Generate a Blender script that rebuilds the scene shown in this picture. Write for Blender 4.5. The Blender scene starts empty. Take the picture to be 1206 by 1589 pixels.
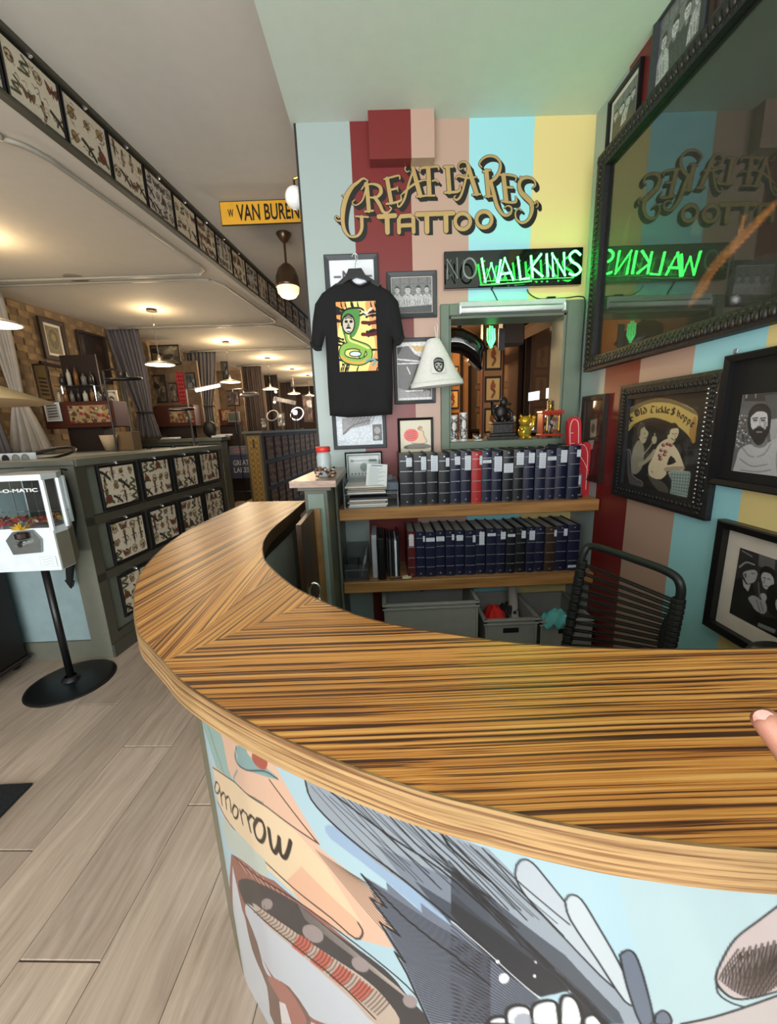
import bpy, math, random
import numpy as np
from mathutils import Vector, Matrix

for blk in (bpy.data.objects, bpy.data.meshes, bpy.data.materials, bpy.data.lights, bpy.data.cameras):
    for it in list(blk):
        blk.remove(it)
SC = bpy.context.scene
COL = SC.collection
R = math.radians
rnd = random.Random(7)

# ------------------------------------------------------------------ camera
H = 1.45
_p, _r, _y = R(12.5), R(2.2), R(-0.75)
_fw = Vector((math.sin(-_y) * math.cos(_p), math.cos(_y) * math.cos(_p), -math.sin(_p)))
_r0 = _fw.cross(Vector((0, 0, 1))).normalized()
_u0 = _r0.cross(_fw)
_R = _r0 * math.cos(_r) - _u0 * math.sin(_r)
_U = _u0 * math.cos(_r) + _r0 * math.sin(_r)
cam_d = bpy.data.cameras.new('camera')
cam = bpy.data.objects.new('camera', cam_d)
COL.objects.link(cam)
cam_d.sensor_fit = 'HORIZONTAL'
cam_d.sensor_width = 36.0
cam_d.lens = 36.0 * 600.0 / 1206.0
cam_d.clip_start = 0.02
cam_d.clip_end = 100
M = Matrix((_R, _U, -_fw)).transposed().to_4x4()
M.translation = Vector((0, 0, H))
cam.matrix_world = M
SC.camera = cam

# ------------------------------------------------------------------ world, daylight, exposure
SC.view_settings.view_transform = 'Standard'
SC.view_settings.look = 'None'
SC.view_settings.gamma = 1.0
SC.view_settings.exposure = 0.12
SC.view_settings.use_curve_mapping = False
W = bpy.data.worlds.new('sky')
SC.world = W
W.use_nodes = True
bg = W.node_tree.nodes['Background']
bg.inputs[0].default_value = (0.80, 0.90, 1.0, 1)
bg.inputs[1].default_value = 0.8


def light(name, kind, loc, energy, color, size=None, size_y=None, rot=(0, 0, 0), spread=None):
    d = bpy.data.lights.new(name, kind)
    d.energy = energy
    d.color = color
    if kind == 'AREA':
        d.shape = 'RECTANGLE'
        d.size = size
        d.size_y = size_y or size
        if spread: d.spread = spread
    elif size:
        d.shadow_soft_size = size
    o = bpy.data.objects.new(name, d)
    o.location = loc
    o.rotation_euler = rot
    COL.objects.link(o)
    return o


# daylight entering through the shop front behind the viewer
light('shopfront_daylight', 'AREA', (-0.6, -2.15, 1.75), 150, (1.0, 0.985, 0.95), 4.2, 2.5, (R(97), 0, 0))
# added fill lamp by the shop front, tilted up to brighten the ceiling
light('ceiling_fill', 'AREA', (-0.8, -2.1, 0.6), 120, (1.0, 0.98, 0.95), 4.4, 0.9, (R(140), 0, 0))
sun = light('low_sun', 'SUN', (0, -6, 6), 0.4, (1.0, .93, .82), .02, rot=(R(90 - 36.6), 0, 0))
sun.data.angle = R(1.5)
# room lamps of the tattoo stations (warm), one per bay; the shades are modelled below
# ------------------------------------------------------------------ measuring helpers


def ray(px, py):
    return _fw + _R * ((px - 603.0) / 600.0) - _U * ((py - 794.5) / 600.0)


def hit(px, py, axis, val):
    d = ray(px, py)
    o = Vector((0, 0, H))
    return o + d * ((val - o[axis]) / d[axis])


def atx(px, py, v): return hit(px, py, 0, v)
def aty(px, py, v): return hit(px, py, 1, v)
def atz(px, py, v): return hit(px, py, 2, v)


AS = 0.1     # the stations run slightly askew


def atp(px, py, x0):
    d = ray(px, py)
    t = x0 / (d.x - AS * d.y)
    return Vector((t * d.x, t * d.y, H + t * d.z))


# ------------------------------------------------------------------ materials
def lin(c):
    return tuple(((v / 12.92) if v <= 0.04045 else ((v + 0.055) / 1.055) ** 2.4) for v in c)


def hx(r, g, b):
    return lin((r / 255.0, g / 255.0, b / 255.0))


_m = {}


def mat(name, col, rough=0.6, metal=0.0, var=0.06, scale=14.0, bump=0.0, coat=0.0, emit=None, es=0.0, trans=0.0, ior=1.45, spec=0.5, alpha=1.0):
    if name in _m: return _m[name]
    m = bpy.data.materials.new(name)
    m.use_nodes = True
    nt = m.node_tree
    b = nt.nodes['Principled BSDF']
    b.inputs['Roughness'].default_value = rough
    b.inputs['Metallic'].default_value = metal
    b.inputs['Coat Weight'].default_value = coat
    b.inputs['Specular IOR Level'].default_value = spec
    b.inputs['IOR'].default_value = ior
    b.inputs['Transmission Weight'].default_value = trans
    b.inputs['Alpha'].default_value = alpha
    if emit:
        b.inputs['Emission Color'].default_value = (*emit, 1)
        b.inputs['Emission Strength'].default_value = es
    tc = nt.nodes.new('ShaderNodeTexCoord')
    n = nt.nodes.new('ShaderNodeTexNoise')
    n.inputs['Scale'].default_value = scale
    n.inputs['Detail'].default_value = 4
    nt.links.new(tc.outputs['Object'], n.inputs['Vector'])
    cr = nt.nodes.new('ShaderNodeValToRGB')
    e = cr.color_ramp.elements
    e[0].position, e[1].position = 0.3, 0.7
    e[0].color = (*[max(0, c * (1 - var)) for c in col], 1)
    e[1].color = (*[min(1, c * (1 + var)) for c in col], 1)
    nt.links.new(n.outputs['Fac'], cr.inputs['Fac'])
    nt.links.new(cr.outputs['Color'], b.inputs['Base Color'])
    if bump:
        bp = nt.nodes.new('ShaderNodeBump')
        bp.inputs['Strength'].default_value = bump
        bp.inputs['Distance'].default_value = 0.004
        nt.links.new(n.outputs['Fac'], bp.inputs['Height'])
        nt.links.new(bp.outputs['Normal'], b.inputs['Normal'])
    _m[name] = m
    return m


def wood(name, ramp, across=60.0, along=2.0, ang=0.0, rough=0.35, coat=0.2, axis='xy', rand=False, dist=1.2, tint=0.25, det=5):
    """streaky wood: noise stretched along the grain; ang turns the grain in the plane"""
    if name in _m: return _m[name]
    m = bpy.data.materials.new(name)
    m.use_nodes = True
    nt = m.node_tree
    L = nt.links.new
    b = nt.nodes['Principled BSDF']
    b.inputs['Roughness'].default_value = rough
    b.inputs['Coat Weight'].default_value = coat
    b.inputs['Coat Roughness'].default_value = 0.3
    tc = nt.nodes.new('ShaderNodeTexCoord')
    src = tc.outputs['Object']
    if rand:
        oi = nt.nodes.new('ShaderNodeObjectInfo')
        mu = nt.nodes.new('ShaderNodeVectorMath'); mu.operation = 'SCALE'
        cmb = nt.nodes.new('ShaderNodeCombineXYZ')
        L(oi.outputs['Random'], cmb.inputs[0]); L(oi.outputs['Random'], cmb.inputs[1])
        L(cmb.outputs[0], mu.inputs[0]); mu.inputs['Scale'].default_value = 37.0
        ad = nt.nodes.new('ShaderNodeVectorMath'); ad.operation = 'ADD'
        L(src, ad.inputs[0]); L(mu.outputs[0], ad.inputs[1])
        src = ad.outputs[0]
    # gentle warp of the grain
    w = nt.nodes.new('ShaderNodeTexNoise'); w.inputs['Scale'].default_value = 2.2; w.inputs['Detail'].default_value = 2
    L(src, w.inputs['Vector'])
    ws = nt.nodes.new('ShaderNodeVectorMath'); ws.operation = 'SCALE'; ws.inputs['Scale'].default_value = 0.012 * dist
    L(w.outputs['Color'], ws.inputs[0])
    a2 = nt.nodes.new('ShaderNodeVectorMath'); a2.operation = 'ADD'
    L(src, a2.inputs[0]); L(ws.outputs[0], a2.inputs[1])
    rot = nt.nodes.new('ShaderNodeMapping'); rot.inputs['Rotation'].default_value = (0, 0, -ang)
    L(a2.outputs[0], rot.inputs['Vector'])
    mp = nt.nodes.new('ShaderNodeMapping'); mp.inputs['Scale'].default_value = (along, across, across)
    if axis == 'edge': mp.inputs['Scale'].default_value = (along, along, across)
    if axis == 'z': mp.inputs['Scale'].default_value = (across, across, along)
    L(rot.outputs[0], mp.inputs['Vector'])
    n = nt.nodes.new('ShaderNodeTexNoise'); n.inputs['Scale'].default_value = 1.0; n.inputs['Detail'].default_value = det
    n.inputs['Roughness'].default_value = 0.62
    L(mp.outputs[0], n.inputs['Vector'])
    cr = nt.nodes.new('ShaderNodeValToRGB')
    el = cr.color_ramp.elements
    for i, (p, c) in enumerate(ramp):
        e = el[i] if i < 2 else el.new(p)
        e.position = p; e.color = (*c, 1)
    L(n.outputs['Fac'], cr.inputs['Fac'])
    # broad tone shift
    n2 = nt.nodes.new('ShaderNodeTexNoise'); n2.inputs['Scale'].default_value = 3.0; n2.inputs['Detail'].default_value = 2
    mp2 = nt.nodes.new('ShaderNodeMapping'); mp2.inputs['Scale'].default_value = (0.4, 3.0, 3.0)
    L(rot.outputs[0], mp2.inputs['Vector']); L(mp2.outputs[0], n2.inputs['Vector'])
    mr = nt.nodes.new('ShaderNodeMapRange'); mr.inputs[1].default_value = 0.3; mr.inputs[2].default_value = 0.7
    mr.inputs[3].default_value = 1 - tint; mr.inputs[4].default_value = 1 + tint * 0.6
    L(n2.outputs['Fac'], mr.inputs[0])
    sc = nt.nodes.new('ShaderNodeVectorMath'); sc.operation = 'SCALE'
    L(cr.outputs['Color'], sc.inputs[0]); L(mr.outputs[0], sc.inputs['Scale'])
    out = sc.outputs[0]
    if rand:
        mr2 = nt.nodes.new('ShaderNodeMapRange'); mr2.inputs[3].default_value = 0.80; mr2.inputs[4].default_value = 1.12
        L(oi.outputs['Random'], mr2.inputs[0])
        s3 = nt.nodes.new('ShaderNodeVectorMath'); s3.operation = 'SCALE'
        L(out, s3.inputs[0]); L(mr2.outputs[0], s3.inputs['Scale'])
        out = s3.outputs[0]
    L(out, b.inputs['Base Color'])
    bp = nt.nodes.new('ShaderNodeBump'); bp.inputs['Strength'].default_value = 0.12; bp.inputs['Distance'].default_value = 0.002
    L(n.outputs['Fac'], bp.inputs['Height']); L(bp.outputs['Normal'], b.inputs['Normal'])
    _m[name] = m
    return m


def stripe_mat(name, comp, stops):
    """painted vertical stripes: constant colours over one world axis"""
    m = bpy.data.materials.new(name)
    m.use_nodes = True
    nt = m.node_tree
    L = nt.links.new
    b = nt.nodes['Principled BSDF']
    b.inputs['Roughness'].default_value = 0.38
    tc = nt.nodes.new('ShaderNodeTexCoord')
    sp = nt.nodes.new('ShaderNodeSeparateXYZ')
    L(tc.outputs['Object'], sp.inputs[0])
    mr = nt.nodes.new('ShaderNodeMapRange')
    mr.inputs[1].default_value, mr.inputs[2].default_value = -4.0, 4.0
    L(sp.outputs[comp], mr.inputs[0])
    cr = nt.nodes.new('ShaderNodeValToRGB')
    cr.color_ramp.interpolation = 'CONSTANT'
    el = cr.color_ramp.elements
    for i, (p, c) in enumerate(stops):
        e = el[i] if i < 2 else el.new((p + 4) / 8)
        e.position = (p + 4) / 8
        e.color = (*c, 1)
    L(mr.outputs[0], cr.inputs['Fac'])
    L(cr.outputs['Color'], b.inputs['Base Color'])
    n = nt.nodes.new('ShaderNodeTexNoise'); n.inputs['Scale'].default_value = 60
    bp = nt.nodes.new('ShaderNodeBump'); bp.inputs['Strength'].default_value = 0.08; bp.inputs['Distance'].default_value = 0.003
    L(tc.outputs['Object'], n.inputs['Vector']); L(n.outputs['Fac'], bp.inputs['Height']); L(bp.outputs['Normal'], b.inputs['Normal'])
    return m


def print_mat(name, rough=0.6, coat=0.0):
    m = bpy.data.materials.new(name)
    m.use_nodes = True
    nt = m.node_tree
    b = nt.nodes['Principled BSDF']
    b.inputs['Roughness'].default_value = rough
    b.inputs['Coat Weight'].default_value = coat
    b.inputs['Coat Roughness'].default_value = 0.04
    a = nt.nodes.new('ShaderNodeAttribute')
    a.attribute_name = 'ink'
    nt.links.new(a.outputs['Color'], b.inputs['Base Color'])
    return m


PAPER = print_mat('printed_paper', 0.65)
GLOSSY = print_mat('printed_paper_under_glass', 0.5, 0.5)
VINYL = print_mat('printed_vinyl', 0.35, 0.15)


def glass_pane_mat(name, refl=1.0, tint=(1, 1, 1), rough=0.01):
    """thin pane: Fresnel mix of clear and mirror"""
    if name in _m: return _m[name]
    m = bpy.data.materials.new(name)
    m.use_nodes = True
    nt = m.node_tree
    nt.nodes.clear()
    L = nt.links.new
    o = nt.nodes.new('ShaderNodeOutputMaterial')
    mx = nt.nodes.new('ShaderNodeMixShader')
    t = nt.nodes.new('ShaderNodeBsdfTransparent'); t.inputs[0].default_value = (*tint, 1)
    g = nt.nodes.new('ShaderNodeBsdfGlossy'); g.inputs['Roughness'].default_value = rough
    f = nt.nodes.new('ShaderNodeFresnel'); f.inputs[0].default_value = 1.5
    k = nt.nodes.new('ShaderNodeMath'); k.operation = 'MULTIPLY'; k.inputs[1].default_value = refl; k.use_clamp = True
    n = nt.nodes.new('ShaderNodeTexNoise'); n.inputs['Scale'].default_value = 1.5
    bp = nt.nodes.new('ShaderNodeBump'); bp.inputs['Strength'].default_value = 0.02; bp.inputs['Distance'].default_value = 0.01
    L(n.outputs['Fac'], bp.inputs['Height']); L(bp.outputs[0], g.inputs['Normal'])
    gm_ = nt.nodes.new('ShaderNodeNewGeometry')
    ir = nt.nodes.new('ShaderNodeMapRange'); ir.inputs[3].default_value = 1.5; ir.inputs[4].default_value = 1 / 1.5
    L(gm_.outputs['Backfacing'], ir.inputs[0]); L(ir.outputs[0], f.inputs[0])
    L(f.outputs[0], k.inputs[0]); L(k.outputs[0], mx.inputs[0])
    L(t.outputs[0], mx.inputs[1]); L(g.outputs[0], mx.inputs[2]); L(mx.outputs[0], o.inputs[0])
    _m[name] = m
    return m


GREEN = mat('sage_green_paint', hx(98, 99, 88), 0.45)
GREEN_D = mat('dark_olive_paint', hx(72, 70, 60), 0.45)
SAGE = mat('window_frame_sage', hx(98, 112, 98), 0.45)
BLACK = mat('black_lacquer', hx(16, 16, 18), 0.35)
BLACKM = mat('black_moulding', hx(22, 22, 24), 0.55, bump=0.6, scale=60)
CHAR = mat('charcoal_frame', hx(52, 56, 60), 0.5)
CHROME = mat('chrome', (0.8, 0.8, 0.8), 0.12, 1.0)
BRASS = mat('brass', hx(190, 150, 70), 0.25, 1.0)
WHITE = mat('white_enamel', hx(228, 232, 234), 0.3)
OFFW = mat('cream_card', hx(206, 196, 176), 0.7)
MATW = mat('white_mat_board', hx(206, 198, 186), 0.75)
PLAST = mat('white_plaster', hx(205, 205, 196), 0.7)
REDB = mat('red_brown_wood', hx(72, 36, 26), 0.5)
GREYP = mat('grey_plastic', hx(146, 146, 142), 0.5)

# ------------------------------------------------------------------ mesh builder


class MB:
    def __init__(s):
        s.v, s.f, s.mi = [], [], []

    def add(s, vs, fs, mi=0):
        o = len(s.v)
        s.v += [tuple(v) for v in vs]
        s.f += [tuple(i + o for i in f) for f in fs]
        s.mi += [mi] * len(fs)
        return s

    def box(s, x0, x1, y0, y1, z0, z1, mi=0, mtx=None):
        vs = [(x, y, z) for x in (x0, x1) for y in (y0, y1) for z in (z0, z1)]
        if mtx is not None: vs = [mtx @ Vector(v) for v in vs]
        return s.add(vs, [(0, 1, 3, 2), (4, 6, 7, 5), (0, 4, 5, 1), (2, 3, 7, 6), (0, 2, 6, 4), (1, 5, 7, 3)], mi)

    def bbox(s, x0, x1, y0, y1, z0, z1, b=0.003, mi=0, mtx=None):
        """box with chamfered edges"""
        import itertools
        b = min(b, abs(x1 - x0) * .45, abs(y1 - y0) * .45, abs(z1 - z0) * .45)
        vs, idx = [], {}
        lo, hi = (x0, y0, z0), (x1, y1, z1)
        for c in itertools.product((0, 1), repeat=3):
            for ax in range(3):
                p = []
                for k in range(3):
                    base = hi[k] if c[k] else lo[k]
                    if k != ax: base += -b if c[k] else b
                    p.append(base)
                idx[(c, ax)] = len(vs); vs.append(tuple(p))
        fs = []
        for ax in range(3):
            o = [k for k in range(3) if k != ax]
            for sd in (0, 1):
                q = []
                for a, bb in ((0, 0), (1, 0), (1, 1), (0, 1)):
                    c = [0, 0, 0]; c[ax] = sd; c[o[0]] = a; c[o[1]] = bb
                    q.append(idx[(tuple(c), ax)])
                fs.append(tuple(q))
        for ax in range(3):
            o = [k for k in range(3) if k != ax]
            for a in (0, 1):
                for bb in (0, 1):
                    c0 = [0, 0, 0]; c1 = [0, 0, 0]
                    c0[ax], c1[ax] = 0, 1
                    for c in (c0, c1): c[o[0]] = a; c[o[1]] = bb
                    c0, c1 = tuple(c0), tuple(c1)
                    fs.append((idx[(c0, o[0])], idx[(c1, o[0])], idx[(c1, o[1])], idx[(c0, o[1])]))
        for c in itertools.product((0, 1), repeat=3):
            fs.append((idx[(c, 0)], idx[(c, 1)], idx[(c, 2)]))
        if mtx is not None: vs = [mtx @ Vector(v) for v in vs]
        return s.add(vs, fs, mi)

    def tube(s, pts, r, n=8, mi=0, closed=False, cap=True):
        pts = [Vector(p) for p in pts]
        N = len(pts)
        rs = r if isinstance(r, (list, tuple)) else [r] * N
        up = None
        rings = []
        for i, p in enumerate(pts):
            a = pts[(i - 1) % N] if (closed or i) else p
            c = pts[(i + 1) % N] if (closed or i < N - 1) else p
            t = (c - a)
            if t.length < 1e-9: t = Vector((0, 0, 1))
            t.normalize()
            if up is None:
                up = Vector((0, 0, 1)) if abs(t.z) < 0.9 else Vector((1, 0, 0))
            sd = t.cross(up)
            if sd.length < 1e-6: sd = t.cross(Vector((0.3, 1, 0.2)))
            sd.normalize(); up = sd.cross(t).normalized()
            rings.append([p + (sd * math.cos(2 * math.pi * k / n) + up * math.sin(2 * math.pi * k / n)) * rs[i] for k in range(n)])
        vs = [q for rg in rings for q in rg]
        fs = []
        for i in range(N if closed else N - 1):
            j = (i + 1) % N
            for k in range(n):
                fs.append((i * n + k, i * n + (k + 1) % n, j * n + (k + 1) % n, j * n + k))
        if cap and not closed:
            fs.append(tuple(reversed(range(n)))); fs.append(tuple((N - 1) * n + k for k in range(n)))
        return s.add(vs, fs, mi)

    def lathe(s, prof, c=(0, 0, 0), n=24, mi=0, mtx=None):
        vs, fs = [], []
        for r, z in prof:
            for k in range(n):
                a = 2 * math.pi * k / n
                v = Vector((r * math.cos(a), r * math.sin(a), z))
                if mtx is not None: v = mtx @ v
                vs.append(Vector(c) + v)
        for i in range(len(prof) - 1):
            for k in range(n):
                fs.append((i * n + k, i * n + (k + 1) % n, (i + 1) * n + (k + 1) % n, (i + 1) * n + k))
        return s.add(vs, fs, mi)

    def ball(s, c, r, n=12, m=8, sc=(1, 1, 1), mi=0):
        pr = [(math.sin(math.pi * i / m) * r, -math.cos(math.pi * i / m) * r) for i in range(m + 1)]
        pr[0] = (1e-5, -r); pr[-1] = (1e-5, r)
        return s.lathe(pr, c, n, mi, Matrix.Diagonal(Vector(sc)))

    def prism(s, poly, off, mi=0):
        """polygon (3D points) extruded by vector off"""
        poly = [Vector(p) for p in poly]
        off = Vector(off)
        n = len(poly)
        vs = poly + [p + off for p in poly]
        fs = [tuple(range(n)), tuple(reversed(range(n, 2 * n)))] + [(i, n + i, n + (i + 1) % n, (i + 1) % n) for i in range(n)]
        return s.add(vs, fs, mi)

    def build(s, name, m, parent=None, world=False, smooth=False, sub=0):
        me = bpy.data.meshes.new(name)
        off = parent.location if (world and parent) else None
        vs = s.v if off is None else [(v[0] - off[0], v[1] - off[1], v[2] - off[2]) for v in s.v]
        me.from_pydata(vs, [], s.f)
        for x in (m if isinstance(m, (list, tuple)) else [m]): me.materials.append(x)
        me.polygons.foreach_set('material_index', s.mi)
        if smooth: me.polygons.foreach_set('use_smooth', [True] * len(s.f))
        me.update()
        import bmesh
        bm = bmesh.new(); bm.from_mesh(me); bmesh.ops.recalc_face_normals(bm, faces=bm.faces); bm.to_mesh(me); bm.free()
        o = bpy.data.objects.new(name, me)
        COL.objects.link(o)
        if parent: o.parent = parent
        if sub:
            md = o.modifiers.new('smooth', 'SUBSURF'); md.levels = sub; md.render_levels = sub
        return o


def tag(o, label=None, cat=None, group=None, kind=None):
    if label: o['label'] = label
    if cat: o['category'] = cat
    if group: o['group'] = group
    if kind: o['kind'] = kind
    return o


def thing(name, label, cat, loc=(0, 0, 0), rz=0.0, group=None):
    o = bpy.data.objects.new(name, None)
    o.empty_display_size = 0.05
    o.location = loc
    o.rotation_euler = (0, 0, rz)
    COL.objects.link(o)
    return tag(o, label, cat, group)


def struct(o):
    o['kind'] = 'structure'
    return o


def copy_tree(o, parent=None):
    c = o.copy()
    COL.objects.link(c)
    if parent: c.parent = parent
    for ch in o.children:
        copy_tree(ch, c)
    return c


def catmull(pts, k=6, closed=False):
    pts = [Vector(p) for p in pts]
    n = len(pts)
    out = []
    rng = n if closed else n - 1
    for i in range(rng):
        p1, p2 = pts[i], pts[(i + 1) % n]
        p0 = pts[(i - 1) % n] if (closed or i) else p1 * 2 - p2
        p3 = pts[(i + 2) % n] if (closed or i + 2 < n) else p2 * 2 - p1
        for j in range(k):
            t = j / k
            out.append(0.5 * ((2 * p1) + (p2 - p0) * t + (2 * p0 - 5 * p1 + 4 * p2 - p3) * t * t + (3 * p1 - p0 - 3 * p2 + p3) * t ** 3))
    if not closed: out.append(pts[-1])
    return out


# ------------------------------------------------------------------ printed pictures: a small painter, laid on grids of coloured vertices
class Cv:
    def __init__(s, w, h, box, bg, T=None, k=1.0, ss=2):
        s.w, s.h, s.ss, s.box = w, h, ss, box     # box = (x0,y_top,x1,y_bottom)
        s.a = np.empty((h * ss, w * ss, 3), np.float32); s.a[:] = bg
        s.T, s.k = T, k
        s.sx = w * ss / (box[2] - box[0]); s.sy = h * ss / (box[3] - box[1])

    def pt(s, p):
        if s.T: p = s.T(p[0], p[1])
        return ((p[0] - s.box[0]) * s.sx, (p[1] - s.box[1]) * s.sy)

    def _win(s, xs, ys, m=2):
        x0, x1 = int(max(0, min(xs) - m)), int(min(s.a.shape[1], max(xs) + m + 1))
        y0, y1 = int(max(0, min(ys) - m)), int(min(s.a.shape[0], max(ys) + m + 1))
        if x0 >= x1 or y0 >= y1: return None
        Y, X = np.mgrid[y0:y1, x0:x1]
        return x0, x1, y0, y1, X + 0.5, Y + 0.5

    def put(s, win, mask, col, al=1.0):
        x0, x1, y0, y1 = win[:4]
        r = s.a[y0:y1, x0:x1]
        mm = (mask * al)[..., None]
        r[:] = r * (1 - mm) + np.array(col, np.float32) * mm

    def poly(s, pts, col, al=1.0, smooth=0):
        if smooth: pts = [(p.x, p.y) for p in catmull([(p[0], p[1], 0) for p in pts], smooth, True)]
        q = [s.pt(p) for p in pts]
        win = s._win([p[0] for p in q], [p[1] for p in q])
        if not win: return s
        X, Y = win[4], win[5]
        ins = np.zeros(X.shape, bool)
        n = len(q)
        for i in range(n):
            (xa, ya), (xb, yb) = q[i], q[(i + 1) % n]
            if ya == yb: continue
            c = ((ya > Y) != (yb > Y)) & (X < (xb - xa) * (Y - ya) / (yb - ya) + xa)
            ins ^= c
        s.put(win, ins.astype(np.float32), col, al)
        return s

    def line(s, pts, w, col, al=1.0, smooth=0, taper=False):
        if smooth: pts = [(p.x, p.y) for p in catmull([(p[0], p[1], 0) for p in pts], smooth)]
        q = [s.pt(p) for p in pts]
        n = len(q)
        W0 = w * s.k * s.sx * 0.5
        for i in range(n - 1):
            (xa, ya), (xb, yb) = q[i], q[i + 1]
            r = W0
            if taper: r = W0 * (1 - 0.85 * abs((i + .5) / (n - 1) * 2 - 1))
            r = max(r, 0.35)
            win = s._win((xa, xb), (ya, yb), r + 2)
            if not win: continue
            X, Y = win[4], win[5]
            dx, dy = xb - xa, yb - ya
            L2 = dx * dx + dy * dy + 1e-9
            t = np.clip(((X - xa) * dx + (Y - ya) * dy) / L2, 0, 1)
            d = np.sqrt((X - xa - t * dx) ** 2 + (Y - ya - t * dy) ** 2)
            s.put(win, np.clip(r - d + 0.5, 0, 1).astype(np.float32) * min(1, W0 / 0.35 if W0 < .35 else 1), col, al)
        return s

    def ell(s, cx, cy, rx, ry, col, al=1.0, rot=0.0, edge=None, ew=1.0):
        pts = []
        for i in range(28):
            a = 2 * math.pi * i / 28
            x, y = rx * math.cos(a), ry * math.sin(a)
            pts.append((cx + x * math.cos(rot) - y * math.sin(rot), cy + x * math.sin(rot) + y * math.cos(rot)))
        if col is not None: s.poly(pts, col, al)
        if edge is not None: s.line(pts + [pts[0]], ew, edge, al)
        return s

    def noise(s, amt, seed=1, cell=3):
        r = np.random.RandomState(seed)
        h, w = s.a.shape[:2]
        n = r.rand(h // cell + 1, w // cell + 1)
        n = np.kron(n, np.ones((cell, cell)))[:h, :w]
        s.a *= (1 + (n[..., None] - 0.5) * amt)
        np.clip(s.a, 0, 1, s.a)
        return s

    def final(s):
        k = s.ss
        a = s.a.reshape(s.h, k, s.w, k, 3).mean((1, 3))
        a = np.clip(a, 0, 1)
        return np.where(a <= 0.04045, a / 12.92, ((a + 0.055) / 1.055) ** 2.4)


def print_mesh(name, arr, fn):
    """arr h*w*3 linear; fn(u,v) arrays (v down) -> (n,3) positions"""
    h, w = arr.shape[:2]
    V, U = np.mgrid[0:h, 0:w]
    U = U.ravel() / (w - 1.0); V = V.ravel() / (h - 1.0)
    co = fn(U, V).astype(np.float32)
    me = bpy.data.meshes.new(name)
    nv = h * w
    me.vertices.add(nv); me.vertices.foreach_set('co', co.ravel())
    i = (np.arange(h - 1)[:, None] * w + np.arange(w - 1)[None]).ravel()
    q = np.stack([i, i + w, i + w + 1, i + 1], 1).astype(np.int32)
    nf = len(q)
    me.loops.add(nf * 4); me.loops.foreach_set('vertex_index', q.ravel())
    me.polygons.add(nf)
    me.polygons.foreach_set('loop_start', np.arange(nf, dtype=np.int32) * 4)
    me.polygons.foreach_set('loop_total', np.full(nf, 4, np.int32))
    me.update(calc_edges=True)
    at = me.color_attributes.new('ink', 'FLOAT_COLOR', 'POINT')
    rgba = np.ones((nv, 4), np.float32); rgba[:, :3] = arr.reshape(-1, 3)
    at.data.foreach_set('color', rgba.ravel())
    return me


def flat_print(name, arr, w, h, parent, y=0.0, m=None, cx=0.0, cz=0.0):
    me = print_mesh(name, arr, lambda U, V: np.stack([cx + (U - 0.5) * w, np.full_like(U, y), cz + (0.5 - V) * h], 1))
    me.materials.append(m or PAPER)
    o = bpy.data.objects.new(name, me)
    COL.objects.link(o)
    o.parent = parent
    return o


def add_mesh(name, me, parent=None, loc=(0, 0, 0)):
    o = bpy.data.objects.new(name, me)
    o.location = loc
    COL.objects.link(o)
    if parent: o.parent = parent
    return o


_tc = {}


def text_mesh(txt, w, h, depth, m, sx=None):
    """lettering standing in the XZ plane, facing -Y, centred, fitted in w x h"""
    key = (txt, w, h, depth, m.name)
    if key in _tc: return _tc[key]
    cu = bpy.data.curves.new('lettering', 'FONT')
    cu.body = txt; cu.size = 1; cu.extrude = 0.02; cu.resolution_u = 3
    cu.align_x = 'CENTER'; cu.offset = 0.012
    o = bpy.data.objects.new('lettering', cu)
    COL.objects.link(o)
    dg = bpy.context.evaluated_depsgraph_get()
    me = bpy.data.meshes.new_from_object(o.evaluated_get(dg))
    bpy.data.objects.remove(o); bpy.data.curves.remove(cu)
    n = len(me.vertices)
    co = np.empty(n * 3, np.float32); me.vertices.foreach_get('co', co); co = co.reshape(-1, 3)
    lo, hi = co.min(0), co.max(0)
    c = (lo + hi) / 2
    k = (hi - lo); k[k == 0] = 1
    q = np.stack([(co[:, 0] - c[0]) / k[0] * w, -(co[:, 2] - lo[2]) / k[2] * depth, (co[:, 1] - c[1]) / k[1] * h], 1)
    me.vertices.foreach_set('co', q.astype(np.float32).ravel())
    me.materials.clear(); me.materials.append(m)
    me.update()
    _tc[key] = me
    return me
# ================================================================== SETTING
XR, YB, ZC = 1.20, 2.40, 3.00
HC = 3.27            # hall ceiling
LC = 2.95            # lower ceiling over the stations
C_GB, C_RED, C_PINK = hx(152, 166, 164), hx(112, 34, 34), hx(176, 146, 130)
C_LB, C_YEL = hx(150, 208, 216), hx(216, 198, 134)
back_m = stripe_mat('back_wall_stripes', 0, [(-4, C_GB), (-0.121, C_RED), (0.203, C_PINK), (0.53, C_LB), (0.867, C_YEL)])
right_m = stripe_mat('right_wall_stripes', 1, [(-4, C_LB), (-0.87, C_PINK), (-0.57, C_RED), (-0.27, C_GB), (0.03, C_YEL), (0.33, C_LB), (0.63, C_GB),
                                               (0.93, C_YEL), (1.226, C_LB), (1.526, C_PINK), (1.815, C_RED), (2.11, C_GB)])
CEIL = mat('ceiling_paint_pale', hx(196, 204, 194), 0.75, var=0.02)
CEILG = mat('ceiling_paint_grey', hx(196, 192, 184), 0.8, var=0.02)
CEILW = mat('ceiling_paint_warm', hx(196, 188, 176), 0.8, var=0.02)

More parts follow.
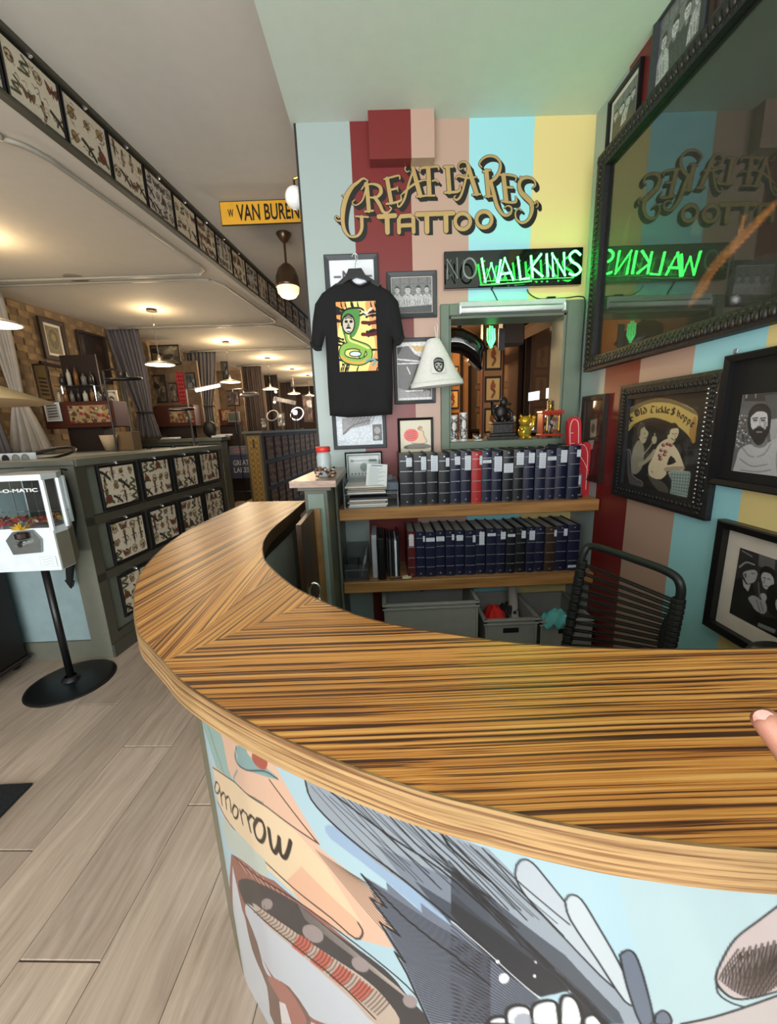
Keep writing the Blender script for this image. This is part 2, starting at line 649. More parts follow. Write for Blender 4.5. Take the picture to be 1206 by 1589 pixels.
# floor: slab and individual planks
fl = MB().box(-6.5, 1.35, -2.2, 16, -0.08, -0.012).build('floor', mat('underlay', hx(60, 54, 48), 0.9))
struct(fl)
PLANK = wood('plank_wood', [(0.22, hx(140, 122, 108)), (0.42, hx(166, 148, 132)), (0.62, hx(180, 162, 146)), (0.8, hx(190, 174, 158))],
             across=46, along=2.2, ang=R(90), rough=0.5, coat=0.05, rand=True, dist=7.0, tint=0.10)
pm = MB().bbox(-0.119, 0.119, 0.001, 1.218, -0.012, 0, 0.0016).build('plank', PLANK)
pmesh = pm.data
bpy.data.objects.remove(pm)
ta = -math.atan(0.05)
for i in range(-14, 9):
    off = ((i * 0.37) % 1.0) * 1.22
    for j in range(-2, 10):
        lx = -0.966 + i * 0.24
        ly = j * 1.22 + off - 0.40
        x, y = lx + 0.05 * (ly - 1.0), ly
        if x < -4.6 or x > 1.05 or y < -1.2 or y > 9.5: continue
        if x > -0.2 and y > 0.2 and y < 2.4 and x > 1.0: continue
        if y + 1.22 > 2.4 and x > -1.1 and y > 2.4: continue
        o = add_mesh('plank', pmesh, fl, (x, y, 0))
        o.rotation_euler = (0, 0, ta)

struct(MB().box(-0.40, 1.35, -2.2, YB + 0.2, ZC, HC + 0.3).build('ceiling', CEIL))
struct(MB().box(-2.6, -0.40, -2.2, 16, HC, HC + 0.1).build('ceiling_hall', CEILG))
mb = MB()
x0, y0 = -1.85 - 0.22, -2.2
mb.prism([(-1.852 + AS * -2.2, -2.2, LC), (-1.852 + AS * 16, 16, LC), (-6.5, 16, LC), (-6.5, -2.2, LC)], (0, 0, 0.1))
struct(mb.build('ceiling_stations', CEILW))
# back wall: built round the display window
WX0, WX1, WZ0, WZ1 = 0.42, 1.10, 1.34, 2.05
mb = MB()
mb.box(-0.372, WX0, YB, YB + 0.16, 0, ZC).box(WX1, 1.35, YB, YB + 0.16, 0, ZC)
mb.box(WX0, WX1, YB, YB + 0.16, 0, WZ0).box(WX0, WX1, YB, YB + 0.16, WZ1, ZC)
struct(mb.build('wall_back', back_m))
# boxed duct under the ceiling (same painted stripes)
struct(MB().box(0.004, 0.338, 2.33, YB, 2.79, ZC).build('trim_1', back_m))
struct(MB().box(XR, 1.36, -2.2, YB, 0, ZC).build('wall_right', right_m))
struct(MB().box(-0.372, -0.36, YB + 0.16, 7.5, 0, HC).build('wall_hall', mat('hall_wall_paint', hx(120, 104, 90), 0.7)))
BRK = mat('brick_mortar', hx(120, 100, 78), 0.9)
# party wall of the stations, brick
mb = MB().prism([(-4.40 + AS * 1.0, 1.0, 0), (-4.40 + AS * 16, 16, 0), (-4.6 + AS * 16, 16, 0), (-4.6 + AS * 1.0, 1.0, 0)], (0, 0, LC))
wl = struct(mb.build('wall_left', BRK))
mb = MB()
rb = random.Random(3)
for r_ in range(20):
    z = 1.44 + r_ * 0.075
    for c_ in range(26):
        y = 3.2 + c_ * 0.215 + (0.107 if r_ % 2 else 0)
        x = -4.40 + AS * y
        d = 0.008 + rb.random() * 0.007
        mb.box(x - 0.01, x + d, y, y + 0.205, z, z + 0.065, mi=rb.choice((0, 0, 1, 2)))
tag(mb.build('brick_courses', [mat('brick_buff', hx(140, 116, 84), 0.9, var=.25), mat('brick_tan', hx(132, 108, 78), 0.9, var=.25), mat('brick_ochre', hx(148, 122, 88), 0.9, var=.25)], wl), kind='stuff')
struct(MB().box(-6.5, 1.0, 14.5, 14.6, 0, HC).build('wall_far', mat('far_wall_paint', hx(76, 56, 46), 0.8)))
struct(MB().box(-6.5, 1.36, -2.3, -2.2, 0, 0.5).box(-6.5, 1.36, -2.3, -2.2, 2.9, HC + .1).box(-6.5, -3.4, -2.3, -2.2, .5, 2.9)
       .build('wall_front', mat('front_wall_paint', hx(150, 150, 140), 0.7)))
# dark edge strip on the corner of the hall side of the back wall
struct(MB().box(-0.384, -0.372, YB + 0.001, YB + 0.16, 0, ZC).build('trim_2', mat('dark_corner_bead', hx(40, 34, 30), 0.6)))
# baseboards
struct(MB().box(XR - 0.012, XR, 0.7, YB, 0, 0.12).build('baseboard_right', GREEN))


# bulkhead that carries the row of framed sheets (soffit), trim rails top and bottom
def sf(y, d=0.0): return -1.85 + AS * y + d


mb = MB()
mb.prism([(sf(-2.2), -2.2, LC + .004), (sf(14), 14, LC + .004), (sf(14) - .2, 14, LC + .004), (sf(-2.2) - .2, -2.2, LC + .004)], (0, 0, HC - LC - .004))
struct(mb.build('trim_3', mat('bulkhead_brown', hx(58, 44, 36), 0.6)))
mb = MB()
for z0, z1, d in ((LC - 0.001, LC + 0.020, 0.03), (HC - 0.022, HC, 0.03)):
    mb.prism([(sf(-2.2), -2.2, z0), (sf(14), 14, z0), (sf(14) + d, 14, z0), (sf(-2.2) + d, -2.2, z0)], (0, 0, z1 - z0))
for z0, z1, d in ((LC - 0.006, LC + 0.006, 0.042),):
    mb.prism([(sf(-2.2), -2.2, z0), (sf(14), 14, z0), (sf(14) + d, 14, z0), (sf(-2.2) + d, -2.2, z0)], (0, 0, z1 - z0))
struct(mb.build('trim_4', GREEN_D))

# curved curtain tracks below the station ceiling, one loop per bay
TRK = mat('track_white', hx(150, 146, 136), 0.4)


def bay(y0, y1, x1=None):
    xa = (-1.85 + AS * (y0 + y1) / 2) if x1 is None else x1
    pts = []
    xl = -4.2 + AS * y0
    a0, a1 = sf(y0) - 0.12, sf(y1) - 0.12
    pts += [(xl, y0, 0), (a0 - 0.30, y0, 0), (a0 - 0.09, y0 + 0.04, 0), (a0 + 0.0, y0 + 0.16, 0), (a0 + 0.03, y0 + 0.38, 0)]
    pts += [(a1 - 0.03, y1 - 0.38, 0), (a1 - 0.01, y1 - 0.16, 0), (a1 - 0.09, y1 - 0.06, 0), (a1 - 0.30, y1 - 0.02, 0), (xl + .18, y1 - 0.02, 0)]
    c = catmull(pts, 5)
    zz = LC - 0.022
    t = thing('curtain_track', '', 'curtain track', (a0, y0, zz), group='curtain tracks under the station ceiling')
    MB().tube([(p.x, p.y, zz) for p in c], 0.013, 6).build('rail', TRK, t, world=True, smooth=True)
    mb = MB()
    for p in c[::9]:
        mb.tube([(p.x, p.y, zz), (p.x, p.y, LC)], 0.005, 5)
    tag(mb.build('hanger', CHROME, t, world=True), kind='stuff')
    return t


for (a, b), lb in zip(((2.30, 4.14), (4.24, 5.95), (6.02, 7.7), (7.8, 9.5)),
                      ('pale curved curtain track nearest the viewer, below the row of framed sheets',
                       'curved curtain track of the second bay, round the first hanging disc lamp',
                       'curved curtain track of the third bay, farther along the low ceiling',
                       'small far curtain track by the back of the low ceiling')):
    bay(a, b)['label'] = lb
# round white speaker grille / smoke disc in the low ceiling
c = atz(118, 431, LC)
t = thing('ceiling_disc', 'flat round white disc set in the low ceiling above the stations', 'ceiling speaker', (c.x, c.y, LC))
MB().lathe([(0.0001, -0.012), (0.085, -0.012), (0.10, -0.004), (0.10, 0)], n=20).build('grille', mat('grille_grey', hx(120, 112, 102), 0.6), t)
# ================================================================== RECEPTION COUNTER
ZT = 1.07
TH = 0.047
outer_l = [(-0.749, 2.121), (-0.79, 1.597), (-0.775, 1.37), (-0.745, 1.215), (-0.702, 1.071), (-0.651, 0.955), (-0.61, 0.881), (-0.542, 0.774), (-0.493, 0.705), (-0.443, 0.655)]
outer_m = [(-0.443, 0.655), (-0.388, 0.602)]
outer_r = [(-0.388, 0.602), (-0.336, 0.552), (-0.26, 0.495), (-0.17, 0.437), (-0.074, 0.385), (0.021, 0.341), (0.095, 0.316), (0.149, 0.299), (0.226, 0.28), (0.337, 0.263), (0.5, 0.252), (0.8, 0.246), (1.185, 0.246)]
inner_l = [(-0.428, 2.086), (-0.434, 1.794), (-0.446, 1.51), (-0.433, 1.345), (-0.415, 1.26)]
inner_m = [(-0.415, 1.26), (-0.4, 1.208), (-0.364, 1.11), (-0.305, 1.009), (-0.229, 0.898), (-0.158, 0.822)]
inner_r = [(-0.158, 0.822), (-0.114, 0.78), (-0.056, 0.731), (0.022, 0.685), (0.115, 0.646), (0.222, 0.608), (0.324, 0.586), (0.426, 0.572), (0.635, 0.557), (1.185, 0.55)]
full_o = outer_l + outer_m[1:] + outer_r[1:]
full_i = inner_l + inner_m[1:] + inner_r[1:]


def cat2(pts, k=5): return [(p.x, p.y) for p in catmull([(a, b, 0) for a, b in pts], k)]


CO, CI = cat2(full_o), cat2(full_i)


def cut(full, smooth, a, b):
    i, j = full.index(a) * 5, full.index(b) * 5
    return smooth[i:j + 1]


ZEB = [(0.38, hx(64, 32, 14)), (0.445, hx(96, 54, 24)), (0.475, hx(176, 108, 46)), (0.55, hx(204, 140, 66)), (0.66, hx(224, 170, 96))]
counter = thing('reception_counter', 'curved reception counter with zebra-striped veneer top and painted mural front', 'counter', (0, 0, 0))
for oo, ii, ang in ((outer_l, inner_l, R(79)), (outer_m, inner_m[:4], R(91)), (outer_m[-1:], inner_m[3:], R(73)), (outer_r, inner_r, R(-1.0))):
    po = cut(full_o, CO, oo[0], oo[-1]); pi = cut(full_i, CI, ii[0], ii[-1])
    poly = po + pi[::-1]
    m = wood('zebra_veneer_%d' % int(math.degrees(ang)), ZEB, across=195, along=.6, ang=ang, rough=0.4, coat=0.25, dist=0.9, tint=0.15, det=3)
    bmm = MB().prism([(x, y, ZT - TH + 0.004) for x, y in poly], (0, 0, TH - 0.004))
    tp = bmm.build('veneer_top', m, counter)


def ribbon(pts, z0, z1, nrm_off, name, m, parent, thick=0.004, cap=True, kind=None):
    """upright strip following pts, pushed sideways by nrm_off"""
    n = len(pts)
    a, b = [], []
    for i, (x, y) in enumerate(pts):
        xa, ya = pts[max(i - 1, 0)]; xb, yb = pts[min(i + 1, n - 1)]
        d = Vector((xb - xa, yb - ya)); d.normalize()
        nx, ny = d.y, -d.x
        a.append((x + nx * nrm_off, y + ny * nrm_off)); b.append((x + nx * (nrm_off + thick), y + ny * (nrm_off + thick)))
    mb = MB()
    vs = [(x, y, z) for (x, y) in a for z in (z0, z1)] + [(x, y, z) for (x, y) in b for z in (z0, z1)]
    o = 2 * n
    fs = []
    for i in range(n - 1):
        j = i + 1
        fs += [(2 * i, 2 * j, 2 * j + 1, 2 * i + 1), (o + 2 * i, o + 2 * i + 1, o + 2 * j + 1, o + 2 * j),
               (2 * i + 1, 2 * j + 1, o + 2 * j + 1, o + 2 * i + 1), (2 * i, o + 2 * i, o + 2 * j, 2 * j)]
    fs += [(0, 1, o + 1, o), (2 * n - 2, o + 2 * n - 2, o + 2 * n - 1, 2 * n - 1)]
    mb.add(vs, fs)
    return mb.build(name, m, parent)


# along the outer edge the normal (d.y,-d.x) points left-hand side of travel; travel is away->near->right, outside is +? measured: negative side is outside
EDGE_M = wood('edge_veneer', [(0.36, hx(84, 54, 30)), (0.45, hx(118, 86, 52)), (0.52, hx(146, 116, 76)), (0.7, hx(164, 134, 92))], across=170, along=3, ang=0, rough=0.4, coat=0.2, dist=0.35, axis='edge')
ribbon(CO, ZT - TH, ZT + 0.0005, 0.0, 'edge_band', EDGE_M, counter, 0.003)
ribbon(CI, ZT - TH, ZT + 0.0005, 0.0, 'edge_band', mat('dark_edge_veneer', hx(74, 48, 28), 0.4), counter, -0.003)
# apron under the inner edge
ribbon(CI, ZT - 0.115, ZT - TH - 0.001, 0.030, 'apron', mat('apron_dark_wood', hx(44, 30, 20), 0.4), counter, 0.01)
# green panelled inside face
ribbon(CI, 0.0, ZT - 0.116, 0.045, 'inner_panel', mat('inner_panel_sage', hx(172, 178, 166), .5), counter, 0.02)
for i in (2, 13, 22, 33, 48, 60):
    x, y = CI[min(i, len(CI) - 1)]
    MB().bbox(x - 0.048, x - 0.028, y - 0.03, y + 0.03, 0.0, ZT - 0.118).build('stile', GREEN_D, counter) if i < 20 else None
c = CI[14]
MB().tube([(-.402, 1.36, .88), (-.392, 1.36, .87), (-.390, 1.36, .80), (-.402, 1.36, .79)], .008, 8).bbox(-.406, -.400, 1.34, 1.38, .77, .90, .002).build('latch', BLACK, counter)
# base end panel (far end of the counter)
MB().box(-0.70, -0.49, 2.03, 2.06, 0, ZT - TH).build('end_panel', GREEN, counter)


# --- mural wrapped round the base
INS = 0.085
mp_pts = []
for i, (x, y) in enumerate(CO):
    xa, ya = CO[max(i - 1, 0)]; xb, yb = CO[min(i + 1, len(CO) - 1)]
    d = Vector((xb - xa, yb - ya)).normalized()
    k = INS if y > 0.33 else INS - (0.33 - y) * 0.45
    mp_pts.append((x - d.y * k, y + d.x * k))
ss_ = [0.0]
for a, b in zip(mp_pts, mp_pts[1:]): ss_.append(ss_[-1] + math.dist(a, b))
SS = np.array(ss_); PX = np.array([p[0] for p in mp_pts]); PY = np.array([p[1] for p in mp_pts])
ZM = ZT - TH


def mural_T(px, py):
    d = ray(px, py)
    best = None
    for i in range(len(mp_pts) - 1):
        (xa, ya), (xb, yb) = mp_pts[i], mp_pts[i + 1]
        ex, ey = xb - xa, yb - ya
        den = d.x * ey - d.y * ex
        if abs(den) < 1e-9: continue
        t = (xa * ey - ya * ex) / den
        u = (xa * d.y - ya * d.x) / den
        if t > 0 and -0.001 <= u <= 1.001 and (best is None or t < best[0]):
            best = (t, SS[i] + u * (SS[i + 1] - SS[i]))
    if best is None:      # beyond the silhouette: take the tangent point
        best = min(((math.hypot(x, y) / math.hypot(d.x, d.y), SS[i]) for i, (x, y) in enumerate(mp_pts)), key=lambda q: abs(math.atan2(PX[list(SS).index(q[1])], PY[list(SS).index(q[1])]) - math.atan2(d.x, d.y)))
    return best[1], H + d.z * best[0]


S0, S1 = float(SS[5 * 6]), float(SS[-1])
SV = mural_T(1206, 1500)[0] + 0.08
cv = Cv(760, 560, (S0, ZM, SV, 0.0), (0.70, 0.84, 0.89), mural_T, 0.00065)


def A7(*p): return [(300 + x * .3814, 1100 + y * .3814) for x, y in p]
def A8(*p): return [(700 + x * .4196, 1050 + y * .4196) for x, y in p]


INK, GR1, GR2, GR3 = (.08, .1, .13), (.60, .66, .71), (.43, .48, .55), (.2, .24, .3)
PEACH, CREAM = (.90, .76, .66), (.92, .84, .70)
# right side tone
cv.poly(A8((600, 700), (1206, 800), (1206, 1285), (760, 1285)), (.74, .83, .84), .5)
# leaves / beam / banner at upper left
cv.poly(A7((95, 90), (150, 90), (310, 190), (520, 555), (480, 560), (260, 380), (130, 250)), PEACH)
cv.poly(A7((40, 40), (110, 95), (160, 290), (280, 385), (180, 320), (120, 300), (60, 130)), (.60, .74, .72), smooth=4)
cv.line(A7((60, 70), (110, 220), (150, 300), (285, 385)), 3, (.2, .32, .3), smooth=4)
cv.poly(A7((175, 155), (215, 150), (225, 190), (300, 245), (345, 288), (250, 262), (190, 240), (170, 200)), (.53, .68, .68), smooth=4)
cv.line(A7((175, 155), (172, 210), (215, 250), (290, 255), (345, 288)), 4, (.15, .25, .28), smooth=4)
cv.poly(A7((240, 185), (275, 175), (302, 215), (290, 250), (250, 225)), (.68, .34, .28), smooth=4)
cv.line(A7((180, 250), (165, 290), (200, 330)), 6, (.5, .64, .62), smooth=3)
cv.line(A7((155, 110), (180, 200)), 5, (.9, .85, .75))
cv.poly(A7((80, 230), (170, 300), (300, 400), (520, 570), (670, 690), (860, 860), (1000, 1010), (680, 940), (560, 850), (380, 700), (230, 590), (130, 450), (100, 380)), PEACH)
cv.poly(A7((80, 240), (170, 300), (300, 400), (420, 500), (540, 640), (690, 880), (685, 920), (650, 935), (420, 760), (270, 620), (150, 480), (100, 370)), CREAM, smooth=0)
cv.poly(A7((440, 640), (690, 880), (680, 930), (640, 930), (430, 780), (380, 700)), (.91, .74, .62))
cv.line(A7((80, 240), (170, 300), (300, 400), (510, 550)), 4, INK)
cv.line(A7((100, 380), (150, 470), (270, 600), (420, 740), (560, 850), (660, 935), (690, 910), (670, 870)), 5, INK, smooth=3)
cv.line(A7((310, 290), (510, 550)), 5, (.35, .2, .15))
for k in range(14):
    cv.line(A7((500 + k * 12, 575 + k * 8), (820 - k * 3 + 14, 970 - k * 16)), 2.2, (.35, .27, .22))
cv.poly(A7((110, 440), (200, 520), (290, 610), (310, 690), (220, 640), (140, 560)), (.76, .82, .78))
# 'tomorrow' lettering
LT = (.12, .10, .08)
for pts, w in (([(92, 300), (88, 330), (100, 345), (108, 320), (98, 300), (92, 300)], 6),
               ([(110, 335), (118, 392)], 7), ([(113, 355), (122, 342), (130, 355), (136, 408)], 7), ([(132, 366), (142, 358), (150, 374), (155, 422)], 7),
               ([(168, 392), (160, 415), (168, 444), (180, 440), (182, 410), (168, 392)], 8),
               ([(190, 412), (202, 470)], 9), ([(193, 430), (202, 414), (212, 424)], 8),
               ([(218, 430), (234, 500)], 11), ([(222, 454), (234, 436), (248, 448)], 10),
               ([(262, 450), (248, 480), (258, 525), (280, 540), (292, 505), (282, 462), (262, 450)], 13),
               ([(308, 490), (318, 560), (332, 585), (346, 560), (350, 525)], 15), ([(350, 530), (356, 590), (374, 605), (388, 575), (396, 540)], 15)):
    cv.line(A7(*pts), w, LT, smooth=4)
# eel-like creature, lower left
cv.poly(A7((155, 590), (190, 610), (330, 700), (520, 850), (700, 1000), (880, 1180), (960, 1282), (300, 1282), (180, 1000), (150, 760)), (.60, .40, .36))
for k in range(26):
    t = k / 25
    x, y = 165 + 330 * t, 600 + 250 * t
    cv.line(A7((x, y), (x + 40, y + 60)), 4, (.85, .78, .7) if k % 2 else (.55, .2, .16))
cv.poly(A7((185, 700), (250, 700), (420, 790), (560, 900), (780, 1060), (880, 1180), (960, 1282), (760, 1282), (600, 1110), (380, 940), (240, 830), (200, 770)), (.22, .22, .24), smooth=3)
for k in range(44):
    t = k / 43
    x, y = 430 + 400 * t, 800 + 330 * t
    cv.line(A7((x, y), (x + 30 + 30 * t, y + 62)), 2.2, (.75, .72, .68))
for c, rx, ry in (((300, 795), 12, 11), ((487, 915), 24, 15), ((680, 1040), 20, 13), ((882, 1190), 16, 12)):
    q = A7(c)[0]; cv.ell(q[0], q[1], rx * .75, ry * .8, (.62, .58, .58), rot=.6)
cv.poly(A7((215, 790), (300, 860), (420, 960), (580, 1090), (740, 1240), (770, 1282), (540, 1282), (420, 1200), (300, 1050), (230, 900)), (.80, .84, .88), smooth=3)
cv.poly(A7((240, 790), (330, 850), (520, 980), (700, 1100), (800, 1200), (840, 1282), (740, 1282), (640, 1180), (440, 1000), (300, 880)), (.78, .72, .66), smooth=3)
for k in range(40):
    t = k / 39
    x, y = 255 + 500 * t, 800 + 400 * t
    f = A7((x - 8, y + 30 + 16 * t), (x + 20, y + 20), (x + 22 + 25 * t, y - 10))
    if 10 < k < 34 and k % 6 < 4: cv.poly(A7((x - 10, y + 44), (x + 4, y + 54), (x + 32 + 25 * t, y + 4), (x + 18 + 25 * t, y - 8)), (.80, .34, .28), .8)
    cv.line(f, 2.2, (.16, .1, .1), smooth=3)
cv.line(A7((215, 790), (300, 870), (440, 985), (580, 1100), (740, 1260)), 6, (.2, .12, .1), smooth=3)
cv.line(A7((165, 600), (260, 680), (420, 780), (600, 910), (780, 1050), (900, 1160), (980, 1282)), 5, (.15, .1, .1), smooth=3)
cv.poly(A7((160, 640), (200, 820), (250, 960), (330, 1110), (470, 1270), (500, 1282), (280, 1282), (210, 1120), (170, 900)), (.83, .87, .90))
cv.poly(A7((210, 830), (260, 950), (300, 1080), (390, 1130), (480, 1282), (330, 1282), (300, 1130), (240, 980)), (.48, .38, .34), smooth=3)
cv.poly(A7((300, 1090), (370, 1120), (440, 1220), (460, 1282), (400, 1282), (350, 1180)), (.68, .46, .42), smooth=3)
cv.poly(A7((350, 1190), (375, 1200), (400, 1282), (360, 1282)), (.9, .9, .9))
# wing and feathers (greys)
cv.poly(A7((535, 480), (580, 480), (680, 540), (820, 640), (1000, 800), (1100, 900), (1206, 1000), (1206, 1100), (900, 800), (680, 620), (560, 530)), (.60, .72, .84), smooth=2)
cv.poly(A7((455, 290), (560, 330), (800, 440), (1040, 520), (1206, 600), (1206, 980), (1000, 800), (760, 640), (560, 460), (480, 370)), GR1)
cv.poly(A8((0, 590), (140, 640), (250, 750), (430, 900), (620, 1050), (760, 1285), (620, 1285), (400, 1100), (200, 960), (0, 800)), GR1)
cv.poly(A7((740, 550), (1206, 760), (1206, 990), (1000, 830), (860, 700)), GR2, .75)
cv.poly(A7((900, 700), (1206, 900), (1206, 1010), (1050, 880)), GR3, .8)
for i, (c0, c1) in enumerate(((.72, .56), (.68, .5), (.74, .6), (.66, .48))):
    pass
for f, c in ((A8((240, 700), (262, 678), (300, 690), (360, 760), (520, 960), (640, 1120), (600, 1150), (430, 980), (290, 830), (240, 750)), (.74, .80, .84)),
             (A8((420, 830), (440, 808), (480, 825), (540, 920), (620, 1060), (680, 1200), (640, 1200), (540, 1050), (440, 900)), (.78, .84, .87)),
             (A8((622, 1030), (650, 1012), (680, 1030), (710, 1110), (745, 1250), (740, 1285), (700, 1285), (650, 1150)), (.42, .47, .54)),
             (A8((755, 1250), (780, 1235), (805, 1250), (812, 1285), (755, 1285)), (.42, .47, .54))):
    cv.poly(f, c, smooth=3); cv.line(f + [f[0]], 3.4, INK, smooth=3)
# dark sweep of the wing
cv.poly(A7((1206, 960), (1000, 800), (1100, 860), (1206, 900)) , GR3, .9)
cv.poly(A8((0, 800), (120, 900), (300, 1020), (480, 1160), (600, 1285), (460, 1285), (440, 1160), (330, 1185), (150, 1060), (0, 880)), (.13, .16, .20))
cv.poly(A8((0, 700), (200, 860), (420, 1030), (620, 1240), (640, 1285), (560, 1285), (400, 1120), (160, 940), (0, 830)), (.22, .26, .31), .8)
for k in range(30):
    a = k / 29
    x0_, y0_ = 480 + a * 720, 310 + a * 265
    cv.line(A7((x0_, y0_ + rb.random() * 20), (x0_ + 330, y0_ + 300 + rb.random() * 60)), rb.choice((1.2, 1.6, 2.8)), INK)
for k in range(34):
    a = k / 33
    x0_, y0_ = 20 + a * 560, 640 + a * 560
    cv.line(A8((x0_ - 130, y0_ - 60 + rb.random() * 50), (x0_ + 140, y0_ + 200 + rb.random() * 60)), rb.choice((1.2, 1.4, 2.6)), INK)
cv.line(A7((455, 290), (480, 370), (570, 470), (700, 580), (860, 700), (1206, 985)), 6, INK, smooth=3)
cv.line(A7((560, 340), (800, 520), (1000, 650), (1206, 830)), 5, INK, smooth=3)
cv.line(A7((800, 440), (960, 600), (1206, 770)), 4, INK, smooth=3)
cv.line(A7((1010, 510), (1060, 580), (1206, 700)), 6, INK, smooth=3)
# second, spiky feather with fine ruling
cv.poly(A7((685, 675), (790, 740), (785, 705), (930, 830), (925, 790), (1060, 890), (1206, 1010), (1206, 1282), (960, 1282), (870, 1080), (830, 1010), (850, 1030), (760, 880), (830, 920), (720, 780), (780, 810)), GR2)
cv.poly(A8((0, 900), (60, 960), (160, 1060), (330, 1190), (200, 1285), (0, 1285)), GR2)
for k in range(46):
    a = k / 45
    cv.line(A7((700 + a * 270, 690 + a * 590), (1206, 1020 + a * 320)), 2.6, (.13, .15, .2))
for k in range(24):
    a = k / 23
    cv.line(A8((0, 905 + a * 380), (320 - a * 120, 1185 + a * 110)), 2.4, (.13, .15, .2))
cv.line(A7((960, 1282), (870, 1080), (820, 990), (860, 1030), (760, 870), (840, 925), (720, 770), (785, 808), (685, 675), (860, 850), (1206, 1125)), 6, INK)
cv.line(A8((0, 905), (100, 990), (325, 1188)), 3, (.9, .94, .96))
for x_, y_, r_ in ((195, 1116, 8), (172, 1055, 3), (312, 1056, 2), (308, 1108, 2.5)):
    q = A8((x_, y_))[0]; cv.ell(q[0], q[1], r_, r_, (.93, .95, .97))
# knuckle / tooth shapes at the bottom
for f in (A8((130, 1285), (150, 1262), (190, 1258), (215, 1285)), A8((205, 1285), (205, 1235), (240, 1215), (285, 1225), (300, 1260), (300, 1300)),
          A8((298, 1285), (300, 1220), (345, 1198), (385, 1205), (395, 1240), (392, 1300)), A8((402, 1290), (405, 1195), (435, 1180), (470, 1210), (482, 1290)),
          A8((488, 1290), (492, 1260), (525, 1250), (552, 1275), (560, 1300))):
    cv.poly(f, (.88, .92, .94), smooth=3); cv.line(f + [f[0]], 7, INK, smooth=3)
cv.poly(A8((235, 1285), (245, 1250), (290, 1250), (298, 1300)), (.62, .66, .72), .8, smooth=2)
# hand shape at right
hand = A8((1206, 850), (1140, 900), (1050, 970), (1000, 1050), (978, 1110), (990, 1150), (1040, 1190), (1110, 1190), (1206, 1165), (1400, 1100), (1400, 800))
cv.poly(hand, (.78, .74, .74)); cv.line(hand[:9], 4, INK, smooth=4)
cv.line(A8((978, 1110), (985, 1170), (1030, 1205), (1080, 1222)), 3, INK, smooth=3)
for k in range(24):
    a = k / 23
    cv.line(A8((990 + a * 220, 1120 + math.sin(a * 3) * 60 + a * 10), (1010 + a * 200, 1080 - a * 30 + math.sin(a * 3) * 50), (1060 + a * 170, 1010 + (k % 3) * 14 - a * 40)), 3, (.16, .12, .12), smooth=3, taper=False)
palm = A8((850, 1285), (960, 1262), (1080, 1225), (1206, 1180), (1400, 1120), (1400, 1400), (820, 1400))
cv.poly(palm, (.76, .74, .74)); cv.line(palm[:4], 5, INK, smooth=3)
# plain green past the end of the mural
sg = mural_T(345, 1300)[0]
g = cv.T; cv.T = None
cv.poly([(S0 - .1, 2), (sg - 0.012, 2), (sg - 0.012, -1), (S0 - .1, -1)], (.45, .48, .38))
cv.T = g
arr = cv.final() * np.array([.52, .49, .48])


def wrap(U, V):
    s = S0 + U * (SV - S0)
    return np.stack([np.interp(s, SS, PX), np.interp(s, SS, PY), ZM * (1 - V)], 1)


me = print_mesh('mural_front', arr, wrap)
me.materials.append(VINYL)
o = add_mesh('mural_front', me, counter)
tag(o, 'painted mural front with the word tomorrow, grey feathers and an eel on pale blue')
# plain structure behind and beyond the mural
ribbon([(x, y) for x, y in mp_pts], 0, ZM, -0.004, 'front_core', mat('counter_core_blue', hx(176, 200, 206), 0.5), counter, -0.03)

# ================================================================== HALF WALL WITH LEDGE, SWING DOOR
t = thing('half_wall', 'sage green half wall with a small striped wooden ledge on top', 'half wall', (-0.32, 2.1, 0))
MB().bbox(-0.375, -0.265, 1.83, YB, 0, 1.165).build('post', GREEN, t, world=True)
MB().bbox(-0.36, -0.28, 1.822, 1.83, 0.1, 1.15, .003).build('panel', mat('pale_sage_paint', hx(124, 140, 130), .5), t, world=True)
MB().prism([(-0.435, 1.80, 1.185), (-0.215, 1.775, 1.185), (-0.215, YB, 1.185), (-0.372, YB, 1.185)], (0, 0, 0.03)).build(
    'ledge', wood('ledge_veneer', [(0.3, hx(96, 70, 52)), (0.5, hx(150, 118, 96)), (0.7, hx(182, 150, 126))], across=50, along=2, ang=0, rough=.3), t, world=True)
MB().prism([(-0.405, 1.83, 1.165), (-0.245, 1.81, 1.165), (-0.245, YB, 1.165), (-0.372, YB, 1.165)], (0, 0, 0.018)).build('ledge_base', GREEN, t, world=True)
dk = wood('door_dark_wood', [(0.3, hx(34, 20, 12)), (0.55, hx(62, 38, 22)), (0.75, hx(84, 54, 32))], across=30, along=1, axis='z', rough=.4)
t = thing('swing_door', 'dark brown low swing door folded back between counter and half wall', 'door', (-0.37, 1.6, 0))
MB().prism([(-0.352, 1.50, 0.08), (-0.332, 1.50, 0.08), (-0.328, 1.79, 0.08), (-0.348, 1.79, 0.08)], (0, 0, 1.0)).build('door_leaf', dk, t, world=True)
MB().prism([(-0.348, 1.79, 0.08), (-0.30, 1.79, 0.08), (-0.30, 1.81, 0.08), (-0.348, 1.81, 0.08)], (0, 0, 1.0)).build('door_edge', wood('door_edge_wood', [(0.3, hx(110, 78, 44)), (0.7, hx(160, 120, 74))], across=40, along=2, axis='z'), t, world=True)
c = aty(494, 918, 1.15)
t = thing('key_ring', 'chrome key ring clip on the inner edge of the counter', 'key ring', (c.x - .01, c.y, c.z))
MB().tube([(0.018 * math.cos(a / 12 * 6.283), 0, 0.03 * math.sin(a / 12 * 6.283)) for a in range(12)], 0.004, 6, closed=True).build('ring', CHROME, t, smooth=True)
MB().tube([(0.012, 0.0, -0.02), (0.02, 0, -0.06), (0.014, 0, -0.10)], 0.004, 6).tube([(-0.01, 0.01, -0.02), (0.0, 0.012, -0.07)], 0.004, 6).build('hook', CHROME, t, smooth=True)
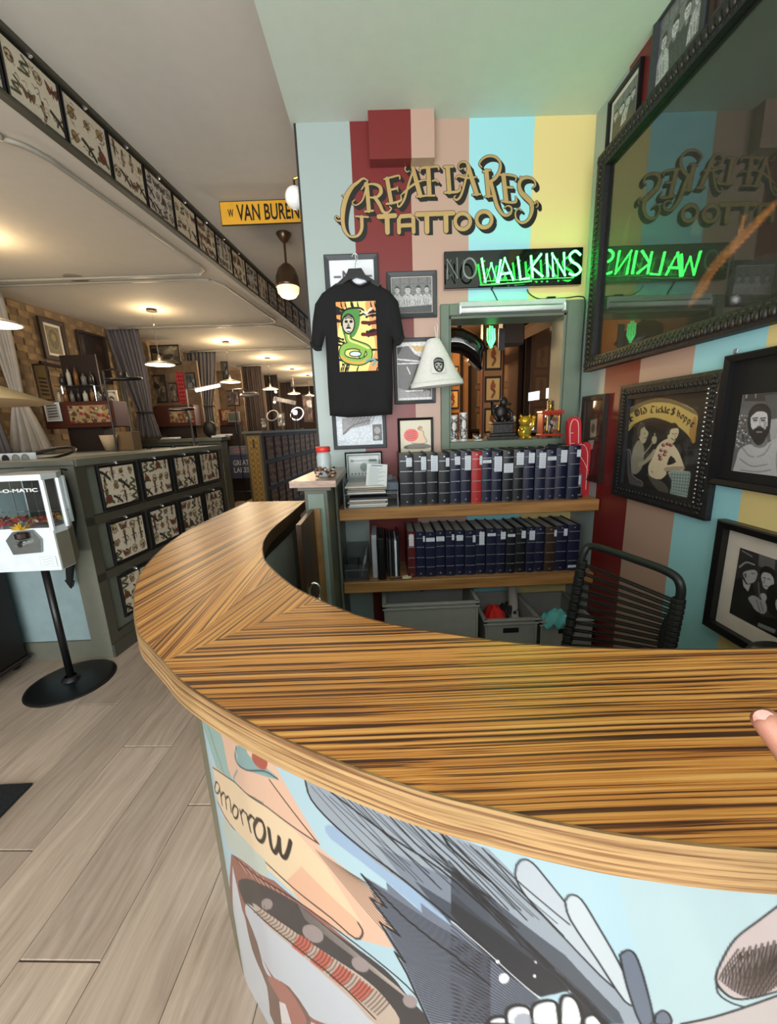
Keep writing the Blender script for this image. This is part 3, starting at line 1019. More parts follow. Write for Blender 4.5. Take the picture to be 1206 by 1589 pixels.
# ================================================================== SHELVES AND THEIR CONTENTS
OAK = wood('shelf_oak', [(0.3, hx(120, 82, 44)), (0.5, hx(158, 114, 66)), (0.7, hx(180, 136, 86))], across=34, along=1.6, ang=0, rough=0.3, coat=0.3, dist=1.5, tint=.1)
Z1, Z2 = 1.015, 0.585
for nm, x0, x1, z, lb in (('wall_shelf', -0.245, 1.195, Z1, 'upper oak shelf carrying books and a paper tray'), ('wall_shelf', -0.245, 1.195, Z2, 'lower oak shelf under the upper row of books')):
    t = thing(nm, lb, 'shelf', (0.3, 2.2, z - 0.065), group='oak wall shelves')
    MB().bbox(x0, x1, 2.07, YB - 0.001, z - 0.065, z, 0.004).build('board', OAK, t, world=True)
    MB().box(x0, x1, YB - 0.03, YB - 0.001, z - 0.10, z - 0.066).build('wall_batten', mat('batten_dark', hx(60, 44, 30), .6), t, world=True)
# side cheek that closes the shelf niche at the left
MB_ = MB().bbox(-0.262, -0.247, 2.08, YB, 0, 1.16)
t = tag(MB_.build('shelf_cheek', GREEN), 'narrow sage green cheek panel at the left end of the shelves', 'panel')

NAVY = mat('navy_leatherette', hx(21, 25, 50), 0.4, bump=.15, scale=200)
BLK_L = mat('black_leatherette', hx(20, 22, 28), 0.4, bump=.15, scale=200)
REDL = mat('red_leatherette', hx(160, 36, 36), 0.4)
MARL = mat('maroon_leatherette', hx(82, 28, 32), 0.4)
BRNL = mat('brown_leatherette', hx(52, 36, 28), 0.45)
PAGE = mat('page_edges', hx(150, 148, 140), 0.8)
SILV = mat('silver_foil', hx(150, 154, 160), 0.3, 0.6)
LBL = mat('white_sticker', hx(206, 212, 220), 0.5)
LBLI = mat('sticker_print', hx(120, 130, 145), 0.5)


def book(x, y, z, w, h, d, m, lab, label, group, lean=0.0):
    t = thing('album_book', label, 'book', (x, y, z), 0, group)
    sh = math.tan(lean)
    mb = MB()
    c = 0.004
    mb.bbox(-w / 2, -w / 2 + c, 0, d, 0, h, .001).bbox(w / 2 - c, w / 2, 0, d, 0, h, .001)
    # rounded spine
    n = 6
    pr = [(-w / 2 + w * i / n, -0.006 * math.sin(math.pi * i / n), 0) for i in range(n + 1)] + [(w / 2 - c, c, 0), (-w / 2 + c, c, 0)]
    mb.prism(pr, (0, 0, h))
    mb.build('cover', m, t)
    MB().box(-w / 2 + c, w / 2 - c, 0.01, d - 0.006, 0.006, h - 0.008).build('page_block', PAGE, t)
    mb = MB()
    for zz in (h * .22, h * .43, h * .66, h * .86):
        mb.box(-w / 2 + .003, w / 2 - .003, -0.0085, -0.004, zz, zz + 0.0035)
    mb.box(-.004, .004, -0.0085, -.004, h * .06, h * .06 + .007).box(-.004, .004, -0.0085, -.004, h * .94, h * .94 + .007)
    tag(mb.build('foil_bands', SILV, t), kind='stuff')
    if lab:
        lx, lz, lw, lh = lab
        MB().box(lx * w - lw * w / 2, lx * w + lw * w / 2, -0.010, -0.0065, h * lz - lh * h / 2, h * lz + lh * h / 2).build('spine_sticker', LBL, t)
        mb = MB()
        nn = max(2, int(lh * h / 0.009))
        for i in range(nn):
            zz = h * lz - lh * h / 2 + (i + .5) * lh * h / nn
            mb.box(lx * w - lw * w * .38, lx * w + lw * w * .38, -0.0106, -0.0098, zz - .0012, zz + .0012)
        tag(mb.build('sticker_text', LBLI, t), kind='stuff')
    # lean: shear about the foot
    if lean:
        for ch in t.children:
            for v in ch.data.vertices: v.co.x += v.co.z * sh
    return t


# upper row: spine x positions from the photograph
g1 = 'album books in the upper row'
xs = [620, 642, 662, 680, 698, 715, 731, 747, 763, 779, 796, 812, 829, 846, 862, 878]
bw = []
for a in xs: bw.append(aty(a, 745, 2.12).x)
ncol = [BLK_L, BLK_L, BLK_L, BLK_L, NAVY, NAVY, REDL, NAVY, NAVY, BLK_L, BLK_L, NAVY, NAVY, NAVY, NAVY]
labs = [(.2, .84, .4, .17), (.3, .82, .4, .26), (.2, .8, .6, .3), (.3, .84, .3, .17), (.2, .84, .5, .16), (.2, .78, .6, .28), (.4, .84, .25, .17), (0, .8, .85, .06), (.1, .76, .75, .3),
        (0, .66, .85, .18), (.1, .82, .7, .24), (.2, .84, .55, .2), (.1, .78, .6, .3), (0, .83, .85, .07), (.2, .84, .6, .24)]
ordn = ['first', 'second', 'third', 'fourth', 'fifth', 'sixth', 'seventh', 'eighth', 'ninth', 'tenth', 'eleventh', 'twelfth', 'thirteenth', 'fourteenth', 'fifteenth', 'sixteenth', 'seventeenth', 'eighteenth', 'nineteenth', 'twentieth', 'twenty-first', 'twenty-second', 'twenty-third', 'twenty-fourth', 'twenty-fifth', 'twenty-sixth', 'twenty-seventh', 'last']
nm = {id(NAVY): 'navy blue', id(BLK_L): 'black', id(REDL): 'bright red', id(MARL): 'maroon', id(BRNL): 'dark brown'}
for i in range(15):
    xa, xb = bw[i], bw[i + 1]
    w = (xb - xa) - 0.003
    h = (0.285, 0.28, 0.283, 0.276, 0.283)[i % 5]
    book((xa + xb) / 2, 2.115 + 0.006 * (i % 3), Z1, w, h, 0.26, ncol[i], labs[i], ('the only bright red album book, standing among navy ones on the upper shelf' if ncol[i] is REDL else
         '%s album book, %s from the left in the upper row' % (nm[id(ncol[i])], ordn[i])), g1)
# big plain navy binder at the right end
book(1.052, 2.10, Z1, 0.064, 0.295, 0.28, NAVY, (.3, .86, .3, .13), 'thick plain navy album at the right end of the upper row, touching the foam finger', g1)
# lower row
g2 = 'album books in the lower row'
xs = [632, 645, 660, 676, 691, 706, 721, 738, 754, 770, 785, 800, 816, 830, 845, 862, 880, 899]
bw = [aty(a, 850, 2.12).x for a in xs]
ncol = [MARL] + [NAVY] * 9 + [BLK_L, BLK_L, NAVY, NAVY, BRNL, NAVY, NAVY, NAVY]
labs = [(0, .82, .6, .25), (.4, .85, .2, .12), (0, .84, .85, .08), (0, .83, .85, .1), (.3, .85, .25, .12), (0, .84, .7, .12), (.35, .82, .25, .15), (0.1, .8, .5, .28), (0, .87, .8, .06),
        (.2, .85, .5, .16), (0, .86, .75, .06), (.25, .85, .4, .16), (.1, .82, .6, .2), None, (.4, .87, .2, .14), (.3, .86, .3, .15), (0, .1, .8, .05)]
for i in range(17):
    xa, xb = bw[i], bw[i + 1]
    book((xa + xb) / 2, 2.12 + 0.006 * (i % 2), Z2, (xb - xa) - 0.003, (0.275, 0.27, 0.268, 0.272)[i % 4], 0.25, ncol[i], labs[i],
         'maroon album book at the left end of the lower row' if ncol[i] is MARL else 'dark brown album book without bands in the lower row, fourth from its right end' if ncol[i] is BRNL else
         '%s album book, %s from the left in the lower row' % (nm[id(ncol[i])], ordn[i]), g2)

# left end of lower shelf: acrylic file box, white binder, black box, ring binders, scissors
ACR = mat('clear_acrylic', hx(70, 76, 80), 0.1, alpha=0.35)
t = thing('file_holder', 'clear acrylic file holder at the left end of the lower shelf', 'file holder', (-0.17, 2.16, Z2))
MB().box(-.07, .07, -.06, -.056, 0, .10).box(-.07, .07, .16, .164, 0, .17).box(-.07, -.066, -.06, .164, 0, .15).box(.066, .07, -.06, .164, 0, .15).box(-.07, .07, -.06, .16, 0, .004).build('tray', ACR, t)
MB().box(-.066, .066, -.058, -.05, .06, .066).build('rim', SILV, t)
tag(MB().prism([(-.150, 2.13, Z2 + .006), (-.135, 2.13, Z2 + .006), (-.108, 2.13, Z2 + .14), (-.120, 2.13, Z2 + .14)], (0, .17, 0)).build('leaflet', mat('grey_card', hx(130, 134, 136), .6)),
    'grey leaflet leaning inside the acrylic file holder', 'leaflet')
tag(MB().bbox(-.225, -.165, 2.13, 2.30, Z2 + .005, Z2 + .075).build('card_deck', BLACK), 'black box lying inside the acrylic file holder', 'box')
tag(MB().bbox(-.077, -.047, 2.13, 2.36, Z2, Z2 + .26).bbox(-.070, -.054, 2.128, 2.131, Z2 + .18, Z2 + .24).build('binder', mat('pale_binder', hx(158, 166, 172), .5)), 'pale grey binder standing beside the file holder on the lower shelf', 'binder')
tag(MB().bbox(-.044, -.002, 2.09, 2.34, Z2, Z2 + .25, .006).bbox(-.036, -.010, 2.086, 2.09, Z2 + .02, Z2 + .20).build('box_file', BLACK), 'black box file standing forward of the pale binder', 'box file')
for k, (x, c, hh, lb) in enumerate(((.006, BLK_L, .24, 'thin black folder right beside the black box file'), (.022, mat('grey_fold', hx(60, 62, 64), .5), .23, 'thin dark grey folder between two black folders'),
                                    (.038, BLK_L, .235, 'thin black folder left of the white one'), (.054, LBL, .22, 'thin white folder standing among black folders'), (.070, BLK_L, .25, 'thin black folder nearest the maroon book'))):
    tag(MB().bbox(x, x + .013, 2.14, 2.35, Z2, Z2 + hh, .002).bbox(x + .002, x + .011, 2.138, 2.14, Z2 + .15, Z2 + .18, .001).build('folder', c), lb, 'folder', 'thin folders on the lower shelf')
c = atz(632, 896, Z2 + .006)
t = thing('scissors', 'scissors with cream handles lying on the lower shelf', 'scissors', (c.x, c.y, Z2 + .004), R(4))
CRM = mat('cream_plastic', hx(196, 188, 150), .4)
MB().tube([(.025 * math.cos(a / 12 * 6.283), .012 * math.sin(a / 12 * 6.283) + .010, .004) for a in range(12)], .0045, 6, closed=True).tube([(.025 * math.cos(a / 12 * 6.283) - .004, .010 * math.sin(a / 12 * 6.283) - .012, .006) for a in range(12)], .0045, 6, closed=True).build('handle', CRM, t, smooth=True)
MB().prism([(-.025, .006, .001), (-.10, -.008, .001), (-.025, -.004, .001)], (0, 0, .003)).prism([(-.025, -.006, .004), (-.10, -.012, .004), (-.025, .002, .004)], (0, 0, .002)).build('blade', mat('dark_steel', hx(50, 40, 36), .35, .7), t)

# upper shelf left: paper tray with papers
t = thing('paper_tray', 'clear two-tier desk tray on the upper shelf left of the books', 'desk tray', (-.06, 2.2, Z1))
CL = mat('tray_clear_plastic', hx(150, 158, 162), .12, alpha=.4)
for z in (0.0, .075):
    MB().box(-.155, .145, -.115, .15, z, z + .004).box(-.155, .145, .146, .15, z, z + .06).box(-.155, -.151, -.115, .15, z, z + .06).box(.141, .145, -.115, .15, z, z + .06).build('tier', CL, t)
MB().box(-.153, -.148, -.11, -.105, 0, .08).box(.138, .143, -.11, -.105, 0, .08).build('support', CL, t)
pr_ = random.Random(5)
for k in range(9):
    z = .004 + (k % 5) * .011 + (.075 if k >= 5 else 0)
    x = -.08 + pr_.uniform(-.012, .012)
    cc = pr_.choice((hx(206, 202, 196), hx(150, 140, 130), hx(190, 196, 200), hx(60, 60, 66), hx(210, 206, 196)))
    tag(MB().box(-.135 + x + .08 - .06, .075 + x + .08 - .06, 2.085 + pr_.uniform(0, .01), 2.33, Z1 + z, Z1 + z + .008).build('magazine', mat('magazine_%d' % k, cc, .6)),
        'magazine in the %s tier of the desk tray, %s from the bottom' % ('upper' if k >= 5 else 'lower', ordn[k % 5]), 'magazine', 'magazines in the desk tray')
cv = Cv(60, 80, (0, 0, 60, 80), (.82, .84, .84))
for k in range(14): cv.line([(8, 12 + k * 4.6), (8 + 20 + (k * 17) % 26, 12 + k * 4.6)], 1.2, (.5, .55, .6))
cv.line([(14, 6), (44, 6)], 3, (.3, .4, .55))
t = thing('leaflet', 'white printed sheet propped up in the upper tier of the desk tray', 'sheet', (-.03, 2.15, Z1 + .165))
pr0 = flat_print('printed_face', cv.final(), .115, .145, t, -.003)
MB().box(-.0575, .0575, -.0025, 0, -.0725, .0725).build('sheet', LBL, t)
t.rotation_euler = (R(-28), R(5), 0)
tag(MB().prism([(-.19, 2.22, Z1 + .085), (.05, 2.22, Z1 + .085), (.06, 2.30, Z1 + .15), (-.2, 2.30, Z1 + .15)], (0, .006, .004)).build('plastic_sleeve', CL), 'clear plastic sleeve leaning behind the propped sheet', 'sleeve')
tag(MB().bbox(.02, .09, 2.17, 2.30, Z1 + .08, Z1 + .125).build('leaflet', mat('slate_card', hx(88, 100, 114), .5)), 'slate blue leaflet bundle at the right of the upper tray tier', 'leaflet')

# jar on the ledge
c = atz(508, 722, 1.216)
t = thing('sweet_jar', 'glass jar with a red lid on the wooden ledge', 'jar', (-.285, 1.93, 1.216))
JG = mat('jar_glass', hx(190, 204, 208), .06, alpha=.45)
MB().lathe([(.0001, 0), (.030, 0), (.036, .008), (.036, .10), (.031, .118), (.031, .128)], n=20).build('jar_body', JG, t, smooth=True)
MB().lathe([(.0001, .148), (.033, .148), (.036, .144), (.036, .124), (.033, .122)], n=20).build('lid', mat('red_lid', hx(196, 48, 40), .35), t, smooth=True)
MB().lathe([(.0001, .05), (.031, .05), (.031, .115), (.0001, .115)], n=16).build('contents', mat('jar_fill_white', hx(190, 196, 198), .7), t)
t = thing('candy_dish', 'ring of wrapped dark and silver sweets heaped round the foot of the jar', 'sweets', (-.285, 1.93, 1.216))
FO = [mat('foil_dark', hx(60, 40, 34), .35, .3), mat('foil_silver', hx(200, 190, 180), .3, .5), mat('foil_brown', hx(120, 84, 66), .4)]
mb = [MB(), MB(), MB()]
for k in range(84):
    a = pr_.uniform(0, 6.283); zz = pr_.uniform(.007, .05); rr = .050 - zz * .18 + pr_.uniform(-.005, .004)
    mb[k % 3].ball((rr * math.cos(a), rr * math.sin(a), zz), .0075, 6, 4, (1.2, .9, .8))
for q, f in zip(mb, FO): tag(q.build('sweets', f, t), kind='stuff')

# crates below
def crate(x0, x1, y0, y1, z0, z1, label, group, handle=True):
    t = thing('storage_crate', label, 'crate', ((x0 + x1) / 2, y0, z0), 0, group)
    w = .012
    MB().box(x0, x1, y0, y0 + w, z0, z1).box(x0, x1, y1 - w, y1, z0, z1).box(x0, x0 + w, y0, y1, z0, z1).box(x1 - w, x1, y0, y1, z0, z1).box(x0, x1, y0, y1, z0, z0 + w).build('shell', GREYP, t, world=True)
    mb = MB()
    for zz in (z1 - .012, z1 - .035): mb.bbox(x0 - .008, x1 + .008, y0 - .010, y0, zz, zz + .012)
    mb.bbox(x0 - .01, x0, y0, y1, z1 - .012, z1).bbox(x1, x1 + .01, y0, y1, z1 - .012, z1)
    mb.bbox(x0, x0 + .014, y0 - .006, y0, z0, z1 - .036).bbox(x1 - .014, x1, y0 - .006, y0, z0, z1 - .036)
    mb.build('rim', GREYP, t, world=True)
    if handle:
        xm = (x0 + x1) / 2
        MB().bbox(xm - .045, xm + .045, y0 - .004, y0 - .0005, z1 - .085, z1 - .055).build('hand_hole', mat('hole_dark', hx(14, 14, 14), .9), t, world=True)
    return t


crate(-.02, .51, 2.0, 2.37, 0.14, .475, 'large plain grey storage crate under the lower shelf', 'grey crates under the shelves', False)
tag(MB().bbox(-.04, .53, 2.0, 2.39, 0, .14).build('plinth_box', mat('dark_box', hx(40, 38, 36), .7)), 'dark low box that the large grey crate stands on', 'box')
crate(.55, .85, 2.0, 2.38, 0.05, .355, 'grey crate holding a red cloth, middle of the three', 'grey crates under the shelves')
crate(.87, 1.17, 2.0, 2.38, 0.05, .335, 'grey crate with a teal cloth over its edge, behind the chair', 'grey crates under the shelves')
tag(MB().bbox(.54, 1.18, 2.0, 2.39, 0, .05).build('plinth_board', mat('dark_box', hx(40, 38, 36), .7)), 'dark board under the two smaller crates', 'board')


def cloth(name, label, c, sx, sy, sz, m, seed, n=14):
    r = random.Random(seed)
    mb = MB()
    vs, fs = [], []
    for i in range(n + 1):
        for j in range(n + 1):
            u, v = i / n - .5, j / n - .5
            d = max(abs(u), abs(v)) * 2
            z = sz * (1 - d ** 2) + .018 * math.sin(u * 17 + seed) * math.cos(v * 13) + r.uniform(-.006, .006)
            vs.append((c[0] + u * sx, c[1] + v * sy, c[2] + z))
    for i in range(n):
        for j in range(n):
            fs.append((i * (n + 1) + j, (i + 1) * (n + 1) + j, (i + 1) * (n + 1) + j + 1, i * (n + 1) + j + 1))
    mb.add(vs, fs)
    o = mb.build(name, m, smooth=True)
    md = o.modifiers.new('thick', 'SOLIDIFY'); md.thickness = .004
    return tag(o, label, 'cloth')


cloth('red_cloth', 'crumpled bright red cloth lying in the middle crate', (.645, 2.13, .27), .15, .16, .10, mat('red_fabric', hx(200, 34, 28), .8), 2)
cloth('dark_cloth', 'dark crumpled bundle beside the red cloth in the middle crate', (.775, 2.27, .26), .10, .12, .05, mat('dark_fabric', hx(46, 40, 40), .8), 4)
cloth('teal_cloth', 'crumpled teal cloth lying over the edge of the right crate', (.97, 2.03, .30), .17, .10, .075, mat('teal_fabric', hx(96, 178, 178), .8), 5)
tag(MB().tube([(.79, 2.12, .09), (.80, 2.25, .28), (.81, 2.33, .45)], .03, 10).build('paper_roll', mat('white_roll', hx(170, 166, 158), .8)), 'pale rolled paper sticking out between the two small crates', 'paper roll')
tag(MB().tube([(.20, 2.15, .50), (.34, 2.2, .525)], .022, 10).build('paper_roll', mat('grey_roll', hx(90, 90, 88), .8)), 'grey roll lying on top of the large crate', 'roll')

# ================================================================== FRAMED PICTURES
def wall_spot(wall, pts, off=0.0):
    """rectangle on a wall from photo corners TL,TR,BR,BL -> centre, width, height, rz"""
    if wall == 'back':
        q = [aty(x, y, YB - off) for x, y in pts]; rz = 0.0
        u = [p.x for p in q]
    elif wall == 'right':
        q = [atx(x, y, XR - off) for x, y in pts]; rz = R(-90)
        u = [-p.y for p in q]
    zz = [p.z for p in q]
    u0, u1 = (u[0] + u[3]) / 2, (u[1] + u[2]) / 2
    z1, z0 = (zz[0] + zz[1]) / 2, (zz[2] + zz[3]) / 2
    cu, cz = (u0 + u1) / 2, (z0 + z1) / 2
    loc = (cu, YB - off, cz) if wall == 'back' else (XR - off, -cu, cz)
    return loc, u1 - u0, z1 - z0, rz


def frame(name, label, cat, loc, w, h, rz, bw, m, arr=None, matb=0.0, dep=0.022, group=None, pm=None, bevel=.003, tilt=0.0, matm=None, cc=None):
    t = thing(name, label, cat, loc, rz, group)
    if tilt: t.rotation_euler = (0, tilt, rz)
    y1 = -0.001; y0 = -dep
    mb = MB()
    # mitred mouldings with a sloping face
    O = [(-w / 2, -h / 2), (w / 2, -h / 2), (w / 2, h / 2), (-w / 2, h / 2)]
    I = [(-w / 2 + bw, -h / 2 + bw), (w / 2 - bw, -h / 2 + bw), (w / 2 - bw, h / 2 - bw), (-w / 2 + bw, h / 2 - bw)]
    vs = []
    for (a, b) in zip(O, I):
        vs += [(a[0], y1, a[1]), (a[0], y0 + .003, a[1]), (a[0] + (b[0] - a[0]) * .2, y0, a[1] + (b[1] - a[1]) * .2), (b[0], y0 + .005, b[1]), (b[0], y1 - .004, b[1])]
    fs = []
    for i in range(4):
        j = (i + 1) % 4
        for k in range(4): fs.append((i * 5 + k, j * 5 + k, j * 5 + k + 1, i * 5 + k + 1))
    mb.add(vs, fs)
    mb.build('frame', m, t)
    iw, ih = w - 2 * bw, h - 2 * bw
    MB().box(-iw / 2 - .001, iw / 2 + .001, -0.006, -0.001, -ih / 2 - .001, ih / 2 + .001).build('backing' if not matb else 'mat_board', (matm or MATW), t)
    if arr is not None:
        mbx, mbz = (matb if isinstance(matb, tuple) else (matb, matb))
        flat_print('artwork', arr, iw - 2 * mbx, ih - 2 * mbz, t, -0.0075, pm or GLOSSY)
    return t


def gray(v): return (v, v, v * 1.01)


# --- pictures painted for the frames
def pic_group(seed, w=84, h=60):
    cv = Cv(w, h, (0, 0, w, h), gray(.42))
    r = random.Random(seed)
    cv.poly([(0, h * .62), (w, h * .55), (w, h), (0, h)], gray(.38))
    for k in range(5): cv.line([(k * w / 4.5, 0), (k * w / 4.5, h * .5)], 1.6, gray(.3))
    cv.line([(0, h * .2), (w, h * .18)], 1.4, gray(.35)); cv.line([(0, h * .42), (w, h * .40)], 1.2, gray(.35))
    for cx, sz in ((w * .40, 1.25), (w * .66, 1.1), (w * .87, .95), (w * .14, 1.0)):
        u = h / 60.0 * sz
        cv.poly([(cx - 11 * u, h * .92), (cx - 10 * u, h * .58), (cx - 4 * u, h * .47), (cx + 4 * u, h * .47), (cx + 10 * u, h * .58), (cx + 11 * u, h * .92)], gray(.66 if int(cx) % 2 else .20), smooth=3)
        cv.poly([(cx - 2 * u, h * .40), (cx + 2 * u, h * .40), (cx + 2 * u, h * .52), (cx - 2 * u, h * .52)], gray(.5))
        cv.ell(cx, h * .36, 4.2 * u, 5.6 * u, gray(.70)); cv.poly([(cx - 5 * u, h * .33), (cx - 3 * u, h * .25), (cx + 3 * u, h * .24), (cx + 5 * u, h * .33), (cx + 2 * u, h * .30), (cx - 3 * u, h * .30)], gray(.17), smooth=3)
        cv.line([(cx - 2 * u, h * .355), (cx - .8 * u, h * .355)], 1, gray(.2)); cv.line([(cx + .8 * u, h * .355), (cx + 2 * u, h * .355)], 1, gray(.2)); cv.line([(cx - 1 * u, h * .41), (cx + 1 * u, h * .41)], 1, gray(.35))
        for q in range(3): cv.line([(cx - 7 * u + q * 5 * u, h * .62), (cx - 5 * u + q * 4 * u, h * .78)], 1, gray(.3))
    cv.poly([(0, h * .84), (w, h * .78), (w, h), (0, h)], gray(.22))
    return cv.noise(.35, seed, 2).final()


cv = Cv(70, 90, (0, 0, 70, 90), (.86, .88, .9))
for pts in ([(22, 34), (22, 18), (34, 34), (34, 18)], [(8, 26), (17, 26)], [(56, 26), (65, 26)]): cv.line(pts, 3, (.28, .26, .32))
cv.ell(46, 26, 7, 8, None, edge=(.45, .36, .42), ew=2.6)
for k in range(4): cv.line([(14, 52 + k * 9), (56, 52 + k * 9)], 3, (.32, .3, .34))
a_no = cv.final()
loc, w, h, rz = wall_spot('back', [(504, 397), (587, 395), (590, 500), (508, 500)])
frame('picture_frame', 'charcoal framed white notice starting with NO, half hidden behind the shirt', 'notice', loc, w, h, rz, .026, CHAR, a_no, 0, pm=GLOSSY)
loc, w, h, rz = wall_spot('back', [(598, 424), (677, 421), (678, 492), (603, 496)])
frame('picture_frame', 'charcoal framed grey photograph of people, right of the hanging shirt', 'picture', loc, w, h, rz, .024, CHAR, pic_group(3), 0.004)
cv = Cv(70, 100, (0, 0, 70, 100), gray(.78))
cv.poly([(0, 8), (24, 6), (36, 20), (50, 26), (62, 44), (70, 60), (70, 96), (0, 96)], gray(.24))
cv.poly([(28, 6), (68, 6), (68, 18), (40, 16)], (.72, .6, .36)); cv.line([(0, 28), (55, 34)], 2.6, gray(.8)); cv.line([(0, 36), (50, 36)], 2, gray(.8))
cv.poly([(0, 78), (20, 84), (40, 80), (66, 84), (66, 96), (0, 96)], gray(.5)); cv.line([(16, 84), (52, 84)], 2, gray(.9)); cv.line([(20, 42), (26, 54)], 2, gray(.8))
loc, w, h, rz = wall_spot('back', [(609, 527), (673, 523), (677, 624), (613, 629)])
frame('picture_frame', 'charcoal framed dark grey print behind the white hat', 'picture', loc, w, h, rz, .02, CHAR, cv.noise(.3, 4).final(), 0.004)
cv = Cv(90, 60, (0, 0, 90, 60), (.78, .82, .86))
cv.poly([(12, 6), (66, 6), (66, 20), (30, 26), (18, 36), (12, 40)], gray(.5)); cv.line([(14, 36), (34, 20), (66, 12)], 2.5, gray(.2), smooth=4)
for k in range(7): cv.line([(26 + k * 7, 18), (40 + k * 6, 2)], 1.2, gray(.3))
cv.poly([(70, 20), (88, 20), (88, 52), (70, 52)], gray(.18)); cv.ell(79, 32, 6, 7, gray(.55)); cv.ell(77, 46, 5, 4, gray(.6))
loc, w, h, rz = wall_spot('back', [(514, 640), (598, 636), (601, 694), (520, 698)])
frame('picture_frame', 'charcoal framed pale print showing below the hem of the shirt', 'picture', loc, w, h, rz, .022, CHAR, cv.noise(.25, 5).final(), 0.0)
cv = Cv(72, 90, (0, 0, 72, 90), (.80, .77, .68))
cv.ell(26, 42, 17, 18, (.86, .22, .17))
for k in range(4): cv.line([(16, 34 + k * 6), (36, 31 + k * 6)], 1.8, (.55, .1, .1))
cv.ell(48, 22, 5, 5, (.7, .5, .3)); cv.line([(46, 18), (42, 24), (44, 28)], 2, (.4, .25, .15))
cv.poly([(46, 28), (54, 32), (56, 46), (62, 60), (56, 66), (38, 66), (26, 64), (28, 60), (44, 56), (42, 42)], (.84, .72, .58), smooth=3)
cv.line([(46, 28), (54, 32), (56, 46), (62, 60), (56, 66), (38, 66), (26, 64)], 1.2, (.3, .2, .12), smooth=3)
cv.poly([(14, 70), (40, 66), (66, 70), (68, 80), (12, 80)], (.3, .26, .22), smooth=3)
loc, w, h, rz = wall_spot('back', [(615, 651), (670, 646), (674, 703), (620, 706)])
frame('picture_frame', 'black framed cream print of a seated figure and a red disc, above the books', 'picture', loc, w, h, rz, .014, BLACK, cv.final(), 0.0)
cv = Cv(80, 50, (0, 0, 80, 50), (.74, .77, .77))
cv.line([(4, 4), (76, 4), (76, 46), (4, 46), (4, 4)], 2.5, (.3, .38, .4)); cv.line([(12, 14), (68, 14)], 4, (.35, .42, .45)); cv.ell(40, 26, 9, 8, (.5, .56, .56))
for k in range(8): cv.ell(12 + k * 8, 38, 2, 2, (.4, .45, .48))
loc, w, h, rz = wall_spot('back', [(535, 702), (593, 700), (594, 745), (538, 748)], .03)
frame('picture_frame', 'small black framed certificate standing behind the desk tray', 'certificate', loc, w, h, rz, .008, BLACK, cv.final(), 0.0)


# --- shirt on hanger
SH = mat('black_cotton', hx(14, 14, 17), 0.9, bump=.4, scale=90)
ys = 2.25
t = thing('t_shirt', 'black short-sleeved shirt with a green cobra and flame print, on a hanger', 'shirt', (-.115, ys, 1.9))
outl = [(545, 434), (521, 440), (500, 455), (489, 472), (485, 500), (483, 532), (487, 541), (499, 543), (505, 520), (507, 560), (509, 600), (512, 645), (540, 648), (575, 646), (609, 643),
        (610, 600), (609, 560), (609, 520), (612, 536), (622, 533), (627, 520), (622, 490), (618, 468), (605, 452), (585, 441), (575, 437), (566, 442), (553, 442)]
P2 = [aty(x, y, ys) for x, y in outl]
import bmesh as _bm


def pillow(pts3, thick, name, m, parent, res=.018):
    """soft two-sided garment from an outline (flat in XZ): grid filled, rounded towards the rim"""
    xs_ = [p.x for p in pts3]; zs_ = [p.z for p in pts3]
    poly = [(p.x, p.z) for p in pts3]

    def inside(x, z):
        c = False
        n = len(poly)
        for i in range(n):
            (xa, za), (xb, zb) = poly[i], poly[(i + 1) % n]
            if (za > z) != (zb > z) and x < (xb - xa) * (z - za) / (zb - za) + xa: c = not c
        return c

    def dist(x, z):
        b = 9
        n = len(poly)
        for i in range(n):
            (xa, za), (xb, zb) = poly[i], poly[(i + 1) % n]
            L2 = (xb - xa) ** 2 + (zb - za) ** 2 + 1e-12
            k = max(0, min(1, ((x - xa) * (xb - xa) + (z - za) * (zb - za)) / L2))
            b = min(b, math.hypot(x - xa - k * (xb - xa), z - za - k * (zb - za)))
        return b
    bm = _bm.new()
    from mathutils.geometry import delaunay_2d_cdt
    pts = []
    n = len(poly)
    for i in range(n):
        (xa, za), (xb, zb) = poly[i], poly[(i + 1) % n]
        k = max(1, int(math.dist((xa, za), (xb, zb)) / res))
        for j in range(k): pts.append(Vector((xa + (xb - xa) * j / k, za + (zb - za) * j / k)))
    nb = len(pts)
    edges = [(i, (i + 1) % nb) for i in range(nb)]
    x = min(xs_) + res / 2
    while x < max(xs_):
        z = min(zs_) + res / 2
        while z < max(zs_):
            if inside(x, z) and dist(x, z) > res * .5: pts.append(Vector((x, z)))
            z += res
        x += res
    vs2, es, fs, *_ = delaunay_2d_cdt(pts, edges, [], 1, 1e-6)
    y0 = pts3[0].y
    fr, bk, V = [], [], []
    for q in vs2:
        d = dist(q.x, q.y)
        k = math.sqrt(max(0, min(1, d / .05)))
        fold = .006 * math.sin(q.x * 42 + q.y * 6) * min(1, d / .04) * (0.4 + max(0, 1.9 - q.y) * 1.4)
        fr.append((q.x, y0 - thick / 2 * k + fold, q.y)); bk.append((q.x, y0 + thick / 2 * k + .001, q.y))
    o = len(fr)
    keep = [f for f in fs if inside(sum(vs2[i].x for i in f) / len(f), sum(vs2[i].y for i in f) / len(f))]
    mb = MB().add(fr + bk, keep + [tuple(o + i for i in reversed(f)) for f in keep])
    # rim wall
    from collections import Counter
    ec = Counter()
    for f in keep:
        for i in range(len(f)): ec[tuple(sorted((f[i], f[(i + 1) % len(f)])))] += 1
    for (a, b), c_ in ec.items():
        if c_ == 1: mb.f.append((a, b, o + b, o + a)); mb.mi.append(0)
    return mb.build(name, m, parent, world=True, smooth=True)


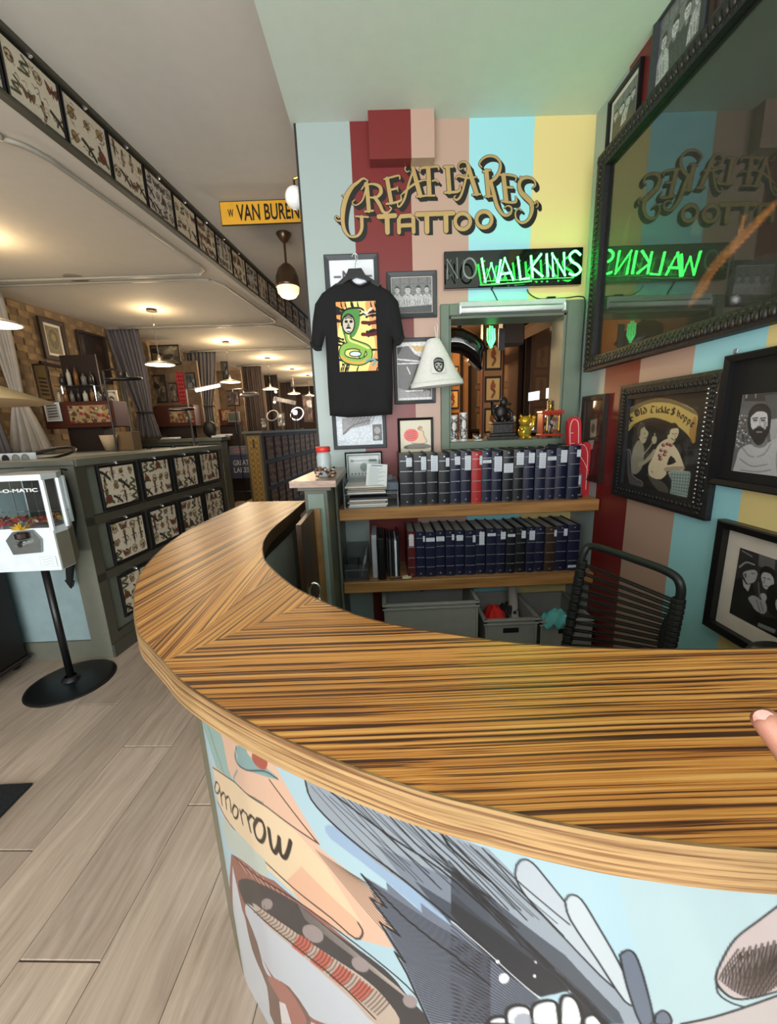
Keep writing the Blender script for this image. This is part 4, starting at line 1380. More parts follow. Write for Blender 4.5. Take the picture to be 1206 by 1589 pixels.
pillow(P2, .05, 'fabric', SH, t)
mb = MB()
nk = [aty(x, y, ys - .014) for x, y in ((544, 434), (549, 440), (558, 444), (567, 441), (575, 436))]
MB().tube(catmull(nk, 5), .0055, 6).build('collar', SH, t, world=True, smooth=True)
for side in ([(483, 531), (490, 541), (499, 541)], [(612, 534), (620, 532), (626, 521)]):
    MB().tube(catmull([aty(x, y, ys - .004) for x, y in side], 4), .011, 7).build('cuff', SH, t, world=True, smooth=True)
# print on the chest
p0, p1 = aty(521, 469, ys - .032), aty(587, 575, ys - .032)
T = lambda x, y: (aty(x, y, ys - .032).x, aty(x, y, ys - .032).z)
cv = Cv(150, 225, (p0.x, p0.z, p1.x, p1.z), (.90, .84, .52), T, 0.0037)
def Q(*p): return [(470 + x * .2014, 380 + y * .2014) for x, y in p]
K_ = (.04, .04, .05)
cv.poly(Q((250, 450), (330, 450), (300, 560), (270, 700), (290, 960), (250, 960)), (.84, .42, .20), .6, smooth=3)
cv.poly(Q((480, 450), (580, 450), (590, 970), (500, 970), (560, 800), (520, 600)), (.78, .36, .24), .5, smooth=3)
fr_ = random.Random(8)
for k in range(34):     # black flames licking inwards from the rim
    side = k % 4
    a = fr_.random()
    if side == 0: x, y, dx, dy = 252, 480 + a * 440, 1, .3
    elif side == 1: x, y, dx, dy = 585, 470 + a * 460, -1, .3
    elif side == 2: x, y, dx, dy = 270 + a * 300, 452, .3, 1
    else: x, y, dx, dy = 270 + a * 300, 972, .3, -1
    L_ = 44 + fr_.random() * (70 if side == 1 else 26)
    cv.poly(Q((x - 10 * dx, y - 14 * dx - 14 * abs(dy) * (side > 1)), (x + L_ * .5 * dx, y + L_ * .5 * dy - 10), (x + L_ * dx, y + L_ * dy), (x + L_ * .6 * dx, y + L_ * .6 * dy + 8), (x - 10 * dx, y + 16)), K_, smooth=3)
    q = Q((x + L_ * dx, y + L_ * dy))[0]; cv.ell(q[0], q[1], 2.0, 2.0, K_)
for yy in (600, 690): cv.line(Q((600, yy - 30), (540, yy), (460, yy)), 4.2, (.35, .06, .10), smooth=4)
cv.poly(Q((300, 620), (300, 540), (340, 500), (410, 490), (440, 520), (435, 620), (400, 700), (350, 720), (315, 690)), (.30, .52, .26), smooth=4)
cv.line(Q((300, 620), (300, 540), (340, 497), (420, 487), (462, 500), (468, 530), (440, 545)), 2.2, K_, smooth=4)
cv.line(Q((462, 515), (490, 530), (510, 505), (530, 490)), 2.0, (.9, .9, .9), smooth=3)
cv.line(Q((345, 690), (360, 740), (430, 770), (500, 800), (510, 860), (450, 900), (350, 890), (305, 850), (320, 790), (400, 775), (460, 800), (450, 850)), 9.5, (.10, .22, .10), smooth=5)
cv.line(Q((345, 690), (360, 740), (430, 770), (500, 800), (510, 860), (450, 900), (350, 890), (305, 850), (320, 790), (400, 775), (460, 800), (450, 850)), 6.8, (.52, .68, .30), smooth=5)
cv.line(Q((350, 700), (366, 738), (435, 764), (505, 796)), 2.2, (.86, .86, .5), smooth=5)
cv.line(Q((500, 880), (440, 908), (350, 898), (300, 860)), 3, (.85, .62, .3), smooth=5)
cv.ell(*Q((405, 840))[0], 9, 4.2, (.80, .92, .92), edge=K_, ew=1.2)
cv.line(Q((490, 890), (540, 880), (560, 900), (540, 925)), 2.6, (.4, .62, .62), smooth=4)
cv.ell(*Q((352, 610))[0], 9.5, 15, (.78, .74, .66), edge=K_, ew=1.6)
cv.ell(*Q((335, 592))[0], 2.6, 2.2, K_); cv.ell(*Q((372, 592))[0], 2.6, 2.2, K_); cv.poly(Q((352, 600), (340, 628), (364, 628)), (.4, .34, .3))
cv.poly(Q((336, 640), (352, 630), (370, 640), (366, 668), (340, 668)), K_, smooth=3); cv.line(Q((342, 656), (364, 656)), 2.4, (.9, .9, .85))
cv.line(Q((322, 560), (352, 548), (384, 560)), 1.3, K_, smooth=3); cv.line(Q((325, 572), (352, 562), (380, 572)), 1.1, K_, smooth=3)
flat_w, flat_h = p1.x - p0.x, p0.z - p1.z
pr0 = flat_print('chest_print', cv.final(), flat_w, flat_h, t, -.034, print_mat('screen_print', .8), (p0.x + p1.x) / 2 + .115, (p0.z + p1.z) / 2 - 1.9)
# hanger
t = thing('coat_hanger', 'black hanger with a chrome hook holding the shirt on the wall', 'hanger', (-.1, ys, 2.2))
yo = ys - .002
hp = [aty(x, y, yo) for x, y in ((520, 444), (537, 428), (541, 418), (561, 417), (567, 427), (592, 443), (586, 446), (566, 434), (553, 431), (540, 436), (524, 447))]
MB().prism([Vector((p.x, yo - .010, p.z)) for p in hp], (0, .02, 0)).build('shoulder_bar', BLACK, t, world=True)
hk = catmull([aty(x, y, yo) for x, y in ((551, 418), (552, 407), (555, 401), (554, 395), (549, 394), (546, 398))], 5)
MB().tube(hk, .0022, 6).build('hook', CHROME, t, world=True, smooth=True)
hk0 = aty(551, 394, yo)
MB().tube([(hk0.x, yo - .005, hk0.z), (hk0.x, YB - .02, hk0.z)], .003, 6).build('peg', CHROME, t, world=True)
# neck label visible inside the collar
tag(MB().prism([aty(x, y, ys + .004) for x, y in ((546, 436), (550, 431), (562, 431), (568, 436), (560, 440), (551, 440))], (0, .001, 0)).build('neck_label', LBL, t), 'white printed neck label')
bpy.data.objects['neck_label'].location = -t.location

# --- bucket hat hanging beside the window
HAT = mat('white_canvas', hx(206, 206, 200), .85, bump=.3, scale=120)
c0 = aty(678, 590, 2.3)
t = thing('bucket_hat', 'white bucket hat with a small black face print, hanging by its loop', 'hat', (c0.x, 2.30, c0.z - .01))
tilt = Matrix.Rotation(R(-4), 3, 'Y')
MB().lathe([(.02, .245), (.035, .24), (.055, .20), (.085, .13), (.115, .06), (.145, .0), (.150, -.008), (.146, -.004), (.11, .055), (.08, .125), (.05, .19), (.015, .238)], n=32, mtx=Matrix.Diagonal(Vector((1, .5, .95))).to_3x3() @ tilt).build('crown_and_brim', HAT, t, smooth=True)
MB().lathe([(.1405, .004), (.1485, .004), (.152, -.022), (.148, -.026), (.14, -.004)], n=32, mtx=Matrix.Diagonal(Vector((1, .5, .95))).to_3x3() @ tilt).build('brim', HAT, t, smooth=True)
MB().tube([(.0, 0, .225), (-.008, 0, .29), (.0, -.0, .31), (.008, 0, .29), (.004, 0, .225)], .003, 5).build('loop', HAT, t, smooth=True)
cv = Cv(44, 52, (0, 0, 44, 52), (.80, .80, .78))
cv.poly([(8, 22), (10, 10), (22, 4), (36, 9), (40, 22), (38, 36), (30, 48), (18, 48), (10, 38)], (.05, .05, .05), smooth=4)
cv.poly([(12, 24), (22, 20), (34, 24), (33, 34), (28, 44), (20, 44), (14, 36)], (.62, .62, .6), smooth=4)
cv.ell(17, 27, 3.5, 2.6, (.05, .05, .05)); cv.ell(29, 27, 3.5, 2.6, (.05, .05, .05)); cv.poly([(23, 29), (19, 35), (27, 35)], (.1, .1, .1)); cv.line([(17, 41), (23, 37), (30, 41)], 2.4, (.05, .05, .05), smooth=3)
cv.line([(10, 14), (22, 10), (36, 14)], 1.6, (.7, .7, .7), smooth=3); cv.line([(9, 18), (22, 14), (38, 18)], 1.2, (.7, .7, .7), smooth=3)
po_ = flat_print('face_print', cv.final(), .078, .092, t, -.062, PAPER, .0, .085)
for v in po_.data.vertices: v.co.y += (v.co.z - .085) * .42 + (v.co.x ** 2) * 5 - .002
po_.location = (.0, 0.0, .0)
# ================================================================== DISPLAY WINDOW WITH THE ROOM BEHIND
FX0, FX1, FZ0, FZ1 = .368, 1.197, 1.295, 2.112
t = thing('window_1', 'sage green casing of the display window', None, (.77, YB, 1.7)) if False else None
wn = MB()
yo = YB - .022
for a in ((FX0, WX0, yo, YB, FZ0, FZ1), (WX1, FX1, yo, YB, FZ0, FZ1), (WX0, WX1, yo, YB, FZ0, WZ0), (WX0, WX1, yo, YB, WZ1, FZ1)): wn.bbox(*a, b=.004)
win = struct(wn.build('window_1', SAGE))
mb = MB()
mb.box(WX0 - .001, WX0 + .012, YB, YB + .16, WZ0, WZ1).box(WX1 - .012, WX1 + .001, YB, YB + .16, WZ0, WZ1).box(WX0, WX1, YB, YB + .16, WZ1 - .012, WZ1).box(WX0, WX1, YB - .0, YB + .30, WZ0 - .012, WZ0 + .002)
mb.build('window_reveal', SAGE, win)
# room behind: floor, ceiling, walls, shelves of framed sheets, beam, glazed screen
WARM = mat('back_room_plaster', hx(150, 104, 60), .7)
DKB = mat('back_room_dark', hx(40, 28, 22), .6)
mb = MB().box(-.2, .0, YB + .17, 5.2, 0, 2.9).box(-.2, 2.6, 5.1, 5.2, 0, 2.9)
struct(mb.build('wall_back_room', WARM))
struct(MB().box(2.5, 2.6, YB + .17, 5.2, 0, 2.9).build('wall_back_room_right', DKB))
struct(MB().box(-.2, 2.6, YB + .17, 5.2, 2.5, 2.55).build('ceiling_back_room', mat('back_room_ceiling', hx(120, 92, 66), .8)))
struct(MB().box(0, 2.6, YB + .17, 5.2, .9, 1.0).build('floor_back_room', DKB))
br = thing('glazed_screen', 'tall dark glazed screen running back in the room behind the window', 'glass screen', (1.3, 3.4, 1.0))
fr = lambda x, y, z: (x, y, z)
xs0, ys0, xs1, ys1 = 1.42, 2.75, 1.12, 4.9
def along(k, z): return (xs0 + (xs1 - xs0) * k, ys0 + (ys1 - ys0) * k, z)
mb = MB()
for k in (0.0, .36, .42, 1.0): mb.tube([along(k, 1.0), along(k, 2.42)], .028, 4)
for z in (1.03, 1.35, 2.4): mb.tube([along(0, z), along(1, z)], .026, 4)
mb.build('screen_frame', BLACK, br, world=True)
WGL = mat('window_dark_glass', hx(78, 66, 60), .08, spec=.8, alpha=.75)
for a, b in ((.01, .35), (.43, .99)):
    MB().prism([along(a, 1.36), along(b, 1.36), along(b, 2.38), along(a, 2.38)], (.004, 0, 0)).build('pane', WGL, br, world=True)
DAY = mat('daylight_slit', (.8, .85, .9), .5, emit=(.80, .88, .95), es=.9)
for a, b, z0, z1 in ((.12, .22, 1.62, 1.70), (.27, .35, 1.62, 1.69), (.12, .22, 1.45, 1.53), (.30, .40, 1.34, 1.46)):
    MB().prism([along(a, z0), along(b, z0), along(b, z1), along(a, z1)], (-.006, 0, 0)).build('bright_opening', DAY, br, world=True)
t = thing('timber_beam', 'pale timber beam rising to the right above the glazed screen', 'beam', (1.2, 3.2, 2.2))
MB().tube([(.98, 4.4, 2.10), (1.30, 2.66, 2.16)], .05, 4).build('beam', mat('beam_wood', hx(124, 100, 78), .6), t, world=True)
# row of tall warm lit panels with framed sheets, along the left of the back room
lp = random.Random(4)
for k, (x, y) in enumerate(((.30, 4.3), (.52, 4.55), (.74, 4.8), (.92, 5.0), (1.05, 3.7))):
    t = thing('flash_board', 'tall wooden board with framed sheets behind the window, %s from the left' % ordn[k], 'display board', (x, y, 1.0), 0, 'boards in the room behind')
    MB().bbox(-.09, .09, 0, .05, 0, 1.35).build('board', mat('board_warm', hx(168, 116, 66), .6), t)
    MB().box(-.1, -.088, -.02, .06, 0, 1.38).box(.088, .1, -.02, .06, 0, 1.38).build('post', REDB if k % 2 == 0 else DKB, t)
    for q in range(4):
        cvv = Cv(16, 20, (0, 0, 16, 20), (.88, .70, .42))
        cvv.line([(8, 3), (6, 9), (10, 12), (7, 17)], 2, (.4, .2, .1), smooth=3); cvv.ell(8, 7, 3, 3, (.6, .3, .15))
        MB().box(-.075, .075, -.012, 0, .28 * q + .07, .28 * q + .30).build('sheet_frame', DKB, t)
        flat_print('sheet', cvv.final(), .12, .19, t, -.0135, PAPER, 0, .28 * q + .185)
light('back_room_lamp', 'POINT', (.62, 4.1, 2.3), 34, (1.0, .72, .40), .08)
light('back_room_lamp_far', 'POINT', (.35, 3.9, 1.6), 14, (1.0, .68, .34), .08)
# hanging dark fish shape and green lit tube seen through the window
t = thing('hanging_fish', 'glossy black fish sculpture hanging nose down behind the window', 'sculpture', (.60, 2.75, 2.0))
c_ = [aty(x, y, 2.78) for x, y in ((684, 514), (700, 506), (720, 508), (738, 517), (751, 530), (759, 541), (752, 547), (749, 557), (747, 575), (738, 567), (727, 557), (714, 549), (700, 547), (684, 552))]
GLB = mat('gloss_black', hx(14, 13, 14), .12, coat=.5)
pillow(c_, .14, 'body', GLB, t, res=.025)
MB().prism([aty(x, y, 2.78) for x, y in ((735, 545), (750, 572), (744, 576), (726, 560))], (0, .02, 0)).prism([aty(x, y, 2.78) for x, y in ((700, 512), (716, 503), (720, 522))], (0, .02, 0)).build('fin', GLB, t, world=True)
MB().tube([c_[2], c_[2] + Vector((0, 0, 2.5 - c_[2].z))], .002, 4).build('cord', DKB, t, world=True)
NG = mat('green_neon_small', (.1, 1, .3), .4, emit=(.10, 1.0, .26), es=2.2)
t = thing('neon_leaf', 'small leaf-shaped bundle of green neon tubes behind the window glass', 'neon light', (.8, 2.6, 1.95))
mb = MB()
for dx in (-5, -1.5, 2, 5.5):
    h_ = 20 - abs(dx) * 1.2
    mb.tube([aty(762 + dx, 522 - h_ * .9, 2.64), aty(762 + dx * 1.1, 522 + h_ * (.4), 2.64), aty(762 + dx * .4, 522 + h_, 2.64)], .005, 6)
mb.build('tube', NG, t, world=True, smooth=True)
MB().box(-.02, .02, .035, .045, -.05, .08).build('backplate', BLACK, t)
t = thing('ceiling_box', 'black box hanging high behind the window, right of the green neon', 'loudspeaker', (1.0, 3.0, 2.1))
MB().bbox(-.08, .08, 0, .12, -.1, .38, .01).build('cabinet', DKB, t)

# fluorescent batten above the window
t = thing('strip_light', 'white switched-off strip light mounted on the top of the window frame', 'strip light', (.79, YB - .05, 2.08))
a_, b_ = aty(713, 480, YB - .05), aty(878, 474, YB - .05)
a2, b2 = aty(713, 488, YB - .06), aty(876, 483, YB - .06)
MB().bbox(a_.x, b_.x, YB - .055, YB - .0225, 2.085, 2.112, .004).build('housing', mat('batten_housing', hx(176, 190, 182), .4), t, world=True)
MB().tube([(a_.x + .01, YB - .05, 2.067), (b_.x - .01, YB - .05, 2.067)], .014, 10).build('tube', WHITE, t, world=True, smooth=True)
MB().bbox(a_.x, a_.x + .012, YB - .06, YB - .03, 2.05, 2.09).build('end_cap', WHITE, t, world=True)
MB().bbox(b_.x - .012, b_.x, YB - .06, YB - .03, 2.05, 2.09).build('end_cap', WHITE, t, world=True)
# cables
t = thing('power_cable', 'thin dark cable from the neon sign round the window frame', 'cable', (1.0, YB - .01, 2.12))
cp = [(762, 449), (765, 452), (772, 466), (778, 470)]
cp2 = [(818, 449), (822, 456), (834, 463), (850, 464), (880, 462), (900, 460), (908, 466), (906, 500), (902, 560), (900, 640)]
CB = mat('cable_dark_green', hx(24, 44, 34), .5)
MB().tube(catmull([aty(x, y, YB - .006) for x, y in cp[:3]], 5), .0032, 6).tube(catmull([aty(x, y, YB - .030) for x, y in cp2], 5), .0032, 6).build('cable', CB, t, world=True, smooth=True)
c = aty(855, 463, YB - .03)
MB().bbox(c.x - .025, c.x + .025, c.y - .01, c.y + .01, c.z - .008, c.z + .008).build('inline_switch', BLACK, t, world=True)

# things on the sill
SY = YB + .02
SZ = WZ0 + .002
for k, (px, hh, lb) in enumerate(((704, .155, 'left one of two tall white printed candle jars on the window sill'), (719, .172, 'right, taller one of two white printed candle jars on the window sill'))):
    c = aty(px, 680, SY)
    t = thing('candle_jar', lb, 'candle', (c.x, SY, SZ), 0, 'candle jars on the sill')
    MB().lathe([(.0001, 0), (.022, 0), (.0235, .004), (.0235, hh - .004), (.022, hh), (.0001, hh)], n=20).build('jar', mat('candle_white', hx(196, 194, 190), .3), t, smooth=False)
    cv = Cv(40, 60, (0, 0, 40, 60), (.80, .79, .78))
    for q in range(16): cv.line([(lp.random() * 40, lp.random() * 60) for _ in range(3)], 2.4, (.18, .17, .18), smooth=3)
    cv.ell(20, 24, 9, 12, (.75, .74, .72), edge=(.2, .2, .2), ew=2)
    me = print_mesh('jar_print', cv.final(), lambda U, V: np.stack([.0239 * np.sin((U - .5) * 3.0), -.0239 * np.cos((U - .5) * 3.0), hh - .01 - V * (hh - .02)], 1))
    me.materials.append(GLOSSY); add_mesh('printed_label', me, t)
c = aty(742, 675, SY)
t = thing('crystal_cluster', 'small silvery crystal ornament on the window sill', 'ornament', (c.x, SY, SZ))
mb = MB()
for k in range(11):
    a = lp.uniform(0, 6.28); e = lp.uniform(.2, 1.3); L_ = lp.uniform(.02, .045)
    d = Vector((math.cos(a) * math.cos(e), math.sin(a) * math.cos(e) * .6, math.sin(e)))
    mb.tube([(0, 0, .008), d * L_ * .7 + Vector((0, 0, .008)), d * L_ + Vector((0, 0, .008))], [.007, .006, .001], 5)
mb.box(-.02, .02, -.012, .012, 0, .008)
mb.build('crystals', mat('crystal_silver', hx(150, 160, 158), .15, .6), t)
# black gargoyle on a stepped plinth
c = aty(781, 670, SY)
t = thing('gargoyle_statue', 'black crouching gargoyle statue on a stepped black plinth on the sill', 'statue', (c.x, SY + .03, SZ))
GB = mat('statue_black', hx(24, 22, 22), .4, bump=.5, scale=80)
MB().bbox(-.10, .09, -.045, .05, 0, .022).bbox(-.085, .078, -.04, .045, .022, .04).bbox(-.062, .062, -.035, .04, .04, .095).bbox(-.07, .07, -.04, .045, .095, .11).build('plinth', GB, t)
mb = MB()
mb.ball((-.008, 0, .165), .042, 12, 10, (1, .8, 1.25)).ball((.0, -.02, .225), .026, 12, 8, (1, 1, 1.1)).ball((.028, -.03, .212), .013, 8, 6, (1.6, .9, .7))
mb.tube([(-.035, .0, .18), (-.055, -.02, .15), (-.035, -.035, .115)], [.015, .012, .01], 8).tube([(.025, -.02, .18), (.05, -.035, .155), (.04, -.04, .115)], [.014, .011, .01], 8)
mb.tube([(-.03, -.01, .125), (-.01, -.045, .135), (-.015, -.05, .11)], [.018, .014, .012], 8).tube([(.02, -.01, .125), (.05, -.03, .135), (.05, -.045, .11)], [.018, .014, .012], 8)
mb.tube([(-.012, -.005, .245), (-.02, 0, .262)], [.008, .001], 6).tube([(.012, -.005, .245), (.016, 0, .262)], [.008, .001], 6)
mb.tube([(-.04, .02, .2), (-.062, .03, .235), (-.05, .03, .15)], [.012, .004, .01], 6)
mb.build('gargoyle', GB, t, smooth=True)
MB().ball((.062, -.035, .128), .014, 10, 8, (1, 1, 1.1)).bbox(.054, .070, -.046, -.030, .108, .118, .002).build('small_skull', mat('bone', hx(150, 138, 120), .6), t)
# lucky cat
c = aty(815, 665, SY - .01)
t = thing('lucky_cat', 'golden waving lucky cat figurine on the window sill', 'figurine', (c.x, SY - .005, SZ))
GD = mat('gold_paint', hx(196, 160, 44), .25, .55)
mb = MB().ball((0, 0, .045), .040, 16, 12, (1, .85, 1.15)).ball((0, -.004, .108), .034, 16, 12, (1.12, .9, .92))
mb.tube([(-.024, 0, .130), (-.030, 0, .150)], [.012, .001], 6).tube([(.024, 0, .130), (.030, 0, .150)], [.012, .001], 6)
mb.tube([(.034, 0, .06), (.050, -.004, .085), (.050, -.006, .12)], [.012, .011, .013], 8).ball((.05, -.008, .126), .014, 8, 6)
mb.tube([(-.03, -.01, .07), (-.024, -.034, .055)], [.012, .012], 8).ball((-.02, -.03, .01), .015, 8, 6, (1, 1.3, .7)).ball((.02, -.03, .01), .015, 8, 6, (1, 1.3, .7))
mb.build('body', GD, t, smooth=True)
MB().tube([(.026 * math.cos(a / 14 * 6.283), -.002 + .024 * math.sin(a / 14 * 6.283), .080) for a in range(14)], .004, 6, closed=True).bbox(-.014, .014, -.042, -.034, .03, .058).build('collar_and_coin', mat('green_enamel', hx(84, 110, 44), .4), t)
MB().ball((-.012, -.032, .112), .0035, 6, 4).ball((.012, -.032, .112), .0035, 6, 4).ball((0, -.034, .102), .003, 6, 4).build('eyes_and_nose', BLACK, t)
# red lantern shrine
c = aty(853, 660, SY)
t = thing('red_lantern', 'red lantern with gold corner pillars and a brass finial on the sill', 'lantern', (c.x, SY + .0, SZ))
RL = mat('red_lacquer', hx(168, 48, 26), .3, coat=.4)
MB().bbox(-.068, .068, -.045, .045, .012, .026).bbox(-.068, .068, -.045, .045, .150, .164).bbox(-.06, .06, -.038, .038, .138, .15).bbox(-.062, -.056, -.04, .04, .026, .15).bbox(.056, .062, -.04, .04, .026, .15).build('case', RL, t)
MB().ball((-.055, -.035, .006), .007, 6, 4).ball((.055, -.035, .006), .007, 6, 4).ball((-.055, .035, .006), .007, 6, 4).ball((.055, .035, .006), .007, 6, 4).build('foot', RL, t)
mb = MB()
for x in (-.034, .038): mb.lathe([(.003, 0), (.008, .004), (.005, .02), (.005, .085), (.008, .10), (.003, .106)], (x, -.043, .034), 10)
mb.build('pillar', BRASS, t, smooth=True)
MB().lathe([(.022, 0), (.020, .008), (.006, .014), (.014, .026), (.014, .036), (.004, .046), (.005, .056), (.001, .07)], (0, 0, .164), 14).build('finial', BRASS, t, smooth=True)
mb = MB(); mb2 = MB()
for k in range(16):
    (mb if k % 2 else mb2).ball((lp.uniform(-.045, .045), lp.uniform(-.035, -.01), lp.uniform(.035, .12)), lp.uniform(.008, .014), 6, 5, (1, .6, 1.3))
tag(mb.build('carved_figures', mat('carved_rust', hx(120, 66, 50), .6), t), kind='stuff')
tag(mb2.build('carved_figures', mat('carved_pale', hx(150, 140, 130), .5), t), kind='stuff')
mb = MB()
for k in range(9): mb.tube([(-.06 + k * .015, -.04, .15), (-.056 + k * .015, -.044, .142), (-.052 + k * .015, -.04, .15)], .003, 5)
mb.build('fretwork', RL, t)
cv = Cv(30, 44, (0, 0, 30, 44), (.72, .74, .74))
cv.line([(8, 4), (22, 12), (10, 22), (24, 30), (12, 40)], 2.5, (.1, .1, .12), smooth=4); cv.line([(22, 2), (26, 20)], 2, (.1, .1, .12)); cv.line([(4, 26), (12, 34)], 2, (.1, .1, .12))
c = aty(880, 645, SY + .05)
frame('picture_frame', 'small white print with black swirls leaning behind the red lantern', 'picture', (c.x - .03, SY + .11, SZ + .115), .15, .225, 0, .006, BLACK, cv.final())

# foam hand, card bottle on the upper shelf
t = thing('foam_finger', 'red foam hand with one raised finger standing at the right end of the upper shelf', 'foam hand', (1.14, 2.2, Z1))
FR = mat('red_foam', hx(176, 34, 44), .8, bump=.2)
yf = 2.20
ff = [(882, 664), (884, 652), (890, 647), (898, 648), (902, 655), (903, 690), (909, 686), (917, 690), (919, 704), (918, 750), (917, 768), (906, 768), (898, 766), (886, 765), (884, 740)]
pf = [aty(x, y, yf) for x, y in ff]
for p in pf: p.z = max(p.z, Z1 + .001)
MB().prism(catmull(pf, 4, True), (0, .035, 0)).build('foam_body', FR, t, world=True)
mb = MB()
FL = mat('white_print_line', hx(224, 200, 200), .6)
for ln in ([(885, 690), (885, 664), (889, 652), (895, 652), (898, 660), (898, 688)], [(886, 672), (890, 672)], [(886, 688), (892, 688)],
           [(893, 700), (900, 690), (908, 692), (912, 704), (911, 730), (909, 760)], [(893, 706), (900, 708), (907, 718), (912, 730)], [(896, 716), (895, 724), (900, 728)]):
    mb.tube(catmull([aty(x, y, yf - .001) for x, y in ln], 4), .0018, 5)
mb.build('printed_lines', FL, t, world=True)
c = aty(896, 768, 2.14)
t = thing('spray_bottle', 'small silver and black handset standing in front of the foam hand', 'handset', (c.x, 2.15, Z1))
MB().bbox(-.022, .022, -.012, .012, .008, .135, .004).build('body', mat('silver_grey', hx(128, 140, 146), .3, .4), t)
MB().bbox(-.027, .027, -.018, .018, 0, .008, .002).build('foot', BLACK, t)
MB().bbox(-.015, .012, -.0145, -.012, .075, .125, .001).build('label', LBL, t)
MB().bbox(-.016, .016, -.0145, -.012, .02, .06, .001).build('keypad', BLACK, t)

# ================================================================== NEON SIGN
A1 = lambda x, y: (460 + x * .4063, 140 + y * .4063)
def bk(x, y, off): p = A1(x, y); return aty(p[0], p[1], YB - off)
sb = [bk(563, 622, .02), bk(1088, 600, .02), bk(1088, 742, .02), bk(563, 765, .02)]
sx0, sx1 = (sb[0].x + sb[3].x) / 2, (sb[1].x + sb[2].x) / 2
sz1, sz0 = (sb[0].z + sb[1].z) / 2, (sb[2].z + sb[3].z) / 2
t = thing('neon_sign', 'black neon sign reading NO WALKINS with only WALKINS lit green', 'neon sign', ((sx0 + sx1) / 2, YB, sz0))
MB().bbox(sx0, sx1, YB - .035, YB - .001, sz0, sz1, .003).build('backing_box', mat('gloss_acrylic_black', hx(8, 9, 9), .06, coat=1.0), t, world=True)
NEON = mat('neon_green', (.1, 1, .3), .4, emit=(.032, 1.0, .075), es=22)
NOFF = mat('neon_unlit_glass', hx(120, 130, 128), .15, spec=.8)
NY = .075
def ntube(strokes, m, nm, r=.0055):
    mb = MB()
    for s_ in strokes:
        p = [bk(x, y, NY) for x, y in s_]
        mb.tube(p, r, 8)
        for q in p[1:-1]: mb.ball(q, r, 8, 6)
    return mb.build(nm, m, t, world=True, smooth=True)


def arc(cx, cy, rx, ry, n=20): return [(cx + rx * math.cos(2 * math.pi * i / n), cy + ry * math.sin(2 * math.pi * i / n)) for i in range(n + 1)]


ntube([[(577, 722), (577, 648), (615, 716), (614, 640)]], NOFF, 'letter')
ntube([arc(662, 680, 24, 38)], NOFF, 'letter')
LET = [[[(708, 642), (722, 732), (745, 662), (766, 732), (781, 648)]], [[(772, 736), (796, 642), (830, 726)], [(783, 702), (822, 697)]], [[(846, 636), (856, 722), (891, 717)]],
       [[(896, 632), (902, 716)], [(936, 625), (899, 676), (942, 712)]], [[(956, 625), (961, 712)]], [[(982, 712), (977, 624), (1026, 706), (1022, 620)]],
       [[(p.x, p.y) for p in catmull([(1086, 630, 0), (1066, 614, 0), (1045, 630, 0), (1050, 652, 0), (1075, 668, 0), (1086, 688, 0), (1066, 706, 0), (1042, 700, 0)], 5)]]]
for L_ in LET: ntube(L_, NEON, 'letter')
mb = MB()
for x in (590, 640, 720, 800, 856, 905, 960, 1000, 1060):
    for y in (650, 705):
        p = bk(x, y, NY); mb.tube([(p.x, YB - .036, p.z), (p.x, YB - NY, p.z)], .003, 5)
mb.build('tube_support', NOFF, t, world=True)
# unlit / lit back runs of the tubes close to the board
mb = MB()
mb.tube([bk(x, y, .045) for x, y in [(700, 745), (760, 742), (840, 736), (900, 730)]], .004, 6).tube([bk(x, y, .045) for x, y in [(720, 730), (1060, 716)]], .003, 6)
mb.build('return_tube', NOFF, t, world=True)

# ================================================================== PAINTED WALL LETTERING
GOLD = mat('gold_leaf_lettering', hx(178, 150, 98), .42, .15)
LBK = mat('lettering_black', hx(20, 20, 16), .6)
A4 = lambda x, y: (510 + x * .2819, 230 + y * .2819)
lt = thing('wall_lettering', 'ornate gold and black GREAT LAKES TATTOO lettering on the striped wall', 'lettering', (.2, YB, 2.5))


def ribbon2(pts, widths, off, name, m, parent, dx=0, dz=0, grow=0.0, close=False, k=6):
    """flat brush stroke lying on the back wall"""
    q = []
    for (x, y) in pts:
        a = A4(x, y); p = aty(a[0], a[1], YB); q.append(Vector((p.x + dx, p.z + dz, 0)))
    c = catmull(q, k) if k > 1 else q
    ws = []
    n0 = len(widths) - 1
    for i in range(len(c)):
        u = i / (len(c) - 1) * n0
        j = min(int(u), n0 - 1) if n0 else 0
        w = widths[j] + (widths[min(j + 1, n0)] - widths[j]) * (u - j) if n0 else widths[0]
        ws.append((w * .2819 * .0034) / 2 + grow)
    return c, ws, off


def stroke_geo(mb, c, ws, y, mi, th=.001):
    n = len(c)
    L_, R_ = [], []
    for i, p in enumerate(c):
        a, b = c[max(i - 1, 0)], c[min(i + 1, n - 1)]
        d = (b - a)
        d = d.normalized() if d.length > 1e-9 else Vector((1, 0, 0))
        nn = Vector((-d.y, d.x, 0))
        L_.append(p + nn * ws[i]); R_.append(p - nn * ws[i])
    vs = [(p.x, y, p.y) for p in L_] + [(p.x, y, p.y) for p in R_]
    fs = [(i, i + 1, n + i + 1, n + i) for i in range(n - 1)]
    mb.add(vs, fs, mi)


def disc(mb, p, r, y, mi):
    vs = [(p.x, y, p.y)] + [(p.x + r * math.cos(a / 10 * 6.283), y, p.y + r * math.sin(a / 10 * 6.283)) for a in range(10)]
    mb.add(vs, [(0, i + 1, (i + 1) % 10 + 1) for i in range(10)], mi)


